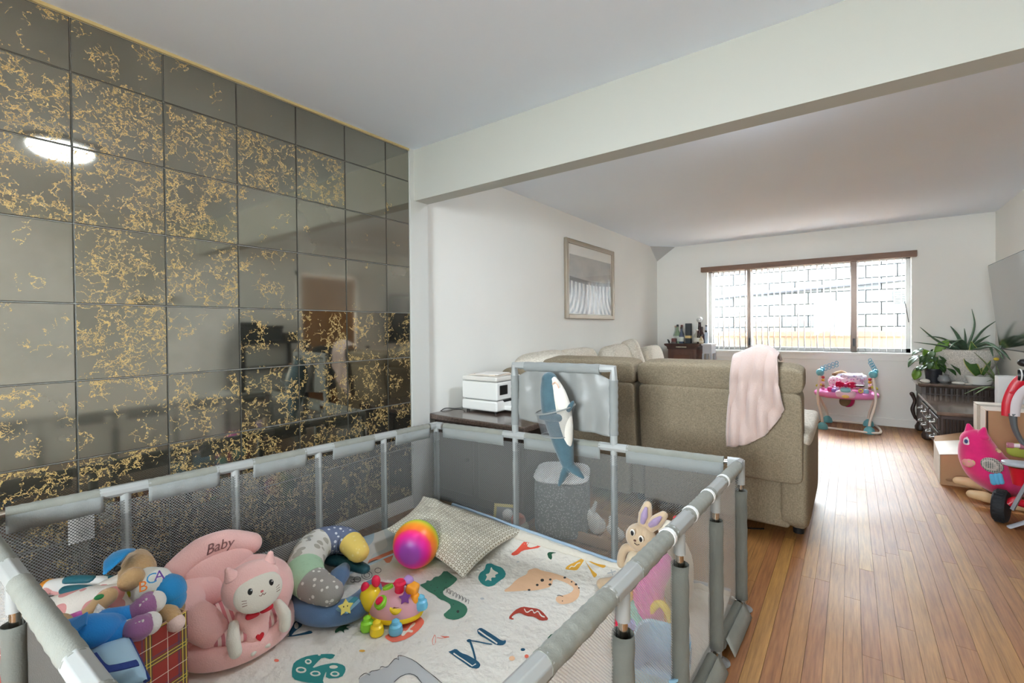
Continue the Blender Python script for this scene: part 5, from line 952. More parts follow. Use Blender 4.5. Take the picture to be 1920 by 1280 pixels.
PRINTS = [
 ('dinosaur_print','green',0,[[(-1.587,1.61),(-1.532,1.598),(-1.507,1.591),(-1.497,1.583),(-1.491,1.57),(-1.485,1.545),(-1.484,1.524),(-1.486,1.494),(-1.483,1.477),(-1.472,1.465),(-1.459,1.458),(-1.436,1.455),(-1.418,1.455),(-1.393,1.46),(-1.371,1.461),(-1.34,1.458),(-1.321,1.452),(-1.304,1.44),(-1.294,1.427),(-1.286,1.407),(-1.285,1.391),(-1.292,1.369),(-1.302,1.356),(-1.32,1.347),(-1.335,1.345),(-1.354,1.351),(-1.363,1.359),(-1.364,1.375),(-1.366,1.387),(-1.367,1.401),(-1.373,1.411),(-1.388,1.422),(-1.4,1.426),(-1.417,1.427),(-1.43,1.426),(-1.443,1.422),(-1.459,1.424),(-1.484,1.432),(-1.505,1.435),(-1.532,1.436),(-1.55,1.438),(-1.569,1.442),(-1.584,1.445),(-1.604,1.449),(-1.608,1.456),(-1.601,1.473),(-1.6,1.483),(-1.608,1.492),(-1.606,1.498),(-1.595,1.502),(-1.593,1.512),(-1.601,1.533),(-1.6,1.545),(-1.591,1.555),(-1.593,1.571),(-1.604,1.602)]]),
 ('dinosaur_spike_print','black',1,[[(-1.484,1.486),(-1.494,1.499),(-1.495,1.504),(-1.49,1.505),(-1.482,1.499),(-1.469,1.482),(-1.463,1.475),(-1.462,1.476),(-1.467,1.483),(-1.481,1.501),(-1.49,1.507),(-1.498,1.506),(-1.497,1.5),(-1.486,1.486),(-1.482,1.48),(-1.48,1.481)],[(-1.463,1.485),(-1.472,1.497),(-1.474,1.502),(-1.468,1.503),(-1.461,1.497),(-1.448,1.481),(-1.442,1.474),(-1.441,1.475),(-1.446,1.482),(-1.46,1.499),(-1.468,1.505),(-1.476,1.504),(-1.475,1.498),(-1.465,1.484),(-1.461,1.479),(-1.46,1.48)],[(-1.442,1.483),(-1.451,1.495),(-1.452,1.5),(-1.447,1.501),(-1.44,1.496),(-1.428,1.479),(-1.422,1.473),(-1.421,1.474),(-1.426,1.48),(-1.439,1.497),(-1.447,1.503),(-1.455,1.502),(-1.454,1.496),(-1.445,1.483),(-1.441,1.478),(-1.439,1.478)],[(-1.422,1.482),(-1.43,1.493),(-1.431,1.498),(-1.426,1.499),(-1.419,1.494),(-1.408,1.478),(-1.403,1.472),(-1.401,1.473),(-1.406,1.479),(-1.418,1.496),(-1.426,1.501),(-1.433,1.5),(-1.433,1.494),(-1.424,1.482),(-1.421,1.477),(-1.419,1.477)],[(-1.402,1.481),(-1.41,1.492),(-1.41,1.496),(-1.405,1.498),(-1.399,1.492),(-1.388,1.477),(-1.383,1.471),(-1.382,1.472),(-1.386,1.478),(-1.397,1.494),(-1.405,1.499),(-1.413,1.498),(-1.413,1.493),(-1.404,1.481),(-1.401,1.476),(-1.399,1.476)],[(-1.382,1.48),(-1.389,1.49),(-1.39,1.495),(-1.385,1.496),(-1.379,1.49),(-1.368,1.476),(-1.364,1.47),(-1.362,1.471),(-1.366,1.477),(-1.377,1.492),(-1.385,1.498),(-1.392,1.496),(-1.392,1.491),(-1.385,1.479),(-1.381,1.475),(-1.38,1.475)],[(-1.363,1.478),(-1.369,1.488),(-1.37,1.493),(-1.365,1.494),(-1.359,1.489),(-1.349,1.475),(-1.345,1.469),(-1.343,1.47),(-1.347,1.476),(-1.357,1.49),(-1.364,1.496),(-1.372,1.494),(-1.372,1.489),(-1.365,1.478),(-1.362,1.474),(-1.361,1.474)],[(-1.343,1.477),(-1.349,1.487),(-1.35,1.491),(-1.345,1.492),(-1.339,1.487),(-1.33,1.474),(-1.326,1.468),(-1.324,1.469),(-1.328,1.474),(-1.338,1.489),(-1.344,1.494),(-1.352,1.492),(-1.352,1.488),(-1.346,1.477),(-1.343,1.473),(-1.341,1.473)],[(-1.321,1.407),(-1.319,1.404),(-1.318,1.402),(-1.318,1.4),(-1.319,1.399),(-1.321,1.397),(-1.322,1.397),(-1.325,1.398),(-1.327,1.399),(-1.33,1.4),(-1.331,1.402),(-1.333,1.405),(-1.333,1.407),(-1.333,1.409),(-1.333,1.411),(-1.331,1.412),(-1.33,1.412),(-1.327,1.412),(-1.325,1.411),(-1.322,1.409)],[(-1.561,1.479),(-1.56,1.477),(-1.56,1.476),(-1.561,1.475),(-1.562,1.475),(-1.564,1.476),(-1.565,1.478),(-1.566,1.479),(-1.566,1.48),(-1.565,1.481),(-1.564,1.481),(-1.562,1.48)],[(-1.522,1.481),(-1.521,1.479),(-1.521,1.478),(-1.522,1.477),(-1.524,1.478),(-1.526,1.479),(-1.527,1.48),(-1.528,1.481),(-1.528,1.482),(-1.526,1.483),(-1.525,1.483),(-1.523,1.482)],[(-1.48,1.462),(-1.479,1.461),(-1.479,1.46),(-1.48,1.459),(-1.481,1.459),(-1.483,1.46),(-1.484,1.461),(-1.485,1.463),(-1.485,1.464),(-1.484,1.464),(-1.483,1.464),(-1.481,1.463)],[(-1.513,1.457),(-1.512,1.455),(-1.512,1.454),(-1.513,1.453),(-1.515,1.453),(-1.517,1.454),(-1.518,1.455),(-1.519,1.457),(-1.519,1.458),(-1.517,1.459),(-1.516,1.459),(-1.514,1.458)],[(-1.519,1.534),(-1.518,1.532),(-1.518,1.531),(-1.519,1.53),(-1.52,1.531),(-1.522,1.532),(-1.523,1.533),(-1.524,1.535),(-1.524,1.536),(-1.523,1.536),(-1.522,1.536),(-1.52,1.535)],[(-1.53,1.579),(-1.529,1.577),(-1.529,1.576),(-1.53,1.575),(-1.531,1.575),(-1.533,1.577),(-1.535,1.578),(-1.536,1.58),(-1.536,1.581),(-1.534,1.582),(-1.533,1.581),(-1.531,1.58)],[(-1.452,1.482),(-1.451,1.48),(-1.451,1.479),(-1.453,1.478),(-1.454,1.478),(-1.455,1.48),(-1.457,1.481),(-1.457,1.482),(-1.457,1.483),(-1.456,1.484),(-1.455,1.484),(-1.453,1.483)],[(-1.375,1.433),(-1.375,1.431),(-1.375,1.43),(-1.376,1.43),(-1.377,1.43),(-1.378,1.431),(-1.379,1.432),(-1.38,1.433),(-1.38,1.434),(-1.379,1.435),(-1.378,1.435),(-1.376,1.434)]]),
 ('fruit_print','teal',0,[[(-1.475,1.778),(-1.465,1.789),(-1.454,1.792),(-1.434,1.789),(-1.418,1.789),(-1.397,1.791),(-1.38,1.786),(-1.356,1.771),(-1.341,1.757),(-1.329,1.735),(-1.325,1.717),(-1.327,1.693),(-1.327,1.674),(-1.325,1.651),(-1.328,1.636),(-1.338,1.622),(-1.351,1.618),(-1.375,1.622),(-1.394,1.63),(-1.419,1.646),(-1.433,1.661),(-1.445,1.683),(-1.45,1.7),(-1.449,1.72),(-1.455,1.738),(-1.472,1.764)]]),
 ('fruit_seed_print','cream',1,[[(-1.435,1.764),(-1.418,1.752),(-1.402,1.746),(-1.379,1.743),(-1.371,1.736),(-1.375,1.722),(-1.372,1.713),(-1.362,1.705),(-1.362,1.699),(-1.373,1.692),(-1.372,1.683),(-1.359,1.67),(-1.36,1.665),(-1.374,1.667),(-1.379,1.663),(-1.38,1.651),(-1.385,1.655),(-1.395,1.678),(-1.403,1.688),(-1.413,1.693),(-1.415,1.699),(-1.409,1.711),(-1.415,1.727),(-1.434,1.757)]]),
 ('dinosaur_print','peach',0,[[(-1.264,1.643),(-1.262,1.678),(-1.264,1.701),(-1.268,1.723),(-1.269,1.741),(-1.269,1.763),(-1.266,1.781),(-1.259,1.806),(-1.26,1.822),(-1.269,1.839),(-1.269,1.855),(-1.258,1.879),(-1.244,1.887),(-1.221,1.883),(-1.201,1.885),(-1.171,1.895),(-1.144,1.898),(-1.105,1.899),(-1.077,1.895),(-1.042,1.887),(-1.019,1.874),(-0.993,1.85),(-0.979,1.828),(-0.967,1.796),(-0.964,1.773),(-0.969,1.744),(-0.977,1.725),(-0.993,1.704),(-1.006,1.698),(-1.022,1.702),(-1.033,1.71),(-1.043,1.728),(-1.041,1.743),(-1.025,1.765),(-1.016,1.781),(-1.01,1.802),(-1.01,1.817),(-1.014,1.835),(-1.027,1.845),(-1.055,1.853),(-1.081,1.856),(-1.118,1.855),(-1.127,1.841),(-1.111,1.805),(-1.111,1.781),(-1.127,1.756),(-1.138,1.738),(-1.152,1.719),(-1.162,1.709),(-1.173,1.704),(-1.186,1.694),(-1.208,1.676),(-1.227,1.66),(-1.254,1.637)]]),
 ('dinosaur_spot_print','black',1,[[(-1.16,1.814),(-1.158,1.81),(-1.158,1.807),(-1.158,1.803),(-1.16,1.801),(-1.162,1.8),(-1.164,1.799),(-1.168,1.8),(-1.17,1.801),(-1.173,1.805),(-1.175,1.807),(-1.177,1.811),(-1.177,1.814),(-1.177,1.818),(-1.175,1.82),(-1.173,1.822),(-1.171,1.822),(-1.167,1.822),(-1.165,1.82),(-1.161,1.817)],[(-1.134,1.84),(-1.133,1.837),(-1.132,1.835),(-1.133,1.832),(-1.134,1.83),(-1.135,1.829),(-1.137,1.829),(-1.14,1.829),(-1.141,1.83),(-1.144,1.833),(-1.145,1.835),(-1.146,1.838),(-1.146,1.84),(-1.146,1.843),(-1.145,1.845),(-1.143,1.846),(-1.141,1.846),(-1.139,1.845),(-1.137,1.844),(-1.135,1.842)],[(-1.112,1.803),(-1.111,1.8),(-1.111,1.797),(-1.112,1.795),(-1.113,1.793),(-1.115,1.792),(-1.116,1.791),(-1.119,1.792),(-1.121,1.793),(-1.123,1.795),(-1.125,1.797),(-1.126,1.801),(-1.126,1.803),(-1.125,1.806),(-1.124,1.808),(-1.122,1.809),(-1.121,1.809),(-1.118,1.809),(-1.116,1.808),(-1.114,1.805)],[(-1.159,1.767),(-1.158,1.764),(-1.158,1.762),(-1.158,1.759),(-1.159,1.757),(-1.161,1.756),(-1.163,1.756),(-1.165,1.756),(-1.167,1.757),(-1.17,1.76),(-1.171,1.762),(-1.173,1.765),(-1.173,1.767),(-1.172,1.77),(-1.171,1.772),(-1.169,1.773),(-1.168,1.773),(-1.165,1.773),(-1.163,1.772),(-1.161,1.769)],[(-1.167,1.711),(-1.166,1.708),(-1.165,1.706),(-1.166,1.704),(-1.167,1.702),(-1.168,1.701),(-1.17,1.701),(-1.173,1.701),(-1.174,1.702),(-1.176,1.704),(-1.178,1.706),(-1.179,1.709),(-1.179,1.711),(-1.179,1.713),(-1.178,1.715),(-1.176,1.716),(-1.174,1.716),(-1.172,1.716),(-1.17,1.715),(-1.168,1.713)],[(-1.087,1.893),(-1.086,1.89),(-1.085,1.888),(-1.086,1.885),(-1.087,1.883),(-1.089,1.882),(-1.09,1.882),(-1.093,1.882),(-1.095,1.884),(-1.097,1.886),(-1.098,1.888),(-1.099,1.891),(-1.099,1.894),(-1.099,1.896),(-1.098,1.898),(-1.096,1.899),(-1.094,1.9),(-1.092,1.899),(-1.09,1.898),(-1.088,1.895)],[(-1.044,1.878),(-1.043,1.876),(-1.043,1.874),(-1.044,1.873),(-1.044,1.872),(-1.045,1.871),(-1.046,1.871),(-1.048,1.871),(-1.049,1.872),(-1.05,1.873),(-1.051,1.875),(-1.052,1.877),(-1.052,1.878),(-1.052,1.88),(-1.051,1.881),(-1.05,1.882),(-1.049,1.882),(-1.047,1.881),(-1.046,1.881),(-1.045,1.879)],[(-1.016,1.872),(-1.015,1.869),(-1.015,1.867),(-1.015,1.864),(-1.016,1.862),(-1.018,1.861),(-1.019,1.861),(-1.022,1.862),(-1.023,1.863),(-1.025,1.865),(-1.027,1.867),(-1.027,1.87),(-1.028,1.872),(-1.027,1.875),(-1.026,1.877),(-1.024,1.878),(-1.023,1.878),(-1.02,1.877),(-1.019,1.876),(-1.017,1.874)],[(-0.994,1.854),(-0.993,1.852),(-0.993,1.851),(-0.993,1.849),(-0.994,1.848),(-0.995,1.847),(-0.996,1.847),(-0.998,1.848),(-0.999,1.848),(-1.0,1.85),(-1.001,1.851),(-1.001,1.853),(-1.001,1.854),(-1.001,1.856),(-1.0,1.857),(-0.999,1.858),(-0.998,1.858),(-0.997,1.858),(-0.996,1.857),(-0.994,1.855)],[(-1.005,1.724),(-1.005,1.722),(-1.005,1.721),(-1.005,1.72),(-1.005,1.72),(-1.006,1.719),(-1.007,1.719),(-1.008,1.719),(-1.008,1.72),(-1.009,1.721),(-1.01,1.721),(-1.01,1.723),(-1.01,1.724),(-1.01,1.725),(-1.01,1.725),(-1.009,1.726),(-1.008,1.726),(-1.007,1.726),(-1.006,1.725),(-1.006,1.724)],[(-1.043,1.742),(-1.039,1.748),(-1.034,1.75),(-1.024,1.751),(-1.021,1.753),(-1.022,1.755),(-1.026,1.755),(-1.035,1.754),(-1.041,1.751),(-1.046,1.745),(-1.047,1.743),(-1.046,1.741)]]),
 ('frog_print','red',0,[[(-1.426,1.922),(-1.416,1.943),(-1.41,1.961),(-1.403,1.983),(-1.394,1.998),(-1.377,2.013),(-1.359,2.021),(-1.332,2.027),(-1.317,2.028),(-1.303,2.024),(-1.299,2.017),(-1.301,2.004),(-1.31,1.994),(-1.329,1.984),(-1.347,1.975),(-1.373,1.961),(-1.385,1.949),(-1.389,1.933),(-1.395,1.924),(-1.405,1.916),(-1.413,1.913),(-1.425,1.914)]]),
 ('frog_belly_print','cream',1,[[(-1.371,1.987),(-1.366,1.999),(-1.36,2.004),(-1.348,2.007),(-1.339,2.009),(-1.329,2.012),(-1.323,2.01),(-1.318,2.004),(-1.32,1.999),(-1.331,1.992),(-1.339,1.987),(-1.349,1.982),(-1.357,1.981),(-1.369,1.981)]]),
 ('leaf_print','darkgreen',0,[[(-1.251,1.995),(-1.244,2.001),(-1.233,2.005),(-1.213,2.01),(-1.211,2.009),(-1.225,2.001),(-1.228,1.995),(-1.222,1.989),(-1.218,1.983),(-1.216,1.974),(-1.22,1.971),(-1.23,1.973),(-1.238,1.977),(-1.25,1.988)]]),
 ('dragonfly_print','mustard',0,[[(-1.126,1.957),(-1.124,1.971),(-1.116,1.986),(-1.096,2.01),(-1.085,2.025),(-1.076,2.038),(-1.07,2.041),(-1.065,2.038),(-1.064,2.025),(-1.067,1.994),(-1.069,1.978),(-1.072,1.969),(-1.081,1.963),(-1.1,1.957),(-1.112,1.953),(-1.123,1.952)],[(-1.06,2.047),(-1.041,2.047),(-1.019,2.048),(-0.984,2.053),(-0.967,2.054),(-0.957,2.051),(-0.955,2.046),(-0.959,2.037),(-0.966,2.033),(-0.98,2.032),(-0.996,2.032),(-1.023,2.033),(-1.041,2.036),(-1.06,2.044)],[(-1.061,2.034),(-1.05,2.027),(-1.034,2.018),(-1.003,2.001),(-0.987,1.994),(-0.975,1.99),(-0.971,1.983),(-0.972,1.968),(-0.975,1.964),(-0.982,1.967),(-0.992,1.976),(-1.01,1.994),(-1.028,2.009),(-1.055,2.029)],[(-1.101,2.033),(-1.08,2.038),(-1.057,2.043),(-1.019,2.051),(-1.004,2.055),(-1.004,2.057),(-1.02,2.055),(-1.058,2.048),(-1.081,2.043),(-1.102,2.038),(-1.11,2.035),(-1.109,2.032)]]),
 ('dragonfly_wing_print','cream',1,[[(-1.106,1.965),(-1.104,1.975),(-1.1,1.978),(-1.092,1.978),(-1.088,1.983),(-1.085,1.997),(-1.082,2.004),(-1.075,2.009),(-1.073,2.012),(-1.075,2.014),(-1.079,2.013),(-1.086,2.007),(-1.09,2.0),(-1.092,1.987),(-1.096,1.982),(-1.104,1.982),(-1.108,1.978),(-1.111,1.968),(-1.11,1.963),(-1.108,1.962)]]),
 ('lizard_print','brick',0,[[(-1.13,1.503),(-1.135,1.536),(-1.135,1.558),(-1.129,1.58),(-1.119,1.592),(-1.099,1.6),(-1.085,1.606),(-1.068,1.612),(-1.052,1.612),(-1.03,1.604),(-1.014,1.596),(-0.995,1.585),(-0.992,1.574),(-1.005,1.56),(-1.017,1.555),(-1.036,1.558),(-1.05,1.556),(-1.068,1.546),(-1.083,1.544),(-1.103,1.547),(-1.112,1.543),(-1.118,1.53),(-1.12,1.52),(-1.12,1.506),(-1.117,1.5),(-1.108,1.501),(-1.105,1.499),(-1.105,1.494),(-1.11,1.491),(-1.123,1.49)]]),
 ('lizard_stripe_print','cream',1,[[(-1.104,1.572),(-1.089,1.562),(-1.081,1.565),(-1.079,1.584),(-1.073,1.588),(-1.06,1.576),(-1.055,1.578),(-1.054,1.592),(-1.048,1.594),(-1.033,1.582),(-1.023,1.578),(-1.013,1.579),(-1.009,1.581),(-1.011,1.586),(-1.015,1.587),(-1.024,1.586),(-1.034,1.59),(-1.051,1.601),(-1.058,1.6),(-1.059,1.585),(-1.064,1.584),(-1.077,1.595),(-1.083,1.592),(-1.086,1.572),(-1.092,1.568),(-1.105,1.579),(-1.11,1.581),(-1.11,1.578)]]),
 ('letter_print','navy',0,[[(-1.184,1.364),(-1.184,1.377),(-1.177,1.382),(-1.16,1.381),(-1.144,1.379),(-1.121,1.376),(-1.101,1.373),(-1.075,1.37),(-1.063,1.372),(-1.059,1.379),(-1.054,1.379),(-1.048,1.369),(-1.046,1.362),(-1.048,1.352),(-1.054,1.347),(-1.066,1.341),(-1.079,1.339),(-1.1,1.34),(-1.12,1.342),(-1.149,1.343),(-1.166,1.347),(-1.178,1.356)],[(-1.19,1.208),(-1.186,1.212),(-1.184,1.219),(-1.181,1.232),(-1.173,1.236),(-1.155,1.232),(-1.141,1.232),(-1.124,1.235),(-1.106,1.236),(-1.08,1.236),(-1.065,1.233),(-1.053,1.227),(-1.048,1.22),(-1.045,1.21),(-1.049,1.203),(-1.062,1.196),(-1.075,1.194),(-1.098,1.197),(-1.116,1.199),(-1.143,1.202),(-1.161,1.204),(-1.183,1.206)],[(-1.158,1.288),(-1.136,1.273),(-1.117,1.259),(-1.091,1.238),(-1.08,1.231),(-1.078,1.234),(-1.087,1.244),(-1.113,1.265),(-1.132,1.28),(-1.154,1.295),(-1.164,1.299),(-1.165,1.295)],[(-1.156,1.298),(-1.139,1.306),(-1.126,1.312),(-1.11,1.317),(-1.099,1.322),(-1.087,1.328),(-1.083,1.331),(-1.085,1.335),(-1.091,1.333),(-1.103,1.327),(-1.114,1.323),(-1.13,1.317),(-1.143,1.312),(-1.16,1.303),(-1.166,1.298),(-1.163,1.295)],[(-1.158,1.3),(-1.157,1.297),(-1.157,1.295),(-1.157,1.291),(-1.159,1.29),(-1.162,1.288),(-1.164,1.287),(-1.167,1.287),(-1.17,1.288),(-1.173,1.289),(-1.175,1.291),(-1.176,1.294),(-1.176,1.297),(-1.175,1.3),(-1.174,1.302),(-1.171,1.304),(-1.169,1.304),(-1.165,1.304),(-1.163,1.304),(-1.16,1.302)]]),
 ('letter_stripe_print','cream',1,[[(-1.177,1.359),(-1.132,1.351),(-1.09,1.346),(-1.07,1.343),(-1.072,1.35),(-1.092,1.353),(-1.133,1.358),(-1.178,1.367)],[(-1.167,1.209),(-1.114,1.205),(-1.068,1.2),(-1.064,1.218),(-1.069,1.22),(-1.07,1.205),(-1.115,1.21),(-1.169,1.215)]]),
 ('plant_print','darkgreen',0,[[(-0.915,1.457),(-0.929,1.47),(-0.934,1.483),(-0.935,1.506),(-0.931,1.516),(-0.92,1.521),(-0.916,1.519),(-0.92,1.51),(-0.915,1.507),(-0.899,1.511),(-0.897,1.509),(-0.907,1.5),(-0.905,1.492),(-0.892,1.483),(-0.893,1.48),(-0.91,1.482),(-0.915,1.476),(-0.911,1.459)]]),
 ('dot_print','navy',0,[[(-0.965,1.378),(-0.965,1.375),(-0.965,1.373),(-0.966,1.37),(-0.967,1.369),(-0.97,1.367),(-0.972,1.366),(-0.975,1.366),(-0.977,1.367),(-0.979,1.368),(-0.98,1.37),(-0.981,1.373),(-0.981,1.375),(-0.98,1.377),(-0.978,1.379),(-0.976,1.381),(-0.974,1.382),(-0.971,1.382),(-0.969,1.381),(-0.967,1.38)]]),
 ('dot_print','coral',0,[[(-0.936,1.358),(-0.935,1.355),(-0.935,1.353),(-0.936,1.35),(-0.937,1.348),(-0.939,1.346),(-0.941,1.346),(-0.944,1.346),(-0.946,1.347),(-0.948,1.349),(-0.95,1.351),(-0.951,1.354),(-0.951,1.357),(-0.95,1.36),(-0.949,1.361),(-0.947,1.363),(-0.945,1.363),(-0.942,1.363),(-0.94,1.362),(-0.938,1.36)]]),
 ('dot_print','peach',0,[[(-0.97,1.32),(-0.969,1.317),(-0.968,1.314),(-0.97,1.31),(-0.971,1.307),(-0.974,1.305),(-0.977,1.304),(-0.981,1.304),(-0.984,1.305),(-0.987,1.308),(-0.989,1.31),(-0.99,1.314),(-0.991,1.317),(-0.99,1.321),(-0.988,1.323),(-0.985,1.326),(-0.982,1.327),(-0.978,1.326),(-0.975,1.325),(-0.972,1.323)]]),
 ('dot_print','grey',0,[[(-1.293,1.538),(-1.292,1.535),(-1.292,1.533),(-1.294,1.53),(-1.295,1.528),(-1.298,1.527),(-1.3,1.526),(-1.303,1.526),(-1.305,1.526),(-1.308,1.528),(-1.309,1.529),(-1.31,1.532),(-1.31,1.534),(-1.309,1.537),(-1.308,1.539),(-1.305,1.541),(-1.303,1.542),(-1.3,1.542),(-1.297,1.541),(-1.295,1.54)],[(-1.368,1.879),(-1.366,1.892),(-1.353,1.891),(-1.359,1.879)]]),
 ('snail_print','teal',0,[[(-0.889,1.295),(-0.896,1.308),(-0.898,1.319),(-0.895,1.333),(-0.891,1.338),(-0.882,1.338),(-0.878,1.336),(-0.877,1.329),(-0.878,1.324),(-0.882,1.317),(-0.883,1.31),(-0.879,1.298),(-0.879,1.292),(-0.885,1.291)],[(-0.917,1.221),(-0.912,1.239),(-0.901,1.235),(-0.895,1.223),(-0.912,1.211)]]),
 ('twig_print','coral',0,[[(-1.295,1.237),(-1.287,1.222),(-1.279,1.212),(-1.266,1.202),(-1.26,1.2),(-1.26,1.208),(-1.264,1.217),(-1.277,1.23),(-1.285,1.237),(-1.293,1.243),(-1.296,1.244),(-1.296,1.244),(-1.294,1.241),(-1.286,1.236),(-1.278,1.229),(-1.266,1.216),(-1.261,1.209),(-1.261,1.202),(-1.265,1.203),(-1.277,1.213),(-1.285,1.223),(-1.293,1.238),(-1.296,1.243),(-1.298,1.243)],[(-1.292,1.246),(-1.278,1.251),(-1.265,1.257),(-1.246,1.267),(-1.243,1.267),(-1.254,1.254),(-1.263,1.246),(-1.276,1.24),(-1.28,1.237),(-1.279,1.236),(-1.274,1.238),(-1.261,1.244),(-1.253,1.253),(-1.243,1.268),(-1.247,1.27),(-1.267,1.259),(-1.28,1.253),(-1.294,1.248),(-1.299,1.246),(-1.298,1.244)]]),
 ('grey_animal_print','grey',0,[[(-1.343,0.945),(-1.341,0.969),(-1.336,0.983),(-1.324,0.997),(-1.318,1.011),(-1.314,1.035),(-1.314,1.05),(-1.319,1.066),(-1.319,1.077),(-1.315,1.089),(-1.3,1.096),(-1.269,1.102),(-1.244,1.102),(-1.212,1.098),(-1.177,1.094),(-1.118,1.087),(-1.107,1.075),(-1.138,1.053),(-1.162,1.046),(-1.19,1.053),(-1.207,1.052),(-1.221,1.045),(-1.229,1.036),(-1.235,1.022),(-1.235,1.01),(-1.23,0.995),(-1.249,0.974),(-1.302,0.936),(-1.327,0.924),(-1.339,0.932)]]),
 ('grey_animal_outline_print','black',1,[[(-1.341,0.936),(-1.345,0.94),(-1.347,0.947),(-1.348,0.96),(-1.343,0.966),(-1.329,0.966),(-1.327,0.969),(-1.337,0.975),(-1.336,0.983),(-1.323,0.996),(-1.321,1.005),(-1.327,1.013),(-1.324,1.018),(-1.31,1.023),(-1.307,1.029),(-1.311,1.04),(-1.314,1.051),(-1.318,1.065),(-1.315,1.071),(-1.303,1.072),(-1.304,1.075),(-1.317,1.082),(-1.32,1.087),(-1.315,1.092),(-1.301,1.096),(-1.268,1.101),(-1.243,1.101),(-1.212,1.097),(-1.188,1.095),(-1.16,1.093),(-1.137,1.09),(-1.108,1.087),(-1.097,1.086),(-1.097,1.087),(-1.109,1.089),(-1.138,1.093),(-1.16,1.095),(-1.189,1.097),(-1.213,1.1),(-1.244,1.103),(-1.269,1.103),(-1.302,1.098),(-1.317,1.094),(-1.323,1.087),(-1.32,1.082),(-1.306,1.075),(-1.306,1.073),(-1.318,1.073),(-1.321,1.067),(-1.317,1.051),(-1.314,1.041),(-1.309,1.03),(-1.313,1.024),(-1.327,1.02),(-1.33,1.014),(-1.323,1.006),(-1.326,0.997),(-1.339,0.984),(-1.34,0.976),(-1.329,0.97),(-1.331,0.968),(-1.346,0.967),(-1.351,0.961),(-1.35,0.947),(-1.347,0.94),(-1.343,0.935),(-1.341,0.933),(-1.34,0.934)],[(-1.233,0.999),(-1.235,1.014),(-1.234,1.026),(-1.228,1.042),(-1.219,1.05),(-1.203,1.055),(-1.187,1.054),(-1.163,1.048),(-1.153,1.046),(-1.153,1.047),(-1.163,1.05),(-1.188,1.057),(-1.204,1.057),(-1.221,1.052),(-1.23,1.043),(-1.237,1.027),(-1.238,1.015),(-1.236,0.999),(-1.234,0.993),(-1.233,0.993)]]),
 ('camel_print','teal',0,[[(-1.576,0.829),(-1.593,0.843),(-1.599,0.856),(-1.599,0.875),(-1.594,0.891),(-1.581,0.911),(-1.563,0.928),(-1.53,0.952),(-1.514,0.956),(-1.506,0.942),(-1.512,0.933),(-1.534,0.926),(-1.54,0.917),(-1.535,0.902),(-1.53,0.89),(-1.523,0.874),(-1.517,0.875),(-1.509,0.894),(-1.5,0.908),(-1.485,0.927),(-1.471,0.936),(-1.447,0.942),(-1.433,0.942),(-1.42,0.936),(-1.41,0.927),(-1.399,0.91),(-1.404,0.896),(-1.427,0.877),(-1.443,0.875),(-1.462,0.889),(-1.464,0.887),(-1.447,0.869),(-1.436,0.86),(-1.425,0.856),(-1.434,0.847),(-1.47,0.826),(-1.493,0.815),(-1.518,0.807),(-1.537,0.808),(-1.56,0.819)]]),
 ('camel_spot_print','cream',1,[[(-1.525,0.852),(-1.522,0.848),(-1.521,0.845),(-1.523,0.84),(-1.526,0.837),(-1.531,0.833),(-1.536,0.831),(-1.543,0.829),(-1.549,0.829),(-1.555,0.831),(-1.559,0.833),(-1.562,0.837),(-1.563,0.84),(-1.561,0.845),(-1.559,0.848),(-1.553,0.852),(-1.548,0.854),(-1.541,0.856),(-1.535,0.856),(-1.529,0.854)],[(-1.55,0.886),(-1.547,0.883),(-1.546,0.88),(-1.546,0.876),(-1.547,0.874),(-1.551,0.871),(-1.554,0.87),(-1.56,0.87),(-1.564,0.87),(-1.57,0.872),(-1.573,0.874),(-1.577,0.877),(-1.578,0.88),(-1.578,0.884),(-1.576,0.886),(-1.573,0.889),(-1.569,0.89),(-1.564,0.89),(-1.559,0.89),(-1.554,0.888)],[(-1.47,0.872),(-1.467,0.869),(-1.467,0.865),(-1.469,0.861),(-1.472,0.858),(-1.477,0.854),(-1.482,0.852),(-1.489,0.85),(-1.494,0.85),(-1.5,0.851),(-1.503,0.853),(-1.505,0.856),(-1.505,0.86),(-1.504,0.864),(-1.501,0.868),(-1.495,0.871),(-1.49,0.874),(-1.484,0.875),(-1.479,0.875),(-1.473,0.874)],[(-1.45,0.925),(-1.449,0.923),(-1.449,0.92),(-1.451,0.917),(-1.453,0.914),(-1.458,0.911),(-1.462,0.909),(-1.467,0.907),(-1.47,0.907),(-1.474,0.908),(-1.477,0.909),(-1.478,0.912),(-1.478,0.914),(-1.476,0.918),(-1.473,0.921),(-1.469,0.924),(-1.465,0.926),(-1.46,0.927),(-1.456,0.927),(-1.452,0.927)],[(-1.415,0.909),(-1.413,0.905),(-1.412,0.902),(-1.414,0.898),(-1.416,0.895),(-1.421,0.892),(-1.425,0.89),(-1.431,0.889),(-1.435,0.889),(-1.441,0.89),(-1.444,0.892),(-1.446,0.896),(-1.447,0.899),(-1.446,0.903),(-1.443,0.906),(-1.439,0.909),(-1.434,0.911),(-1.428,0.912),(-1.424,0.912),(-1.418,0.911)],[(-1.558,0.926),(-1.557,0.925),(-1.557,0.924),(-1.557,0.922),(-1.558,0.921),(-1.559,0.92),(-1.561,0.92),(-1.563,0.919),(-1.565,0.919),(-1.567,0.92),(-1.568,0.92),(-1.569,0.922),(-1.569,0.923),(-1.569,0.924),(-1.568,0.925),(-1.567,0.927),(-1.565,0.927),(-1.563,0.928),(-1.561,0.927),(-1.559,0.927)]]),
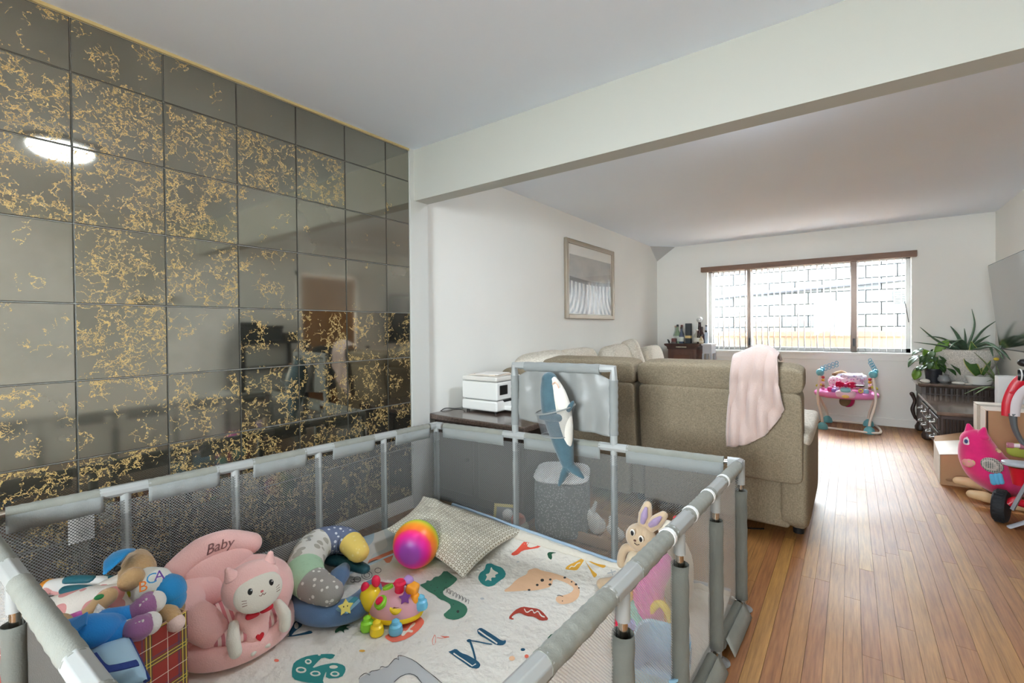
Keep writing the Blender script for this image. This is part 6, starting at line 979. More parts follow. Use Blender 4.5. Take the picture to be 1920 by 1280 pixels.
 ('camel_spot_print','teal',2,[[(-1.531,0.849),(-1.53,0.847),(-1.53,0.845),(-1.531,0.842),(-1.533,0.84),(-1.536,0.837),(-1.539,0.836),(-1.544,0.835),(-1.547,0.834),(-1.55,0.835),(-1.553,0.836),(-1.554,0.839),(-1.554,0.841),(-1.553,0.843),(-1.551,0.845),(-1.548,0.848),(-1.545,0.849),(-1.54,0.85),(-1.537,0.851),(-1.534,0.85)],[(-1.556,0.883),(-1.554,0.882),(-1.553,0.88),(-1.554,0.878),(-1.554,0.877),(-1.556,0.876),(-1.558,0.875),(-1.561,0.875),(-1.563,0.875),(-1.566,0.876),(-1.568,0.877),(-1.57,0.878),(-1.57,0.88),(-1.57,0.882),(-1.569,0.883),(-1.567,0.884),(-1.565,0.885),(-1.562,0.885),(-1.56,0.885),(-1.557,0.884)],[(-1.476,0.869),(-1.475,0.867),(-1.475,0.865),(-1.477,0.862),(-1.479,0.86),(-1.482,0.858),(-1.485,0.856),(-1.489,0.855),(-1.492,0.855),(-1.495,0.855),(-1.496,0.856),(-1.497,0.858),(-1.497,0.86),(-1.496,0.863),(-1.494,0.865),(-1.49,0.867),(-1.488,0.869),(-1.483,0.87),(-1.481,0.87),(-1.478,0.87)],[(-1.421,0.905),(-1.42,0.904),(-1.42,0.902),(-1.421,0.9),(-1.423,0.898),(-1.425,0.896),(-1.428,0.895),(-1.431,0.894),(-1.434,0.894),(-1.436,0.894),(-1.438,0.895),(-1.439,0.897),(-1.439,0.899),(-1.438,0.901),(-1.437,0.903),(-1.434,0.905),(-1.431,0.906),(-1.428,0.907),(-1.425,0.907),(-1.423,0.906)]]),
 ('letter_print','navy',0,[[(-1.765,0.917),(-1.794,0.936),(-1.809,0.951),(-1.819,0.971),(-1.818,0.981),(-1.805,0.987),(-1.793,0.986),(-1.776,0.978),(-1.767,0.967),(-1.763,0.947),(-1.758,0.933),(-1.749,0.92),(-1.748,0.914),(-1.752,0.911)],[(-1.751,0.916),(-1.732,0.943),(-1.722,0.959),(-1.717,0.972),(-1.709,0.977),(-1.695,0.975),(-1.695,0.968),(-1.707,0.953),(-1.721,0.938),(-1.743,0.914),(-1.753,0.905),(-1.757,0.906)]]),
 ('letter_stripe_print','cream',1,[[(-1.782,0.966),(-1.771,0.958),(-1.767,0.951),(-1.771,0.948),(-1.782,0.949),(-1.796,0.955),(-1.807,0.963),(-1.811,0.97),(-1.807,0.973),(-1.795,0.971)]]),
 ('plant_print','darkgreen',0,[[(-1.643,1.045),(-1.646,1.062),(-1.639,1.075),(-1.621,1.089),(-1.616,1.09),(-1.622,1.077),(-1.618,1.072),(-1.602,1.072),(-1.6,1.069),(-1.612,1.062),(-1.611,1.056),(-1.594,1.047),(-1.595,1.046),(-1.613,1.049),(-1.621,1.045),(-1.622,1.03),(-1.627,1.027),(-1.638,1.035)]]),
 ('flower_patch_print','coral',0,[[(-1.445,1.124),(-1.429,1.12),(-1.416,1.119),(-1.398,1.121),(-1.386,1.133),(-1.371,1.159),(-1.366,1.185),(-1.368,1.222),(-1.373,1.245),(-1.384,1.268),(-1.396,1.28),(-1.415,1.287),(-1.43,1.289),(-1.45,1.285),(-1.456,1.264),(-1.45,1.212),(-1.447,1.182),(-1.447,1.156),(-1.448,1.141),(-1.45,1.13)]]),
 ('flower_print','cream',1,[[(-1.403,1.169),(-1.413,1.184),(-1.414,1.191),(-1.406,1.193),(-1.407,1.204),(-1.418,1.23),(-1.421,1.243),(-1.416,1.25),(-1.412,1.25),(-1.407,1.243),(-1.404,1.233),(-1.403,1.214),(-1.399,1.208),(-1.388,1.212),(-1.383,1.211),(-1.379,1.203),(-1.383,1.199),(-1.394,1.196),(-1.396,1.189),(-1.391,1.175),(-1.391,1.169),(-1.397,1.165)]]),
 ('salamander_print','orange',0,[[(-1.977,1.438),(-1.996,1.461),(-2.002,1.485),(-1.999,1.521),(-2.006,1.538),(-2.027,1.543),(-2.039,1.556),(-2.052,1.582),(-2.054,1.604),(-2.047,1.634),(-2.02,1.629),(-1.96,1.586),(-1.924,1.554),(-1.893,1.518),(-1.884,1.5),(-1.892,1.491),(-1.905,1.492),(-1.928,1.502),(-1.945,1.502),(-1.963,1.489),(-1.971,1.476),(-1.975,1.457),(-1.975,1.445),(-1.971,1.434)]]),
 ('letter_print','crimson',0,[[(-1.784,1.342),(-1.782,1.357),(-1.773,1.365),(-1.751,1.371),(-1.733,1.38),(-1.71,1.397),(-1.699,1.407),(-1.697,1.415),(-1.692,1.418),(-1.682,1.418),(-1.68,1.413),(-1.683,1.4),(-1.695,1.388),(-1.722,1.371),(-1.719,1.358),(-1.688,1.341),(-1.677,1.331),(-1.68,1.325),(-1.693,1.327),(-1.725,1.338),(-1.747,1.34),(-1.774,1.337)]]),
 ('face_sketch_print','black',0,[[(-1.858,1.373),(-1.851,1.366),(-1.847,1.36),(-1.845,1.353),(-1.844,1.348),(-1.847,1.342),(-1.85,1.339),(-1.856,1.336),(-1.862,1.335),(-1.871,1.335),(-1.879,1.336),(-1.889,1.34),(-1.896,1.344),(-1.904,1.349),(-1.909,1.355),(-1.914,1.362),(-1.916,1.367),(-1.917,1.374),(-1.915,1.379),(-1.911,1.383),(-1.906,1.386),(-1.898,1.387),(-1.89,1.387),(-1.88,1.385),(-1.873,1.382),(-1.863,1.377),(-1.859,1.375),(-1.859,1.376),(-1.863,1.379),(-1.873,1.385),(-1.881,1.388),(-1.892,1.39),(-1.9,1.39),(-1.909,1.389),(-1.915,1.386),(-1.92,1.381),(-1.921,1.376),(-1.921,1.369),(-1.918,1.363),(-1.913,1.354),(-1.907,1.349),(-1.897,1.342),(-1.889,1.337),(-1.878,1.334),(-1.87,1.332),(-1.86,1.332),(-1.853,1.333),(-1.846,1.336),(-1.843,1.34),(-1.84,1.346),(-1.841,1.352),(-1.843,1.359),(-1.847,1.365),(-1.855,1.373),(-1.858,1.376),(-1.86,1.375)],[(-1.869,1.367),(-1.865,1.363),(-1.864,1.36),(-1.862,1.357),(-1.862,1.354),(-1.863,1.351),(-1.865,1.35),(-1.868,1.348),(-1.871,1.347),(-1.876,1.348),(-1.88,1.348),(-1.885,1.35),(-1.888,1.352),(-1.892,1.355),(-1.895,1.357),(-1.897,1.361),(-1.898,1.364),(-1.898,1.367),(-1.898,1.369),(-1.895,1.372),(-1.893,1.373),(-1.889,1.374),(-1.885,1.374),(-1.88,1.373),(-1.876,1.371),(-1.871,1.368),(-1.869,1.368),(-1.869,1.369),(-1.871,1.371),(-1.876,1.374),(-1.881,1.376),(-1.887,1.377),(-1.891,1.377),(-1.896,1.376),(-1.899,1.375),(-1.902,1.372),(-1.903,1.369),(-1.903,1.365),(-1.901,1.362),(-1.898,1.357),(-1.895,1.354),(-1.889,1.35),(-1.885,1.348),(-1.879,1.345),(-1.874,1.345),(-1.869,1.344),(-1.865,1.345),(-1.861,1.347),(-1.859,1.349),(-1.858,1.352),(-1.858,1.355),(-1.86,1.36),(-1.862,1.363),(-1.866,1.367),(-1.868,1.369),(-1.87,1.368)],[(-1.873,1.32),(-1.869,1.316),(-1.867,1.313),(-1.865,1.308),(-1.865,1.305),(-1.866,1.302),(-1.868,1.299),(-1.872,1.298),(-1.876,1.297),(-1.882,1.297),(-1.887,1.298),(-1.893,1.3),(-1.897,1.302),(-1.902,1.306),(-1.905,1.309),(-1.908,1.313),(-1.91,1.316),(-1.91,1.32),(-1.909,1.323),(-1.906,1.326),(-1.903,1.327),(-1.898,1.328),(-1.893,1.328),(-1.887,1.327),(-1.883,1.325),(-1.877,1.322),(-1.874,1.321),(-1.874,1.323),(-1.876,1.324),(-1.883,1.328),(-1.888,1.33),(-1.895,1.331),(-1.901,1.331),(-1.906,1.33),(-1.91,1.329),(-1.913,1.325),(-1.914,1.322),(-1.914,1.317),(-1.912,1.314),(-1.908,1.308),(-1.905,1.305),(-1.898,1.3),(-1.893,1.298),(-1.885,1.295),(-1.88,1.294),(-1.873,1.294),(-1.869,1.295),(-1.865,1.297),(-1.862,1.299),(-1.861,1.303),(-1.861,1.307),(-1.863,1.312),(-1.866,1.316),(-1.87,1.32),(-1.873,1.322),(-1.875,1.322)],[(-1.86,1.426),(-1.856,1.422),(-1.854,1.419),(-1.852,1.415),(-1.852,1.412),(-1.853,1.408),(-1.855,1.406),(-1.859,1.405),(-1.862,1.404),(-1.868,1.404),(-1.872,1.405),(-1.878,1.407),(-1.882,1.409),(-1.886,1.413),(-1.889,1.416),(-1.892,1.42),(-1.893,1.424),(-1.894,1.428),(-1.893,1.43),(-1.89,1.433),(-1.887,1.434),(-1.882,1.435),(-1.878,1.435),(-1.873,1.434),(-1.868,1.432),(-1.863,1.429),(-1.86,1.428),(-1.86,1.429),(-1.862,1.431),(-1.868,1.435),(-1.873,1.437),(-1.88,1.438),(-1.885,1.438),(-1.891,1.438),(-1.894,1.436),(-1.897,1.433),(-1.898,1.43),(-1.898,1.425),(-1.896,1.421),(-1.893,1.416),(-1.889,1.412),(-1.883,1.408),(-1.878,1.405),(-1.871,1.402),(-1.866,1.401),(-1.86,1.401),(-1.856,1.401),(-1.851,1.403),(-1.849,1.406),(-1.848,1.41),(-1.848,1.413),(-1.85,1.418),(-1.852,1.422),(-1.857,1.427),(-1.859,1.428),(-1.861,1.428)],[(-1.887,1.295),(-1.885,1.293),(-1.883,1.291),(-1.883,1.289),(-1.883,1.288),(-1.883,1.286),(-1.884,1.285),(-1.886,1.284),(-1.888,1.283),(-1.891,1.283),(-1.893,1.284),(-1.897,1.285),(-1.899,1.286),(-1.901,1.287),(-1.903,1.289),(-1.904,1.291),(-1.905,1.293),(-1.905,1.295),(-1.904,1.296),(-1.903,1.298),(-1.901,1.298),(-1.899,1.299),(-1.897,1.299),(-1.894,1.298),(-1.891,1.297),(-1.888,1.296),(-1.887,1.296),(-1.886,1.297),(-1.887,1.298),(-1.891,1.3),(-1.894,1.301),(-1.899,1.302),(-1.902,1.302),(-1.905,1.301),(-1.907,1.3),(-1.909,1.298),(-1.909,1.297),(-1.909,1.294),(-1.908,1.292),(-1.906,1.289),(-1.904,1.287),(-1.9,1.284),(-1.897,1.282),(-1.892,1.281),(-1.889,1.28),(-1.886,1.28),(-1.883,1.281),(-1.881,1.282),(-1.879,1.283),(-1.878,1.286),(-1.878,1.288),(-1.88,1.291),(-1.881,1.293),(-1.884,1.295),(-1.886,1.296),(-1.887,1.296)]]),
 ('dot_print','coral',0,[[(-1.65,0.82),(-1.648,0.818),(-1.648,0.817),(-1.648,0.815),(-1.649,0.813),(-1.652,0.811),(-1.654,0.81),(-1.658,0.809),(-1.661,0.809),(-1.664,0.81),(-1.666,0.811),(-1.668,0.813),(-1.669,0.815),(-1.668,0.817),(-1.667,0.819),(-1.664,0.82),(-1.662,0.821),(-1.658,0.822),(-1.655,0.822),(-1.652,0.821)],[(-1.561,1.366),(-1.56,1.364),(-1.56,1.363),(-1.561,1.361),(-1.562,1.36),(-1.564,1.358),(-1.565,1.357),(-1.568,1.357),(-1.57,1.357),(-1.572,1.358),(-1.573,1.359),(-1.574,1.361),(-1.574,1.363),(-1.573,1.365),(-1.572,1.366),(-1.57,1.367),(-1.569,1.368),(-1.566,1.368),(-1.564,1.368),(-1.562,1.367)]]),
 ('dot_print','mustard',0,[[(-1.442,1.032),(-1.441,1.03),(-1.441,1.028),(-1.443,1.025),(-1.445,1.023),(-1.448,1.021),(-1.451,1.02),(-1.455,1.018),(-1.457,1.018),(-1.46,1.019),(-1.461,1.02),(-1.462,1.021),(-1.461,1.023),(-1.46,1.026),(-1.458,1.028),(-1.454,1.03),(-1.452,1.032),(-1.448,1.033),(-1.445,1.033),(-1.443,1.033)]]),
 ('bird_sketch_print','grey',0,[[(-0.927,2.016),(-0.916,2.025),(-0.909,2.031),(-0.902,2.038),(-0.9,2.042),(-0.902,2.045),(-0.906,2.043),(-0.913,2.036),(-0.92,2.03),(-0.931,2.022),(-0.934,2.017),(-0.932,2.014)],[(-0.927,2.039),(-0.906,2.015),(-0.903,2.018),(-0.923,2.042)]]),
 ('scribble_print','black',0,[[(-0.892,1.798),(-0.899,1.818),(-0.898,1.822),(-0.891,1.812),(-0.888,1.808),(-0.888,1.809),(-0.891,1.814),(-0.9,1.824),(-0.901,1.819),(-0.894,1.798),(-0.891,1.79),(-0.89,1.79)],[(-0.89,1.818),(-0.896,1.838),(-0.896,1.842),(-0.889,1.831),(-0.886,1.828),(-0.885,1.829),(-0.889,1.834),(-0.898,1.844),(-0.899,1.839),(-0.892,1.818),(-0.889,1.81),(-0.888,1.81)],[(-0.887,1.838),(-0.894,1.858),(-0.894,1.862),(-0.887,1.852),(-0.883,1.848),(-0.883,1.849),(-0.886,1.854),(-0.896,1.864),(-0.896,1.86),(-0.89,1.838),(-0.886,1.829),(-0.885,1.83)],[(-0.885,1.858),(-0.892,1.879),(-0.892,1.883),(-0.884,1.872),(-0.881,1.868),(-0.88,1.87),(-0.884,1.874),(-0.893,1.885),(-0.894,1.88),(-0.887,1.858),(-0.884,1.849),(-0.883,1.85)],[(-0.883,1.878),(-0.889,1.9),(-0.889,1.904),(-0.882,1.893),(-0.879,1.889),(-0.878,1.89),(-0.881,1.895),(-0.891,1.906),(-0.892,1.901),(-0.885,1.879),(-0.882,1.87),(-0.881,1.87)],[(-0.88,1.899),(-0.887,1.921),(-0.887,1.925),(-0.879,1.914),(-0.876,1.91),(-0.876,1.911),(-0.879,1.916),(-0.888,1.927),(-0.889,1.922),(-0.883,1.899),(-0.879,1.89),(-0.878,1.891)],[(-0.878,1.92),(-0.884,1.941),(-0.884,1.945),(-0.877,1.935),(-0.874,1.931),(-0.873,1.933),(-0.876,1.937),(-0.885,1.947),(-0.886,1.942),(-0.88,1.92),(-0.877,1.911),(-0.876,1.912)]]),
]

# ------------------------------------------------------------------ mats, quilt and its printed motifs
def qz(x, y):
    yb = 1.99 + (x + 2.043) * 0.1078
    d = (yb - 0.02) - y; e = max(0.0, 0.17 - max(d, 0)) / 0.17
    hb = 0.20 - 0.115 * min(max((x + 2.04) / 1.1, 0), 1)
    return 0.035 + (hb - 0.035) * e * e
def penpt(s, r):      # s across from the mirror side, r from the front to the back
    return FL.lerp(FR, s).lerp(BL.lerp(BR_, s), r)
def playmat(u, v):
    s = 0.012 + u * 0.976; p = penpt(s, 0.012 + v * 0.978); e = max(0, (0.085 - s)) / 0.085
    return V(p.x, p.y, 0.012 + 0.15 * e * e * (1 + 0.3 * noise.noise(V(p.y * 5, 0, 0))) + 0.004 * noise.noise(V(p.x * 5, p.y * 5, 0)))
def playmat_mat():
    m = bpy.data.materials.new('printed_playmat'); m.use_nodes = True; N, L = nodes(m); b = N['Principled BSDF']; b.inputs['Roughness'].default_value = 0.55
    tc = N.new('ShaderNodeTexCoord'); nz = N.new('ShaderNodeTexNoise'); nz.inputs['Scale'].default_value = 3.2; nz.inputs['Detail'].default_value = 1; L.new(tc.outputs['Object'], nz.inputs['Vector'])
    rp = N.new('ShaderNodeValToRGB'); rp.color_ramp.interpolation = 'CONSTANT'; L.new(nz.outputs['Fac'], rp.inputs[0]); e = rp.color_ramp.elements
    e[0].color = RGB(120, 160, 132); e[1].position = 0.36; e[1].color = RGB(178, 182, 178)
    for p, c in ((0.56, (196, 192, 182)), (0.66, (150, 168, 176))): k = e.new(p); k.color = RGB(*c)
    L.new(rp.outputs[0], b.inputs['Base Color']); return m
q = MB(); q.grid(playmat, 60, 40); tag(q.build('play_mat', playmat_mat(), solid=0.012), 'pale printed foam play mat under the quilt, curling up against the net by the mirror', 'mat')
def quilt_mat():
    m = bpy.data.materials.new('white_quilt'); m.use_nodes = True; N, L = nodes(m); b = N['Principled BSDF']; b.inputs['Roughness'].default_value = 0.9; b.inputs['Base Color'].default_value = RGB(228, 224, 214); b.inputs['Specular IOR Level'].default_value = 0.2
    tc = N.new('ShaderNodeTexCoord'); vo = N.new('ShaderNodeTexVoronoi'); vo.feature = 'SMOOTH_F1'; vo.inputs['Scale'].default_value = 16; vo.inputs['Randomness'].default_value = 0.75; L.new(tc.outputs['Object'], vo.inputs['Vector'])
    nz = N.new('ShaderNodeTexNoise'); nz.inputs['Scale'].default_value = 34; nz.inputs['Detail'].default_value = 4; L.new(tc.outputs['Object'], nz.inputs['Vector'])
    h = math_n(N, L, 'ADD', math_n(N, L, 'MULTIPLY', vo.outputs['Distance'], -0.8), math_n(N, L, 'MULTIPLY', nz.outputs['Fac'], 0.9))
    bp = N.new('ShaderNodeBump'); bp.inputs['Strength'].default_value = 0.85; bp.inputs['Distance'].default_value = 0.016; L.new(h, bp.inputs['Height']); L.new(bp.outputs[0], b.inputs['Normal']); return m
QM = quilt_mat()
def qwave(x, y): return 0.0035 * noise.noise(V(x * 7, y * 7, 3)) + 0.0015 * noise.noise(V(x * 22, y * 22, 5))
def quilt(u, v):
    s = 0.085 + u * 0.895 - 0.02 * max(0, 1 - v * 3); p = penpt(s, 0.03 + v * 0.958)
    return V(p.x, p.y, qz(p.x, p.y) - 0.004 + qwave(p.x, p.y))
t = thing('baby_quilt', 'cream quilted blanket with printed dinosaurs and letters covering the playpen floor', 'quilt', (-1.25, 1.15, 0.03))
q = MB(); q.grid(quilt, 130, 130); q.build('quilt_top', QM, t, solid=0.007)
q = MB(); P = [quilt(i / 60, 1.0) + V(0, -0.004, 0.004) for i in range(61)]; q.tube(P, 0.0075, 8); q.build('blue_binding', cloth('pale_blue_binding', (166, 188, 208)), t)
q = MB(); P = [quilt(0.0, i / 60) + V(0.0, 0, 0.003) for i in range(61)]; q.tube(P, 0.007, 8); q.build('blue_binding', cloth('pale_blue_binding_side', (186, 202, 210)), t)
def fleece(u, v):
    v0 = 0.970 + 0.014 * u; p = quilt(u, v0 + (0.993 - v0) * v); return p + V(0, 0, 0.006 + 0.010 * math.sin(PI * v) + 0.006 * noise.noise(V(p.x * 40, p.y * 40, 0)))
q = MB(); q.grid(lambda u, v: fleece(0.18 + 0.82 * u, v), 140, 10); q.build('fleece_edge', cloth('cream_fleece', (226, 220, 206), 120, 0.8, 0.95, 0.4), t, solid=0.004)
PCOL = {'black': (52, 52, 50), 'brick': (166, 62, 46), 'coral': (222, 110, 88), 'cream': (230, 224, 212), 'crimson': (176, 52, 66), 'darkgreen': (36, 86, 62), 'green': (58, 116, 92), 'grey': (186, 188, 188), 'mustard': (222, 168, 62), 'navy': (34, 84, 110), 'orange': (210, 122, 88), 'peach': (232, 190, 152), 'red': (222, 86, 66), 'teal': (44, 132, 130)}
PM = {k: mat('print_' + k, v, 0.9, bump=(34, 0.25, 0.006)) for k, v in PCOL.items()}
def inside(px, py, poly):
    c = False; j = len(poly) - 1
    for i in range(len(poly)):
        if (poly[i][1] > py) != (poly[j][1] > py) and px < (poly[j][0] - poly[i][0]) * (py - poly[i][1]) / (poly[j][1] - poly[i][1]) + poly[i][0]: c = not c
        j = i
    return c
from mathutils.geometry import tessellate_polygon
for nm, colr, layer, polys in PRINTS:
    bmx = bmesh.new()
    for poly in polys:
        d = []
        for i, p in enumerate(poly):           # subdivide long edges so the print follows the quilt
            n_ = poly[(i + 1) % len(poly)]; L0 = math.hypot(n_[0] - p[0], n_[1] - p[1]); m = max(1, int(L0 / 0.02))
            for k in range(m): d.append((p[0] + (n_[0] - p[0]) * k / m, p[1] + (n_[1] - p[1]) * k / m))
        vs3 = [V(p[0], p[1], 0) for p in d]
        vv = [bmx.verts.new(v) for v in vs3]
        for tri in tessellate_polygon([vs3]):
            try: bmx.faces.new([vv[i] for i in tri])
            except ValueError: pass
    for _ in range(3):
        es = [e for e in bmx.edges if e.calc_length() > 0.03]
        if not es: break
        bmesh.ops.subdivide_edges(bmx, edges=es, cuts=1); bmesh.ops.triangulate(bmx, faces=bmx.faces)
    for v in bmx.verts:
        v.co = V(v.co.x, v.co.y, qz(v.co.x, v.co.y) - 0.004 + qwave(v.co.x, v.co.y) + 0.0035 + 0.0012 + 0.0006 * layer)
    for f in bmx.faces:
        f.normal_update()
        if f.normal.z < 0: f.normal_flip()
    q = MB(); q.bm.free(); q.bm = bmx; q.build(nm, PM[colr], t, smooth=False)

# pillow in the back corner
PILM = spot_mat('block_print_cotton', (220, 216, 202), (150, 140, 118), 24, 0.40, 300, 0.0, edge=0.22, uv=True)
A, B, C_, D = V(-2.00, 1.84, 0.25), V(-1.43, 2.05, 0.115), V(-1.46, 1.585, 0.055), V(-1.985, 1.56, 0.16)
def pil(sgn):
    def f(u, v):
        # soft pinched corners
        pu = 0.5 + (u - 0.5) * (1 - 0.10 * math.sin(PI * v)); pv = 0.5 + (v - 0.5) * (1 - 0.10 * math.sin(PI * u))
        p = A.lerp(B, pu).lerp(D.lerp(C_, pu), pv); h = (max(0, 4 * u * (1 - u)) * max(0, 4 * v * (1 - v))) ** 0.45
        nrm = (B - A).cross(D - A).normalized()
        if nrm.z < 0: nrm = -nrm
        w = 0.010 * noise.noise(V(u * 5, v * 5, 2)) + 0.004 * noise.noise(V(u * 16, v * 16, 2)) + 0.022 * math.exp(-((u - v * 0.4 - 0.12) / 0.06) ** 2) * math.exp(-(v / 0.35) ** 2)
        return p + nrm * sgn * (0.062 if sgn > 0 else 0.028) * h + nrm * w * min(1, h * 1.5)
    return f
q = MB(); q.grid(pil(1), 56, 56); q.grid(pil(-1), 56, 56); bmesh.ops.remove_doubles(q.bm, verts=q.bm.verts, dist=0.0005); tag(q.build('pillow', PILM), 'cream cotton pillow with small block print lying in the back corner of the playpen', 'pillow')

# rainbow ball
bc, br = V(-1.748, 1.555, 0.149), 0.1125
camdir = (V(0, 0, CAM_H) - bc).normalized(); sidev = V(rt2); ax = (camdir * 0.96 - rt2 * 0.20 - up2 * 0.13)
q = MB(); q.ell((0, 0, 0), (br, br, br), None, 64, 40); o = tag(q.build('rainbow_ball', ramp_ball_mat('rainbow_rubber', (0.507, -0.862, -0.01), br)), 'rainbow striped rubber ball with purple end leaning on the pillow', 'ball'); o.location = bc

# blue crescent cushion with a star tag
DEN = cloth('blue_denim_knit', (88, 116, 150), 320, 0.4); 
t = thing('crescent_cushion', 'denim blue crescent tummy time cushion with a yellow star tag under the patchwork one', 'cushion', (-1.75, 1.12, 0.04))
P = [(-1.8834, 1.0367, 0.0850), (-1.7863, 0.9960, 0.0850), (-1.6930, 1.0280, 0.0850), (-1.6361, 1.0986, 0.0850), (-1.6491, 1.1844, 0.0850), (-1.6873, 1.2451, 0.0850)]
q = MB(); q.sausage(P, [0.042, 0.05, 0.053, 0.052, 0.050, 0.044], 18, 8, 5, flat=0.85); q.build('crescent_body', DEN, t)
q = MB(); q.sausage([(-1.8318, 1.1519, 0.0900), (-1.8786, 1.2141, 0.1000), (-1.9323, 1.2805, 0.1000)], [0.040, 0.045, 0.020], 14, 6, 4, flat=0.8)
q.build('whale_tail', DEN, t)
q = MB(); P = [(-2.0236, 1.2659, 0.1100), (-1.9353, 1.3027, 0.1000), (-1.8533, 1.3242, 0.0900)]; q.sausage(P, [0.038, 0.038, 0.030], 14, 6, 3, flat=0.7); q.build('sequin_fin', mat('teal_sequins', (40, 84, 92), 0.25, 0.5, bump=(90, 0.9)), t)
sc = V((-1.5760, 1.0421, 0.1450))
q = MB(); a, c = V((-1.5800, 1.0261, 0.1350)), V((-1.6021, 1.1031, 0.1400)); q.tube([a, c], 0.028, 8, flat=0.18, upv=(0.2, -0.3, 1)); tg = q.build('tag_strip', mat('pale_blue_felt', (120, 160, 178), 0.9), t)
q = MB(); a, c = V((-1.5824, 1.0653, 0.1460)), V((-1.5901, 1.0998, 0.1500)); q.tube([a, c], 0.012, 6, flat=0.3, upv=(0.2, -0.3, 1)); q.build('teal_stripe', mat('teal_felt', (60, 130, 142), 0.9), tg)
nrm = (V(0, 0, CAM_H) - sc).normalized(); S = Matrix.Translation(sc + nrm * 0.006) @ nrm.to_track_quat('Z', 'Y').to_matrix().to_4x4()
q = MB(S); q.prism([((0.031 if k % 2 == 0 else 0.017) * math.sin(k * PI / 5), (0.031 if k % 2 == 0 else 0.017) * math.cos(k * PI / 5)) for k in range(10)], -0.004, 0.004); st_ = q.build('felt_star', mat('yellow_felt', (222, 206, 110), 0.9), tg, smooth=False, bevel=0.003)
for x in (-0.007, 0.007): q = MB(S); q.ell((x, 0.003, 0.005), (0.002, 0.003, 0.0015), None, 8, 6); q.build('star_eye', BLACK, st_)

# patchwork horseshoe cushion
t = thing('horseshoe_cushion', 'patchwork horseshoe nursing cushion in mint, grey, navy and yellow near the mirror', 'cushion', (-1.85, 1.25, 0.1))
HP = [V(p) for p in ((-1.8747, 1.3113, 0.1700), (-1.9938, 1.3347, 0.1800), (-2.0490, 1.2832, 0.1900), (-2.0510, 1.2005, 0.1900), (-1.9534, 1.0971, 0.1900), (-1.8526, 1.0396, 0.1800), (-1.7679, 1.0326, 0.1700), (-1.6873, 1.0443, 0.1650))]
HR = [0.050, 0.062, 0.070, 0.076, 0.076, 0.074, 0.068, 0.054]
PP, RR = spline(HP, HR, 8); NS = len(PP)
def seg(a, c, name, m, c0=False, c1=False):
    q = MB(); pts = PP[a:c + 1]; rr = [r * (1 + 0.02 * math.sin(i * 2.1)) for i, r in enumerate(RR[a:c + 1])]
    if c0:
        t0 = (pts[0] - pts[1]).normalized(); r0 = rr[0]; pts = [pts[0] + t0 * r0 * math.sin(w) for w in (1.5, 1.2, 0.8, 0.4)] + pts; rr = [r0 * math.cos(w) for w in (1.5, 1.2, 0.8, 0.4)] + rr
    if c1:
        t0 = (pts[-1] - pts[-2]).normalized(); r0 = rr[-1]; pts = pts + [pts[-1] + t0 * r0 * math.sin(w) for w in (0.4, 0.8, 1.2, 1.5)]; rr = rr + [r0 * math.cos(w) for w in (0.4, 0.8, 1.2, 1.5)]
    q.tube(pts, rr, 28, flat=0.92); q.build(name, m, t)
seg(0, 6, 'yellow_patch', spot_mat('yellow_patch', (236, 206, 112), (240, 216, 140), 40, 0.25), c0=True)
seg(6, 21, 'navy_patch', spot_mat('navy_star_patch', (108, 118, 144), (214, 218, 224), 40, 0.27))
seg(21, 36, 'white_patch', spot_mat('spotted_white_patch', (220, 218, 210), (176, 172, 160), 20, 0.44))
seg(36, 46, 'mint_patch', spot_mat('mint_patch', (172, 204, 172), (168, 200, 168), 40, 0.3))
seg(46, NS - 1, 'grey_patch', spot_mat('grey_star_patch', (158, 154, 148), (222, 220, 214), 38, 0.26), c1=True)
q = MB(); q.tube([PP[27] + V(0.02, -0.02, 0.068), PP[27] + V(0.03, -0.03, 0.082), PP[28] + V(0.02, -0.01, 0.068)], 0.005, 6); q.build('fabric_loop', mat('grey_loop', (150, 150, 148), 0.9), t)
t = thing('round_cushion', 'small spotted grey cushion squeezed between the pink seat and blue crescent', 'cushion', (-1.8984, 1.0591, 0.0600)); q = MB(); q.sq(V((-1.8932, 1.0515, 0.0700)) + V(-0.05, 0.02, 0.0), (0.07, 0.06, 0.045), 0.9, 0.9); q.build('cover', spot_mat('yellow_spot_grey', (176, 170, 160), (206, 170, 90), 22, 0.2), t)

# hedgehog sorter toy
t = thing('activity_hedgehog', 'pink domed baby activity toy with yellow head and coloured shape blocks', 'toy', (-1.4994, 1.2022, 0.0450))
hcx = V((-1.5035, 1.2138, 0.0550)); YELP = mat('yellow_toy_plastic', (240, 206, 40), 0.25); LPK = mat('rose_toy_plastic', (226, 170, 180), 0.3); LIME = mat('lime_toy_plastic', (140, 206, 50), 0.25); SKYP = mat('sky_toy_plastic', (110, 190, 224), 0.25); REDP = mat('red_toy_plastic', (220, 30, 70), 0.25); ORP = mat('orange_toy_plastic', (244, 160, 40), 0.25); PURP = mat('purple_toy_plastic', (120, 50, 140), 0.3)
r_ = V(rt.x, rt.y, 0); f_ = V(-rt.y, rt.x, 0)     # toy axes: right and away
def H(a, d, z): return hcx + r_ * a + f_ * d + V(0, 0, z - hcx.z)
q = MB(TR(H(0.008, 0.01, 0.052), math.atan2(r_.y, r_.x))); q.sq((0, 0, 0.022), (0.108, 0.075, 0.080), 0.9, 1.0, None, 36, 20, 0, lambda p: V(p.x, p.y, p.z if p.z > 0 else p.z * 0.35)); q.build('dome_shell', LPK, t)
q = MB(TR(H(0.008, 0.01, 0.052), math.atan2(r_.y, r_.x))); q.sq((0, 0, 0.010), (0.112, 0.079, 0.020), 0.7, 1.0, None, 32, 10); q.build('base_rim', YELP, t)
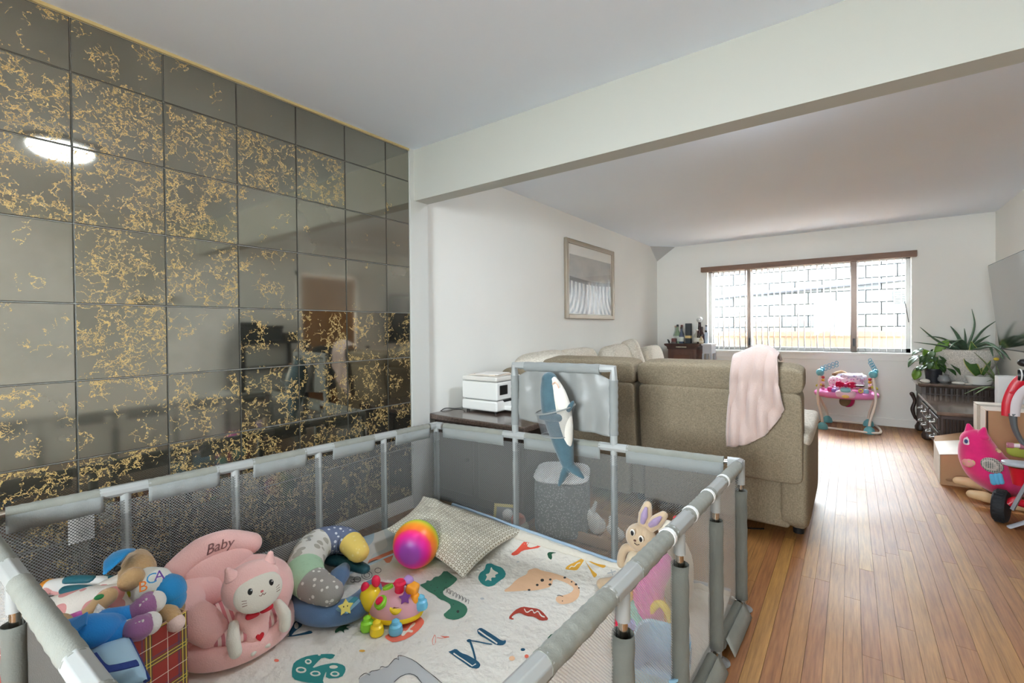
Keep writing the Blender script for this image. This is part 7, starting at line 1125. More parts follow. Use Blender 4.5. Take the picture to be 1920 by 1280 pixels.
q = MB(); q.sq(H(-0.098, 0.02, 0.112), (0.048, 0.045, 0.052), 1, 1); hd = q.build('head', YELP, t)
for s in (-1, 1): q = MB(); q.ell(H(-0.098 + 0.022 * s, 0.02, 0.168 + 0.014 * s), (0.020, 0.017, 0.024)); q.build('bow_loop', REDP, hd)
for (a, d, z), m in (((-0.087, -0.065, 0.062), LIME), ((-0.042, -0.090, 0.060), YELP), ((0.030, -0.085, 0.060), SKYP), ((0.112, 0.0, 0.105), SKYP)): q = MB(); q.lathe([(0.026, -0.022), (0.028, -0.012), (0.024, 0.006), (0.016, 0.012), (0.015, 0.024), (0.004, 0.032)], H(a, d, z), 18); q.build('peg_foot', m, t)
def disc(a, d, z, r, m, name, tilt, h=0.008, par=None):
    c = H(a, d, z); n = (c - H(0.008, 0.01, 0.03)).normalized(); Q = Matrix.Translation(c) @ n.to_track_quat('Z', 'Y').to_matrix().to_4x4(); qq = MB(Q); qq.lathe([(r, -0.01), (r, h * 0.6), (r * 0.85, h)], (0, 0, 0), 22); return qq.build(name, m, par or t), Q
o, Q = disc(-0.042, -0.035, 0.128, 0.027, LIME, 'button_ring', 0); qq = MB(Q); qq.lathe([(0.017, 0.0), (0.016, 0.013), (0.005, 0.015)], (0, 0, 0), 18); qq.build('red_button', REDP, o)
o, Q = disc(0.022, -0.045, 0.112, 0.026, YELP, 'sorting_hole', 0); qq = MB(Q); qq.prism([(0.014 * math.sin(k * 2 * PI / 3), 0.014 * math.cos(k * 2 * PI / 3)) for k in range(3)], 0.007, 0.010); qq.build('triangle_hole', mat('brown_hole', (120, 80, 30), 0.6), o, smooth=False)
o, Q = disc(-0.03, 0.03, 0.150, 0.022, LIME, 'button_ring', 0)
q = MB(); q.cyl(H(0.022, 0.0, 0.125), H(0.026, 0.0, 0.180), 0.018, n=20); cy = q.build('red_tube_block', REDP, t); q = MB(); q.lathe([(0.024, 0), (0.026, 0.008), (0.020, 0.016), (0.015, 0.014)], H(0.027, 0.0, 0.178), 20); q.build('tube_lip', REDP, cy)
c = H(0.052, -0.02, 0.135); n_ = (V(0, 0, CAM_H) - c).normalized(); Q = Matrix.Translation(c + n_ * 0.012) @ n_.to_track_quat('Z', 'Y').to_matrix().to_4x4(); q = MB(Q); q.prism([((0.026 if k % 2 == 0 else 0.014) * math.sin(k * PI / 5), (0.026 if k % 2 == 0 else 0.014) * math.cos(k * PI / 5)) for k in range(10)], -0.01, 0.006); q.build('star_block', PURP, t, smooth=False, bevel=0.002)
q = MB(); q.sq(H(0.075, 0.01, 0.150), (0.024, 0.022, 0.030), 0.4, 0.4, (0.2, 0.3, 0.4)); q.build('orange_block', ORP, t); q = MB(); q.sq(H(0.085, 0.0, 0.118), (0.022, 0.02, 0.025), 0.6, 0.6); q.build('orange_block', ORP, t)
q = MB(); q.sq(H(0.058, 0.02, 0.182), (0.020, 0.018, 0.018), 0.6, 0.6, (0.3, 0.2, 0)); q.build('lilac_block', mat('lilac_toy_plastic', (176, 140, 200), 0.25), t)

# pink baby seat with kitten bumper
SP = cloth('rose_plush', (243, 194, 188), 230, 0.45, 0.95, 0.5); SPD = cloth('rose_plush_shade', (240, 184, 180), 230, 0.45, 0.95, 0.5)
STR = stripe_mat('pink_white_stripe', (238, 214, 206), (206, 128, 134), (0.25, 1.0, 0.0), 0.021)
SW = cloth('cream_plush', (230, 224, 210), 240, 0.4)
seat = thing('plush_baby_chair', 'pink plush baby support seat with a kitten bumper and headrest reading Baby', 'baby seat', (-1.91, 0.78, 0.035))
SO = V(-1.91, 0.78, 0.035); SA = 0.0; SM = TR(SO, SA, s=0.9)
def sp_(name, fn, m, par=seat, **k): q = MB(SM); fn(q); return q.build(name, m, par, **k)
sp_('base_cushion', lambda q: q.sq((0.0, 0, 0.055), (0.238, 0.232, 0.055), 0.55, 0.95, None, 56, 20), SP)
sp_('striped_cushion', lambda q: q.sq((0.055, 0, 0.115), (0.165, 0.165, 0.035), 0.7, 0.95, None, 48, 16), STR)
arm_pts = lambda s: [(-0.13, s * 0.06, 0.20), (-0.10, s * 0.135, 0.205), (-0.01, s * 0.172, 0.195), (0.075, s * 0.150, 0.175), (0.105, s * 0.125, 0.14)]
for s in (-1, 1): sp_('arm_bolster', lambda q: q.sausage(arm_pts(s), [0.072, 0.070, 0.068, 0.066, 0.058], 22, 8, 6), SP)
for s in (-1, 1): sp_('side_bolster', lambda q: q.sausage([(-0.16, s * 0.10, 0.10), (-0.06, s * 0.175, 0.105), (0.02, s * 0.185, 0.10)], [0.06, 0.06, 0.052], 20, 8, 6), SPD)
sp_('backrest', lambda q: q.sq((-0.145, 0, 0.225), (0.062, 0.150, 0.105), 0.7, 0.75, (0, -0.25, 0), 36, 20), SP)
hp = [(-0.175, -0.15, 0.305), (-0.195, -0.05, 0.335), (-0.195, 0.05, 0.335), (-0.175, 0.15, 0.305)]
hr = sp_('headrest_roll', lambda q: q.sausage(hp, [0.048, 0.062, 0.062, 0.048], 26, 8, 6), SP)
def text_mesh(body, size, shear=0.0, extr=0.0008):
    cu = bpy.data.curves.new('lettering', 'FONT'); cu.body = body; cu.size = size; cu.shear = shear; cu.extrude = extr; cu.align_x = 'CENTER'; cu.align_y = 'CENTER'; cu.resolution_u = 3
    o = bpy.data.objects.new('lettering', cu); SC.collection.objects.link(o); dg = bpy.context.evaluated_depsgraph_get(); me = bpy.data.meshes.new_from_object(o.evaluated_get(dg)); bpy.data.objects.remove(o); return me
def text_on(body, size, shear, m, fn, parent, name='lettering'):
    me = text_mesh(body, size, shear); off = parent_loc(parent)
    for v in me.vertices: v.co = fn(v.co) - off
    me.materials.clear(); me.materials.append(m); o = bpy.data.objects.new(name, me); SC.collection.objects.link(o); o.parent = parent; return o
def on_roll(c):        # wrap onto the front of the headrest roll
    a = c.y / 0.0625 + 0.42; r = 0.0635 + c.z
    return SM @ V(-0.195 + r * math.cos(a) + 0.9 * c.x * c.x, c.x, 0.335 + r * math.sin(a) - 1.35 * c.x * c.x)
text_on('Baby', 0.058, 0.35, mat('grey_rose_thread', (140, 96, 92), 0.8), on_roll, hr)
# kitten bumper
KX = V(0.165, 0.0, 0.0)
kt = sp_('kitten_body', lambda q: q.sq((0.185, 0, 0.135), (0.040, 0.075, 0.085), 0.8, 0.8, (0, -0.2, 0), 30, 20, 0, lambda p: V(p.x, p.y * (0.72 + 0.5 * max(-0.1, p.z / 0.085)), p.z)), SP)
kh = sp_('kitten_head', lambda q: q.sq((0.165, 0, 0.285), (0.075, 0.108, 0.090), 0.95, 0.9, (0, -0.3, 0), 36, 22), SP)
FT = Matrix.Translation(V(0.236, 0, 0.290)) @ Euler((0, -0.35, 0)).to_matrix().to_4x4()     # face plane, +x outward
q = MB(SM @ FT); q.sq((-0.014, 0, -0.008), (0.030, 0.093, 0.072), 1, 1, None, 36, 20); fc = q.build('kitten_face', SW, kh)
for s in (-1, 1): sp_('kitten_ear', lambda q: q.sausage([(0.16, s * 0.070, 0.345), (0.155, s * 0.082, 0.375)], [0.030, 0.012], 14, 1, 4), SP, kh)
FB = mat('thread_black', (20, 20, 20), 0.3); FPK = mat('thread_pink', (216, 120, 120), 0.7); FBR = mat('thread_brown', (120, 70, 60), 0.8)
for s in (-1, 1):
    q = MB(SM @ FT); q.ell((0.0115, s * 0.040, 0.008), (0.004, 0.0095, 0.012), None, 14, 10); e_ = q.build('eye', FB, fc); q = MB(SM @ FT); q.ell((0.0152, s * 0.040 + 0.003, 0.012), (0.0015, 0.0025, 0.003), None, 8, 6); 
    o_ = q.build('eye_glint', WHITE, kh)
    for k in range(3): q = MB(SM @ FT); q.tube([(0.009 - 0.001 * k, s * 0.056, -0.018 - 0.008 * k), (0.0045 - 0.001 * k, s * 0.072, -0.013 - 0.010 * k)], 0.0012, 5); q.build('whisker', FBR, fc)
    q = MB(SM @ FT); q.tube([(0.0165, 0, -0.016), (0.0162, s * 0.006, -0.023), (0.0155, s * 0.013, -0.019)], 0.0012, 5); q.build('mouth', FBR, fc)
q = MB(SM @ FT); q.sq((0.0155, 0, -0.008), (0.003, 0.006, 0.0045), 0.8, 0.8); q.build('nose', FPK, fc)
for s in (-1, 1): sp_('bow_tie', lambda q: q.sq((0.232, s * 0.027, 0.198), (0.012, 0.026, 0.013), 0.7, 0.7, (s * 0.15, 0, 0), 18, 10, 0, lambda p, s=s: V(p.x, p.y, p.z * (0.45 + 0.55 * (0.5 + s * p.y / 0.052)))), mat('red_satin_%d' % (s + 1), (196, 24, 44), 0.45), kh)
for s in (-1, 1): sp_('kitten_paw', lambda q: q.sausage([(0.205, s * 0.085, 0.180), (0.232, s * 0.098, 0.140), (0.240, s * 0.094, 0.095)], [0.018, 0.024, 0.022], 18, 6, 5), SW)
HT = [(0.0, -0.016), (0.010, -0.006), (0.0155, 0.004), (0.014, 0.011), (0.008, 0.014), (0.002, 0.011), (0.0, 0.007), (-0.002, 0.011), (-0.008, 0.014), (-0.014, 0.011), (-0.0155, 0.004), (-0.010, -0.006)]
HM = SM @ Matrix.Translation(V(0.231, 0.0, 0.098)) @ Matrix(((0, 0, 1, 0), (1, 0, 0, 0), (0, 1, 0, 0), (0, 0, 0, 1)))
q = MB(HM); q.prism(HT, -0.006, 0.003); q.build('heart_patch', mat('red_felt', (196, 20, 36), 0.7), kt, smooth=False)
for s in (-1, 1): sp_('crotch_tie', lambda q: q.sausage([(0.225, s * 0.008, 0.052), (0.236, s * 0.03, 0.050)], [0.007, 0.008], 10, 1, 3), SW)
sp_('pull_loop', lambda q: q.tube([(-0.10, -0.175, 0.25), (-0.085, -0.185, 0.262), (-0.06, -0.185, 0.255), (-0.05, -0.18, 0.24)], 0.004, 6), mat('grey_loop_tape', (130, 116, 110), 0.8))

# ------------------------------------------------------------------ tartan toy box and the toys heaped in it
t = thing('toy_box', 'red tartan cardboard toy box in the front left corner of the playpen', 'box', (-1.80, 0.42, 0.03))
TX = plaid_mat('tartan_paper', V(0.25, -0.97, 0), V(0, 0, 1)); TX2 = plaid_mat('tartan_paper_side', V(-0.97, -0.25, 0), V(0, 0, 1)); INC = mat('dark_box_inside', (60, 48, 42), 0.8)
c0 = V(-1.665, 0.541, 0.03); e1 = V(0.25, -0.97, 0) * 0.27; e2 = V(-0.97, -0.25, 0) * 0.38; HB = 0.318
def wallp(a, c, m, nm):
    q = MB(); nrm = (c - a).cross(V(0, 0, 1)).normalized() * 0.006
    q.add([a, c, c + V(0, 0, HB), a + V(0, 0, HB), a + nrm, c + nrm, c + nrm + V(0, 0, HB), a + nrm + V(0, 0, HB)], [(0, 1, 2, 3), (4, 5, 6, 7), (0, 1, 5, 4), (1, 2, 6, 5), (2, 3, 7, 6), (3, 0, 4, 7)]); q.build(nm, m, t, smooth=False)
wallp(c0 + e1, c0, TX, 'box_side'); wallp(c0, c0 + e2, TX2, 'box_side'); wallp(c0 + e2, c0 + e2 + e1, TX, 'box_side'); wallp(c0 + e2 + e1, c0 + e1, TX2, 'box_side')
q = MB(); q.add([c0, c0 + e1, c0 + e1 + e2, c0 + e2], [(0, 1, 2, 3)]); q.build('box_bottom', INC, t, smooth=False, solid=0.004)
q = MB(); P = [c0 + V(0, 0, HB), c0 + e1 + V(0, 0, HB), c0 + e1 + e2 + V(0, 0, HB), c0 + e2 + V(0, 0, HB)]; q.tube(P, 0.004, 6, True); q.build('box_rim', mat('box_rim_card', (176, 140, 116), 0.7), t)
# filling under the toys
t = thing('folded_blanket', 'dark folded blanket filling the tartan box under the soft toys', 'blanket', (-1.83, 0.37, 0.04)); cc = c0 + e1 * 0.5 + e2 * 0.5
q = MB(TR((cc.x, cc.y, 0.15), math.atan2(e2.y, e2.x))); q.sq((0, 0, 0), (0.17, 0.11, 0.11), 0.35, 0.3, None, 30, 16); q.build('blanket_folds', cloth('dark_wool', (70, 58, 54)), t)
# pink spotted giraffe
GIR = spot_mat('pink_spot_plush', (232, 224, 214), (214, 150, 146), 16, 0.58, 230, 0.7); GPK = cloth('dusty_pink_plush', (218, 160, 156))
t = thing('plush_giraffe', 'white plush giraffe with dusty pink spots lying across the tartan box', 'plush toy', (-1.9, 0.38, 0.33))
q = MB(); q.sausage([(-1.8122, 0.4666, 0.3600), (-1.8376, 0.4109, 0.3700), (-1.8868, 0.3526, 0.3700), (-1.9614, 0.2997, 0.3600)], [0.050, 0.062, 0.064, 0.05], 22, 8, 6); q.build('body', GIR, t)
q = MB(); q.sausage([(-1.9169, 0.3648, 0.3900), (-1.8881, 0.4035, 0.4100), (-1.8760, 0.4431, 0.4300)], [0.030, 0.034, 0.022], 18, 6, 5, flat=0.8); q.build('leg', GIR, t)
q = MB(); q.sausage([(-1.9971, 0.3362, 0.3900), (-2.0508, 0.3132, 0.4000), (-2.0365, 0.2869, 0.4000)], [0.018, 0.028, 0.012], 14, 6, 4, flat=0.5); q.build('ear', GPK, t)
q = MB(); q.sausage([(-1.7940, 0.4455, 0.3400), (-1.7525, 0.4948, 0.3300), (-1.6451, 0.5104, 0.3350)], [0.026, 0.026, 0.024], 16, 6, 5); q.build('leg', cloth('pale_pink_plush', (228, 200, 190)), t)
q = MB(); a = V((-1.7035, 0.3572, 0.4100)); q.box(a, (0.045, 0.004, 0.07), (0.5, 0.3, -0.5)); q.build('sewn_label', mat('printed_satin_label', (226, 220, 214), 0.7, var=(120, 0.3)), t, smooth=False)
# teal and white grooved toy
t = thing('teal_rattle', 'white and teal ribbed toy with an orange end behind the giraffe', 'toy', (-2.0169, 0.3524, 0.4000))
WHT = mat('white_toy_plastic', (232, 230, 226), 0.35); TLP = mat('teal_toy_plastic', (34, 96, 108), 0.4)
q = MB(); q.sausage([(-2.0680, 0.3085, 0.4000), (-1.9823, 0.3588, 0.4100), (-1.9298, 0.4074, 0.4100)], [0.024, 0.026, 0.024], 16, 6, 4); q.build('handle', WHT, t)
for a, c in (((-2.0056, 0.3357, 0.4300), (-1.9509, 0.3784, 0.4300)), ((-1.9594, 0.3204, 0.4200), (-1.9033, 0.3638, 0.4200)), ((-1.9459, 0.4005, 0.4200), (-1.9245, 0.4196, 0.4200))): q = MB(); q.sausage([a, V(a).lerp(V(c), 0.5), c], [0.015, 0.017, 0.015], 14, 4, 3, flat=0.8); q.build('grip_band', TLP, t)
q = MB(); q.ell((-2.0837, 0.3011, 0.4000), (0.020, 0.026, 0.022)); q.build('orange_end', mat('orange_end', (214, 140, 40), 0.5), t)
# tan puppy with blue ear and shirt
PUP = cloth('tan_curly_plush', (192, 156, 110), 130, 0.9, 0.95, 0.4); BLU = cloth('bright_blue_plush', (36, 132, 190), 260, 0.35, 0.9, 0.4)
t = thing('plush_puppy', 'tan plush puppy with one blue ear and alphabet shirt flopped over the tartan box', 'plush toy', (-1.85, 0.55, 0.36))
pd_ = cloth('pup_floor', (180, 150, 110))
q = MB(); q.sausage([(-1.9559, 0.4997, 0.4400), (-1.8770, 0.4791, 0.4400), (-1.8342, 0.4651, 0.4300)], [0.036, 0.050, 0.046], 24, 8, 6); hd = q.build('head', PUP, t)
q = MB(); q.sausage([(-1.7788, 0.4407, 0.4600), (-1.7819, 0.4349, 0.4550)], [0.032, 0.030], 18, 1, 5); q.build('muzzle', PUP, hd)
q = MB(); ee = [(-1.8787, 0.4557, 0.5100), (-1.8537, 0.4311, 0.5200), (-1.8352, 0.4072, 0.5100), (-1.8206, 0.3873, 0.4900)]; q.sausage(ee, [0.020, 0.030, 0.030, 0.008], 18, 8, 5, flat=0.35, upv=(0.4, -0.5, 0.75)); q.build('blue_ear', BLU, hd)
q = MB(); q.ell((-1.8154, 0.4138, 0.4900), (0.009, 0.009, 0.009)); q.build('eye', BLACK, hd)
SHIRT = spot_mat('alphabet_shirt', (226, 226, 218), (190, 200, 70), 24, 0.24, 240, 0.8)
q = MB(); q.sausage([(-1.8214, 0.4698, 0.4200), (-1.7814, 0.4903, 0.4100), (-1.7559, 0.5009, 0.4000)], [0.046, 0.058, 0.050], 24, 8, 6); sh = q.build('shirt', SHIRT, t)
q = MB(); q.sausage([(-1.7708, 0.5010, 0.3950), (-1.7434, 0.5166, 0.3900), (-1.7347, 0.5221, 0.3700)], [0.050, 0.056, 0.045], 24, 8, 6); q.build('blue_trousers', BLU, t)
for ch, pos, c in (('C', (-1.7035, 0.4679, 0.4700), (60, 150, 206)), ('A', (-1.7171, 0.4918, 0.4650), (120, 76, 170)), ('B', (-1.6595, 0.4353, 0.4750), (226, 120, 40))):
    n_ = (V(0, 0, CAM_H) - V(pos)).normalized(); Q = n_.to_track_quat('Z', 'Y').to_matrix(); text_on(ch, 0.040, 0, mat('letter_' + ch, c, 0.8), lambda v, pos=pos, Q=Q: V(pos) + Q @ V(v.x, v.y, v.z + 0.004), sh)
q = MB(); q.sausage([(-1.7090, 0.4894, 0.3600), (-1.6820, 0.5057, 0.3500), (-1.6573, 0.5075, 0.3450)], [0.024, 0.026, 0.022], 16, 6, 4); q.build('hind_leg', PUP, t)
q = MB(); q.sausage([(-1.7910, 0.4615, 0.4000), (-1.8218, 0.4468, 0.4000)], [0.018, 0.016], 12, 1, 4); q.build('red_collar', mat('dark_red_collar', (120, 30, 30), 0.8), t)
# doll in blue dungarees
BLU2 = cloth('cobalt_jersey', (38, 126, 196), 280, 0.3, 0.9, 0.3); SKIN = cloth('tan_doll_cloth', (196, 160, 116), 260, 0.3); PURS = cloth('plum_shoe_cloth', (150, 100, 142)); WHC = cloth('white_shoe_cloth', (226, 222, 216)); MAGC = cloth('magenta_sleeve', (196, 90, 170))
t = thing('rag_doll', 'rag doll in blue dungarees with purple shoes lying on top of the tartan box', 'doll', (-1.72, 0.36, 0.38))
q = MB(); q.sausage([(-1.6653, 0.3602, 0.4000), (-1.6512, 0.3238, 0.4100), (-1.6748, 0.2909, 0.4100), (-1.7157, 0.2747, 0.4000)], [0.042, 0.056, 0.056, 0.045], 22, 8, 6, flat=0.75); bd = q.build('dungarees', BLU2, t)
q = MB(); a, c = V((-1.6331, 0.2788, 0.4550)), V((-1.6222, 0.3027, 0.4550)); q.box(a.lerp(c, 0.5) + V(0, 0, 0.0), (0.05, 0.038, 0.006), (0.5, 0.2, -0.25)); q.build('pocket', BLU2, bd, bevel=0.002)
for pts, rr in (([(-1.6930, 0.3606, 0.4000), (-1.6775, 0.3864, 0.4000), (-1.6705, 0.4124, 0.4000)], [0.034, 0.032, 0.028]), ([(-1.6443, 0.3441, 0.3900), (-1.6359, 0.3648, 0.3850), (-1.6322, 0.3905, 0.3800)], [0.034, 0.032, 0.027])): q = MB(); q.sausage(pts, rr, 18, 6, 4); q.build('leg', BLU2, t)
for cuff, shoe, toe in (([(-1.6749, 0.4123, 0.4000), (-1.6787, 0.4219, 0.4000)], [(-1.6665, 0.4237, 0.4050), (-1.6599, 0.4396, 0.4150), (-1.6711, 0.4504, 0.4200)], (-1.6646, 0.4653, 0.4150)), ([(-1.6293, 0.3898, 0.3800), (-1.6282, 0.3990, 0.3800)], [(-1.6164, 0.4008, 0.3850), (-1.6035, 0.4119, 0.3900), (-1.6087, 0.4254, 0.3900)], (-1.6118, 0.4385, 0.3850))):
    q = MB(); q.cyl(cuff[0], cuff[1], 0.030, 0.030, 18); q.build('white_cuff', spot_mat('flower_cuff_%d' % len(bpy.data.materials), (230, 226, 220), (200, 190, 120), 60, 0.25), t)
    q = MB(); q.sausage(shoe, [0.030, 0.034, 0.028], 18, 6, 5); s_ = q.build('purple_shoe', PURS, t); q = MB(); q.ell(toe, (0.031, 0.027, 0.030)); q.build('white_toe', WHC, s_)
    for k in range(3): p = V(shoe[0]).lerp(V(shoe[2]), 0.25 + 0.28 * k); n_ = (V(0, 0, CAM_H) - p).normalized(); q = MB(); q.tube([p + n_ * 0.030 + V(0, 0, -0.016), p + n_ * 0.035, p + n_ * 0.030 + V(0, 0, 0.016)], 0.003, 6); q.build('shoe_lace', WHC, s_)
q = MB(); q.sausage([(-1.7432, 0.3142, 0.4100), (-1.7466, 0.3398, 0.4200), (-1.7518, 0.3621, 0.4350), (-1.7601, 0.3783, 0.4400)], [0.018, 0.021, 0.023, 0.024], 16, 8, 5); am = q.build('arm', SKIN, t)
q = MB(); q.ell(V((-1.7261, 0.3580, 0.4550)) + V(0.010, -0.008, 0.012), (0.011, 0.011, 0.006)); q.build('green_palm_patch', mat('green_embroidery', (50, 140, 80), 0.8), am)
q = MB(); q.sausage([(-1.7485, 0.2932, 0.4100), (-1.7465, 0.3148, 0.4100)], [0.022, 0.023], 16, 1, 4); q.build('magenta_sleeve', MAGC, t)
q = MB(); q.sausage([(-1.6484, 0.2839, 0.4000), (-1.6729, 0.2716, 0.3900)], [0.022, 0.022], 16, 1, 4); q.build('magenta_sleeve', MAGC, t)
q = MB(); q.ell((-1.7430, 0.2552, 0.4000), (0.055, 0.055, 0.05)); q.build('head', SKIN, t)
t = thing('plush_bear', 'brown plush bear tucked in the tartan box corner, only its back showing', 'plush toy', (-1.7274, 0.5193, 0.3300)); q = MB(); q.sausage([(-1.8081, 0.5350, 0.3000), (-1.8028, 0.5600, 0.3000)], [0.028, 0.026], 16, 1, 5); q.build('body', cloth('brown_curly', (150, 118, 82), 120, 0.9), t); q = MB(); q.ell((-1.8098, 0.5534, 0.3150), (0.014, 0.012, 0.014)); q.build('ear', cloth('brown_curly_ear', (140, 108, 74), 120, 0.9), t)
# pale blue lunch pouch against the front rail
t = thing('cooler_pouch', 'pale blue zip pouch with navy trim and strap standing at the front rail', 'bag', (-1.5532, 0.3558, 0.3200))
PB = mat('pale_blue_nylon', (172, 206, 226), 0.5, bump=(60, 0.1)); NV = mat('navy_webbing', (30, 52, 120), 0.7, bump=(200, 0.3))
pa = [V(p) for p in ((-1.6542, 0.3075, 0.3600), (-1.5952, 0.3814, 0.3800), (-1.3949, 0.3712, 0.3600), (-1.4507, 0.3064, 0.3300))]
def pouch(u, v): return pa[0].lerp(pa[1], u).lerp(pa[3].lerp(pa[2], u), v) + V(0.012, -0.016, 0.03) * (math.sin(PI * u) * math.sin(PI * v)) ** 0.6
q = MB(); q.grid(pouch, 14, 14); q.build('pouch_body', PB, t, solid=0.012)
P = [pouch(0, 0).lerp(pouch(1, 0), k / 10) for k in range(11)] + [pouch(1, k / 10) for k in range(1, 11)] ; q = MB(); q.tube(P, 0.0075, 8, flat=0.7); q.build('navy_piping', NV, t)
q = MB(); P = [V((-1.5122, 0.2908, 0.4200)), V((-1.4337, 0.2942, 0.4200)), V((-1.4166, 0.3148, 0.4150)), V((-1.4199, 0.3593, 0.4000))]; q.tube(spline(P, 0.012, 6)[0], 0.013, 6, flat=0.2, upv=(0, 0, 1)); q.build('carry_strap', NV, t)

# plush bunny at the right end
BUN = cloth('beige_velour', (196, 172, 142), 240, 0.35, 0.9, 0.5); LIL = cloth('lilac_ear_lining', (158, 138, 168)); FUR = cloth('cream_fur', (214, 198, 170), 90, 1.0)
YBN = 1.93
t = thing('plush_bunny', 'beige plush bunny with lilac lined ears leaning on the right end of the playpen', 'plush toy', (-0.80, 1.93, 0.04))
q = MB(); q.sausage([(-0.7589, 1.9300, 0.1344), (-0.7562, 1.9300, 0.1820), (-0.7391, 1.9300, 0.2337)], [0.062, 0.058, 0.042], 22, 8, 6); bd = q.build('body', BUN, t)
q = MB(); q.sausage([(-0.7589, 1.9000, 0.1707), (-0.7475, 1.8900, 0.2244)], [0.044, 0.034], 16, 1, 5); q.build('chest_fur', FUR, bd)
q = MB(); q.sq((-0.7339, 1.9300, 0.3048), (0.066, 0.058, 0.060), 1, 1, (0, 0.15, 0), 28, 18); hd = q.build('head', BUN, t)
for pts, r2, liner in (([(-0.7302, 1.9400, 0.3556), (-0.7198, 1.9450, 0.4029), (-0.7119, 1.9500, 0.4449)], [0.022, 0.029, 0.018], [(-0.7218, 1.9180, 0.3815), (-0.7142, 1.9170, 0.4112), (-0.7088, 1.9220, 0.4407)]), ([(-0.6948, 1.9400, 0.3575), (-0.6669, 1.9400, 0.3895), (-0.6411, 1.9450, 0.4190)], [0.022, 0.028, 0.018], [(-0.6869, 1.9180, 0.3763), (-0.6644, 1.9130, 0.3971), (-0.6457, 1.9180, 0.4179)])):
    q = MB(); q.sausage(pts, r2, 18, 6, 5, flat=1.0); e_ = q.build('ear', BUN, hd); q = MB(); q.sausage(liner, [0.011, 0.015, 0.007], 12, 6, 4); q.build('ear_lining', LIL, e_)
for px_ in ((-0.7475, 1.8680, 0.3471), (-0.7111, 1.8700, 0.3287)):
    q = MB(); q.ell(px_, (0.011, 0.005, 0.014)); e_ = q.build('eye_white', mat('eye_cream_%d' % len(bpy.data.materials), (232, 226, 214), 0.5), hd); q = MB(); q.ell(V(px_) + V(0.0, -0.004, -0.001), (0.007, 0.003, 0.011)); q.build('pupil', BLACK, hd)
c = V((-0.7383, 1.8680, 0.3154)); q = MB(); q.ell(c, (0.006, 0.004, 0.004)); q.build('nose', mat('brown_nose', (90, 60, 50), 0.6), hd); q = MB(); q.tube([c + V(-0.002, -0.001, -0.010), c + V(0.010, -0.001, -0.016), c + V(0.020, 0.002, -0.012)], 0.0015, 5); q.build('mouth', DARK, hd)
q = MB(); q.sausage([(-0.7599, 1.9100, 0.2590), (-0.7898, 1.9000, 0.2570), (-0.8054, 1.8900, 0.2263), (-0.8060, 1.8850, 0.1908)], [0.017, 0.018, 0.018, 0.019], 14, 8, 5); q.build('arm', BUN, t)
q = MB(); q.sausage([(-0.8175, 2.0016, 0.0750), (-0.8618, 1.9542, 0.0650), (-0.9094, 1.9045, 0.0600)], [0.022, 0.021, 0.023], 14, 8, 5); q.build('leg', BUN, t)
q = MB(); q.sausage([(-0.7033, 1.9100, 0.2473), (-0.6699, 1.9000, 0.2338), (-0.6564, 1.8800, 0.2104)], [0.017, 0.018, 0.018], 14, 8, 5); q.build('arm', BUN, t)
q = MB(); q.sausage([(-0.7552, 2.0022, 0.0750), (-0.7481, 1.9509, 0.0650), (-0.7447, 1.8801, 0.0600)], [0.022, 0.021, 0.023], 14, 8, 5); q.build('leg', BUN, t)
# toys along the right side, behind the net
t = thing('plush_lamb', 'white knitted plush lamb behind the bunny at the right rail', 'plush toy', (-0.58, 1.95, 0.05)); q = MB(); q.sausage([(-0.60, 1.98, 0.12), (-0.59, 1.98, 0.24), (-0.6346, 1.9800, 0.3468)], [0.07, 0.055, 0.040], 20, 8, 6); q.build('body', cloth('ivory_boucle', (226, 218, 200), 70, 1.0), t); q = MB(); q.ell((-0.5983, 1.9800, 0.4037), (0.014, 0.012, 0.012)); q.build('red_bobble', cloth('red_bobble', (186, 30, 40)), t)
t = thing('stacking_cups', 'yellow and purple toy bugs sitting beside the bunny', 'toy', (-0.66, 1.78, 0.05)); 
for c, m, r in (((-0.6195, 1.8000, 0.3153), YELP, 0.030), ((-0.6411, 1.8000, 0.2878), mat('violet_plastic', (96, 72, 160), 0.3), 0.026), ((-0.6910, 1.7800, 0.2212), ORP, 0.022)): q = MB(); q.sq(c, (r, r, r), 0.8, 0.8); q.build('bug_body', m, t)
q = MB(); q.lathe([(0.05, 0.045), (0.05, 0.16), (0.03, 0.20), (0.025, 0.25)], (-0.66, 1.80, 0), 20); q.build('stand', mat('warm_brown_toy', (170, 110, 70), 0.5), t)
ta = V((-0.6139, 1.6815, 0.2200))
t = thing('star_teether', 'large magenta and teal plush star by the net on the right side', 'plush toy', (ta.x, ta.y, 0.05)); 
q = MB(); q.sausage([ta + V(0.02, 0.06, 0.09), ta + V(0.0, 0.0, 0.02), ta + V(0.03, -0.05, -0.14)], [0.055, 0.060, 0.045], 18, 8, 6); q.build('magenta_arm', cloth('magenta_velour', (214, 90, 170)), t)
q = MB(); q.sausage([ta + V(-0.06, 0.08, -0.02), ta + V(-0.03, -0.02, -0.06), ta + V(0.03, -0.06, -0.11)], [0.05, 0.055, 0.04], 18, 8, 6); q.build('teal_arm', cloth('aqua_velour', (120, 196, 186)), t)
ta = V((-0.6185, 1.6103, 0.1000))
t = thing('play_gym', 'red and yellow plastic arches of a baby play gym beside the blue tub', 'toy', (ta.x, ta.y, 0.045)); 
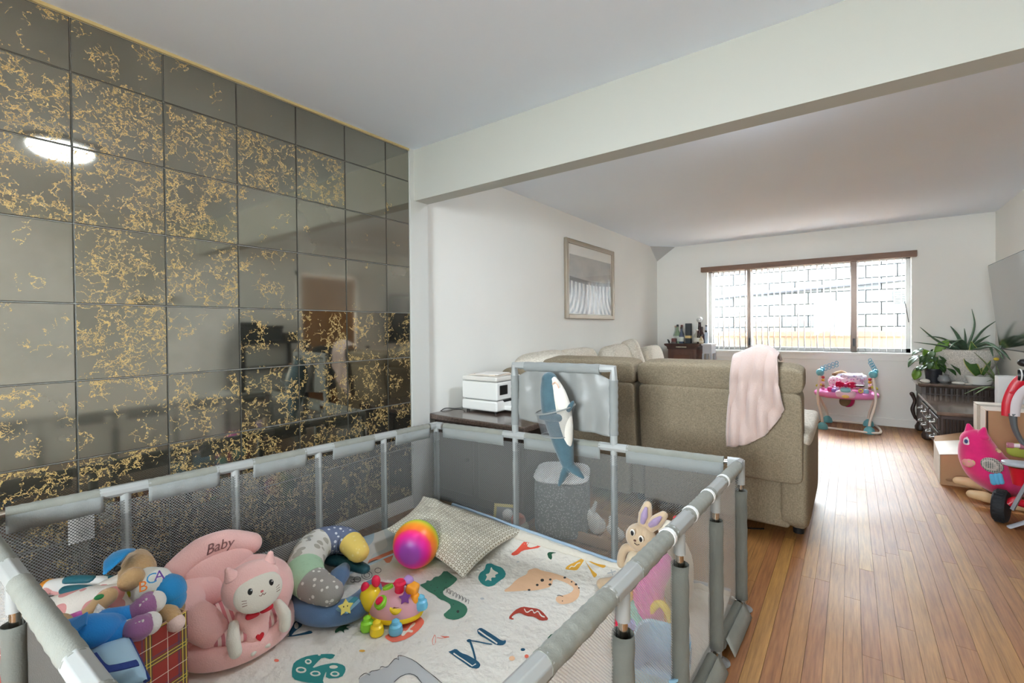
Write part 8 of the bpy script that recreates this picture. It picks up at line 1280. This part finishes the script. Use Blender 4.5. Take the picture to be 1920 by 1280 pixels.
for k, (dx, dy, m, h) in enumerate(((-0.05, 0.04, REDP, 0.19), (0.02, 0.07, ORP, 0.18), (0.07, 0.0, YELP, 0.17))):
    P = [(ta.x + dx - 0.055 + 0.11 * (0.5 - 0.5 * math.cos(PI * i / 12)), ta.y + dy + 0.02 * math.sin(PI * i / 12), 0.047 + h * math.sin(PI * i / 12) + 0.012) for i in range(13)]
    q = MB(); q.tube(P, 0.013, 10); q.build('arch', m, t)
for dx, dy, dz, m in ((-0.02, 0.0, 0.08, mat('periwinkle_plastic', (130, 140, 210), 0.3)), (0.0, -0.03, 0.05, REDP), (0.03, 0.03, 0.10, ORP), (-0.06, 0.02, 0.17, YELP)): q = MB(); q.sq((ta.x + dx, ta.y + dy, 0.05 + dz), (0.026, 0.022, 0.028), 0.8, 0.8); q.build('bead', m, t)
tb = V((-0.4998, 1.4657, 0.1000)) + V(0, 0.10, 0)
t = thing('blue_tub', 'pale blue plastic tub with scalloped relief inside the right net panel', 'tub', (tb.x, tb.y, 0.045)); TBM = mat('baby_blue_plastic', (150, 200, 228), 0.35)
q = MB(TR((tb.x, tb.y - 0.10, 0.045), math.radians(8))); 
rings = []
for z, s, in ((0.0, 0.86), (0.004, 0.90), (0.125, 1.0), (0.135, 1.06), (0.142, 1.06), (0.138, 0.98), (0.012, 0.84)):
    rings.append([V(0.085 * s * math.copysign(abs(math.cos(a)) ** 0.5, math.cos(a)), 0.130 * s * math.copysign(abs(math.sin(a)) ** 0.5, math.sin(a)), z) for a in [2 * PI * k / 40 for k in range(40)]])
q.loft(rings); tub = q.build('tub_body', TBM, t)
for r in range(2):
    for k in range(5):
        q = MB(TR((tb.x, tb.y - 0.10, 0.045), math.radians(8))); y = -0.105 + 0.05 * k + 0.012 * r; P = [(0.084 - 0.012 * (1 - (0.085 - 0.04 * r) / 0.13) + 0.003, y + 0.022 * math.cos(a), 0.095 - 0.045 * r + 0.024 * math.sin(a)) for a in [PI + PI * i / 8 for i in range(9)]]; q.tube(P, 0.0025, 5); q.build('scallop_relief', TBM, tub)

# toys on the floor behind the playpen, seen through the back net
t = thing('lidded_toy_bin', 'speckled grey toy bin with a white rounded lid behind the back net', 'bin', (-1.42, 2.45, 0))
lidp = []; ctr = V(-1.412, 2.425, 0)
q = MB(TR((ctr.x, ctr.y, 0), math.radians(25))); q.sq((0, 0, 0.165), (0.165, 0.19, 0.160), 0.2, 0.7, None, 40, 16); q.build('bin_body', spot_mat('speckled_felt', (118, 120, 119), (176, 176, 172), 90, 0.38, 90), t)
q = MB(TR((ctr.x, ctr.y, 0.342), math.radians(25), 0.0, 0.0)); q.sq((0, 0, 0), (0.165, 0.205, 0.012), 0.5, 0.55, None, 48, 10); q.build('lid', WHITE, t)
t = thing('wooden_tray', 'low wooden toy tray on the floor behind the back net', 'tray', (-1.16, 2.55, 0)); TW = mat('toy_tray_wood', (176, 136, 98), 0.6)
q = MB(TR((-1.16, 2.50, 0), 0.0)); q.box((0, 0, 0.008), (0.34, 0.36, 0.012)); q.build('tray_base', TW, t, smooth=False)
for c, d in (((-0.17, 0, 0.035), (0.012, 0.36, 0.055)), ((0.17, 0, 0.035), (0.012, 0.36, 0.055)), ((0, -0.18, 0.035), (0.352, 0.012, 0.055)), ((0, 0.18, 0.035), (0.352, 0.012, 0.055))): q = MB(TR((-1.16, 2.50, 0))); q.box(c, d); q.build('tray_side', TW, t, smooth=False)
for (cx, cy, s, l) in ((-1.20, 2.44, 1.0, 'larger white toy rabbit in the wooden tray behind the net'), (-1.06, 2.42, 0.72, 'smaller white toy rabbit at the right of the wooden tray')):
    t = thing('toy_rabbit', l, 'plush toy', (cx, cy, 0.015), 'white rabbits in the wooden tray'); WR = cloth('white_rabbit_%d' % len(bpy.data.materials), (226, 222, 214))
    q = MB(); q.sausage([(cx, cy + 0.02, 0.06 * s), (cx - 0.02 * s, cy, 0.10 * s)], [0.050 * s, 0.042 * s], 18, 1, 6); q.build('body', WR, t); q = MB(); q.ell((cx - 0.035 * s, cy - 0.02, 0.125 * s), (0.036 * s, 0.034 * s, 0.032 * s)); hd = q.build('head', WR, t)
    for k in (-1, 1): q = MB(); q.sausage([(cx - 0.03 * s + k * 0.018 * s, cy - 0.01, 0.15 * s), (cx - 0.028 * s + k * 0.03 * s, cy, 0.20 * s)], [0.014 * s, 0.009 * s], 12, 1, 4); q.build('ear', WR, hd)
t = thing('orange_cone', 'small orange felt cone lying on the floor left of the toy bin lid', 'toy', (-1.53, 2.20, 0)); q = MB(); q.lathe([(0.045, 0.0), (0.042, 0.008), (0.006, 0.085)], (-1.56, 2.17, 0.10), 18, (0.5, 0.9, 0)); q.build('cone', cloth('orange_felt', (200, 104, 70)), t); q = MB(); q.sq((-1.56, 2.17, 0.05), (0.06, 0.035, 0.05), 0.5, 0.5); q.build('base_block', cloth('sand_felt', (190, 176, 150)), t)
t = thing('picture_book', 'yellow edged board book propped on the floor behind the back net', 'book', (-1.72, 2.24, 0)); q = MB(TR((-1.70, 2.22, 0.0), 0.4, -0.35)); q.box((0, 0, 0.07), (0.15, 0.012, 0.14)); q.build('cover', mat('book_yellow', (206, 188, 110), 0.6), t, smooth=False); q = MB(TR((-1.70, 2.22, 0.0), 0.4, -0.35)); q.box((0, -0.007, 0.07), (0.115, 0.004, 0.105)); q.build('page_art', mat('book_grey_art', (140, 140, 138), 0.7), t, smooth=False)
t = thing('plush_duck', 'small white and grey soft toy on the floor in front of the toy bin', 'plush toy', (-1.62, 2.165, 0)); q = MB(); q.ell((-1.64, 2.165, 0.05), (0.05, 0.04, 0.045)); q.build('body', cloth('grey_soft', (200, 198, 192)), t); q = MB(); q.ell((-1.635, 2.165, 0.12), (0.032, 0.03, 0.032)); q.build('head', cloth('white_soft', (222, 220, 214)), t)
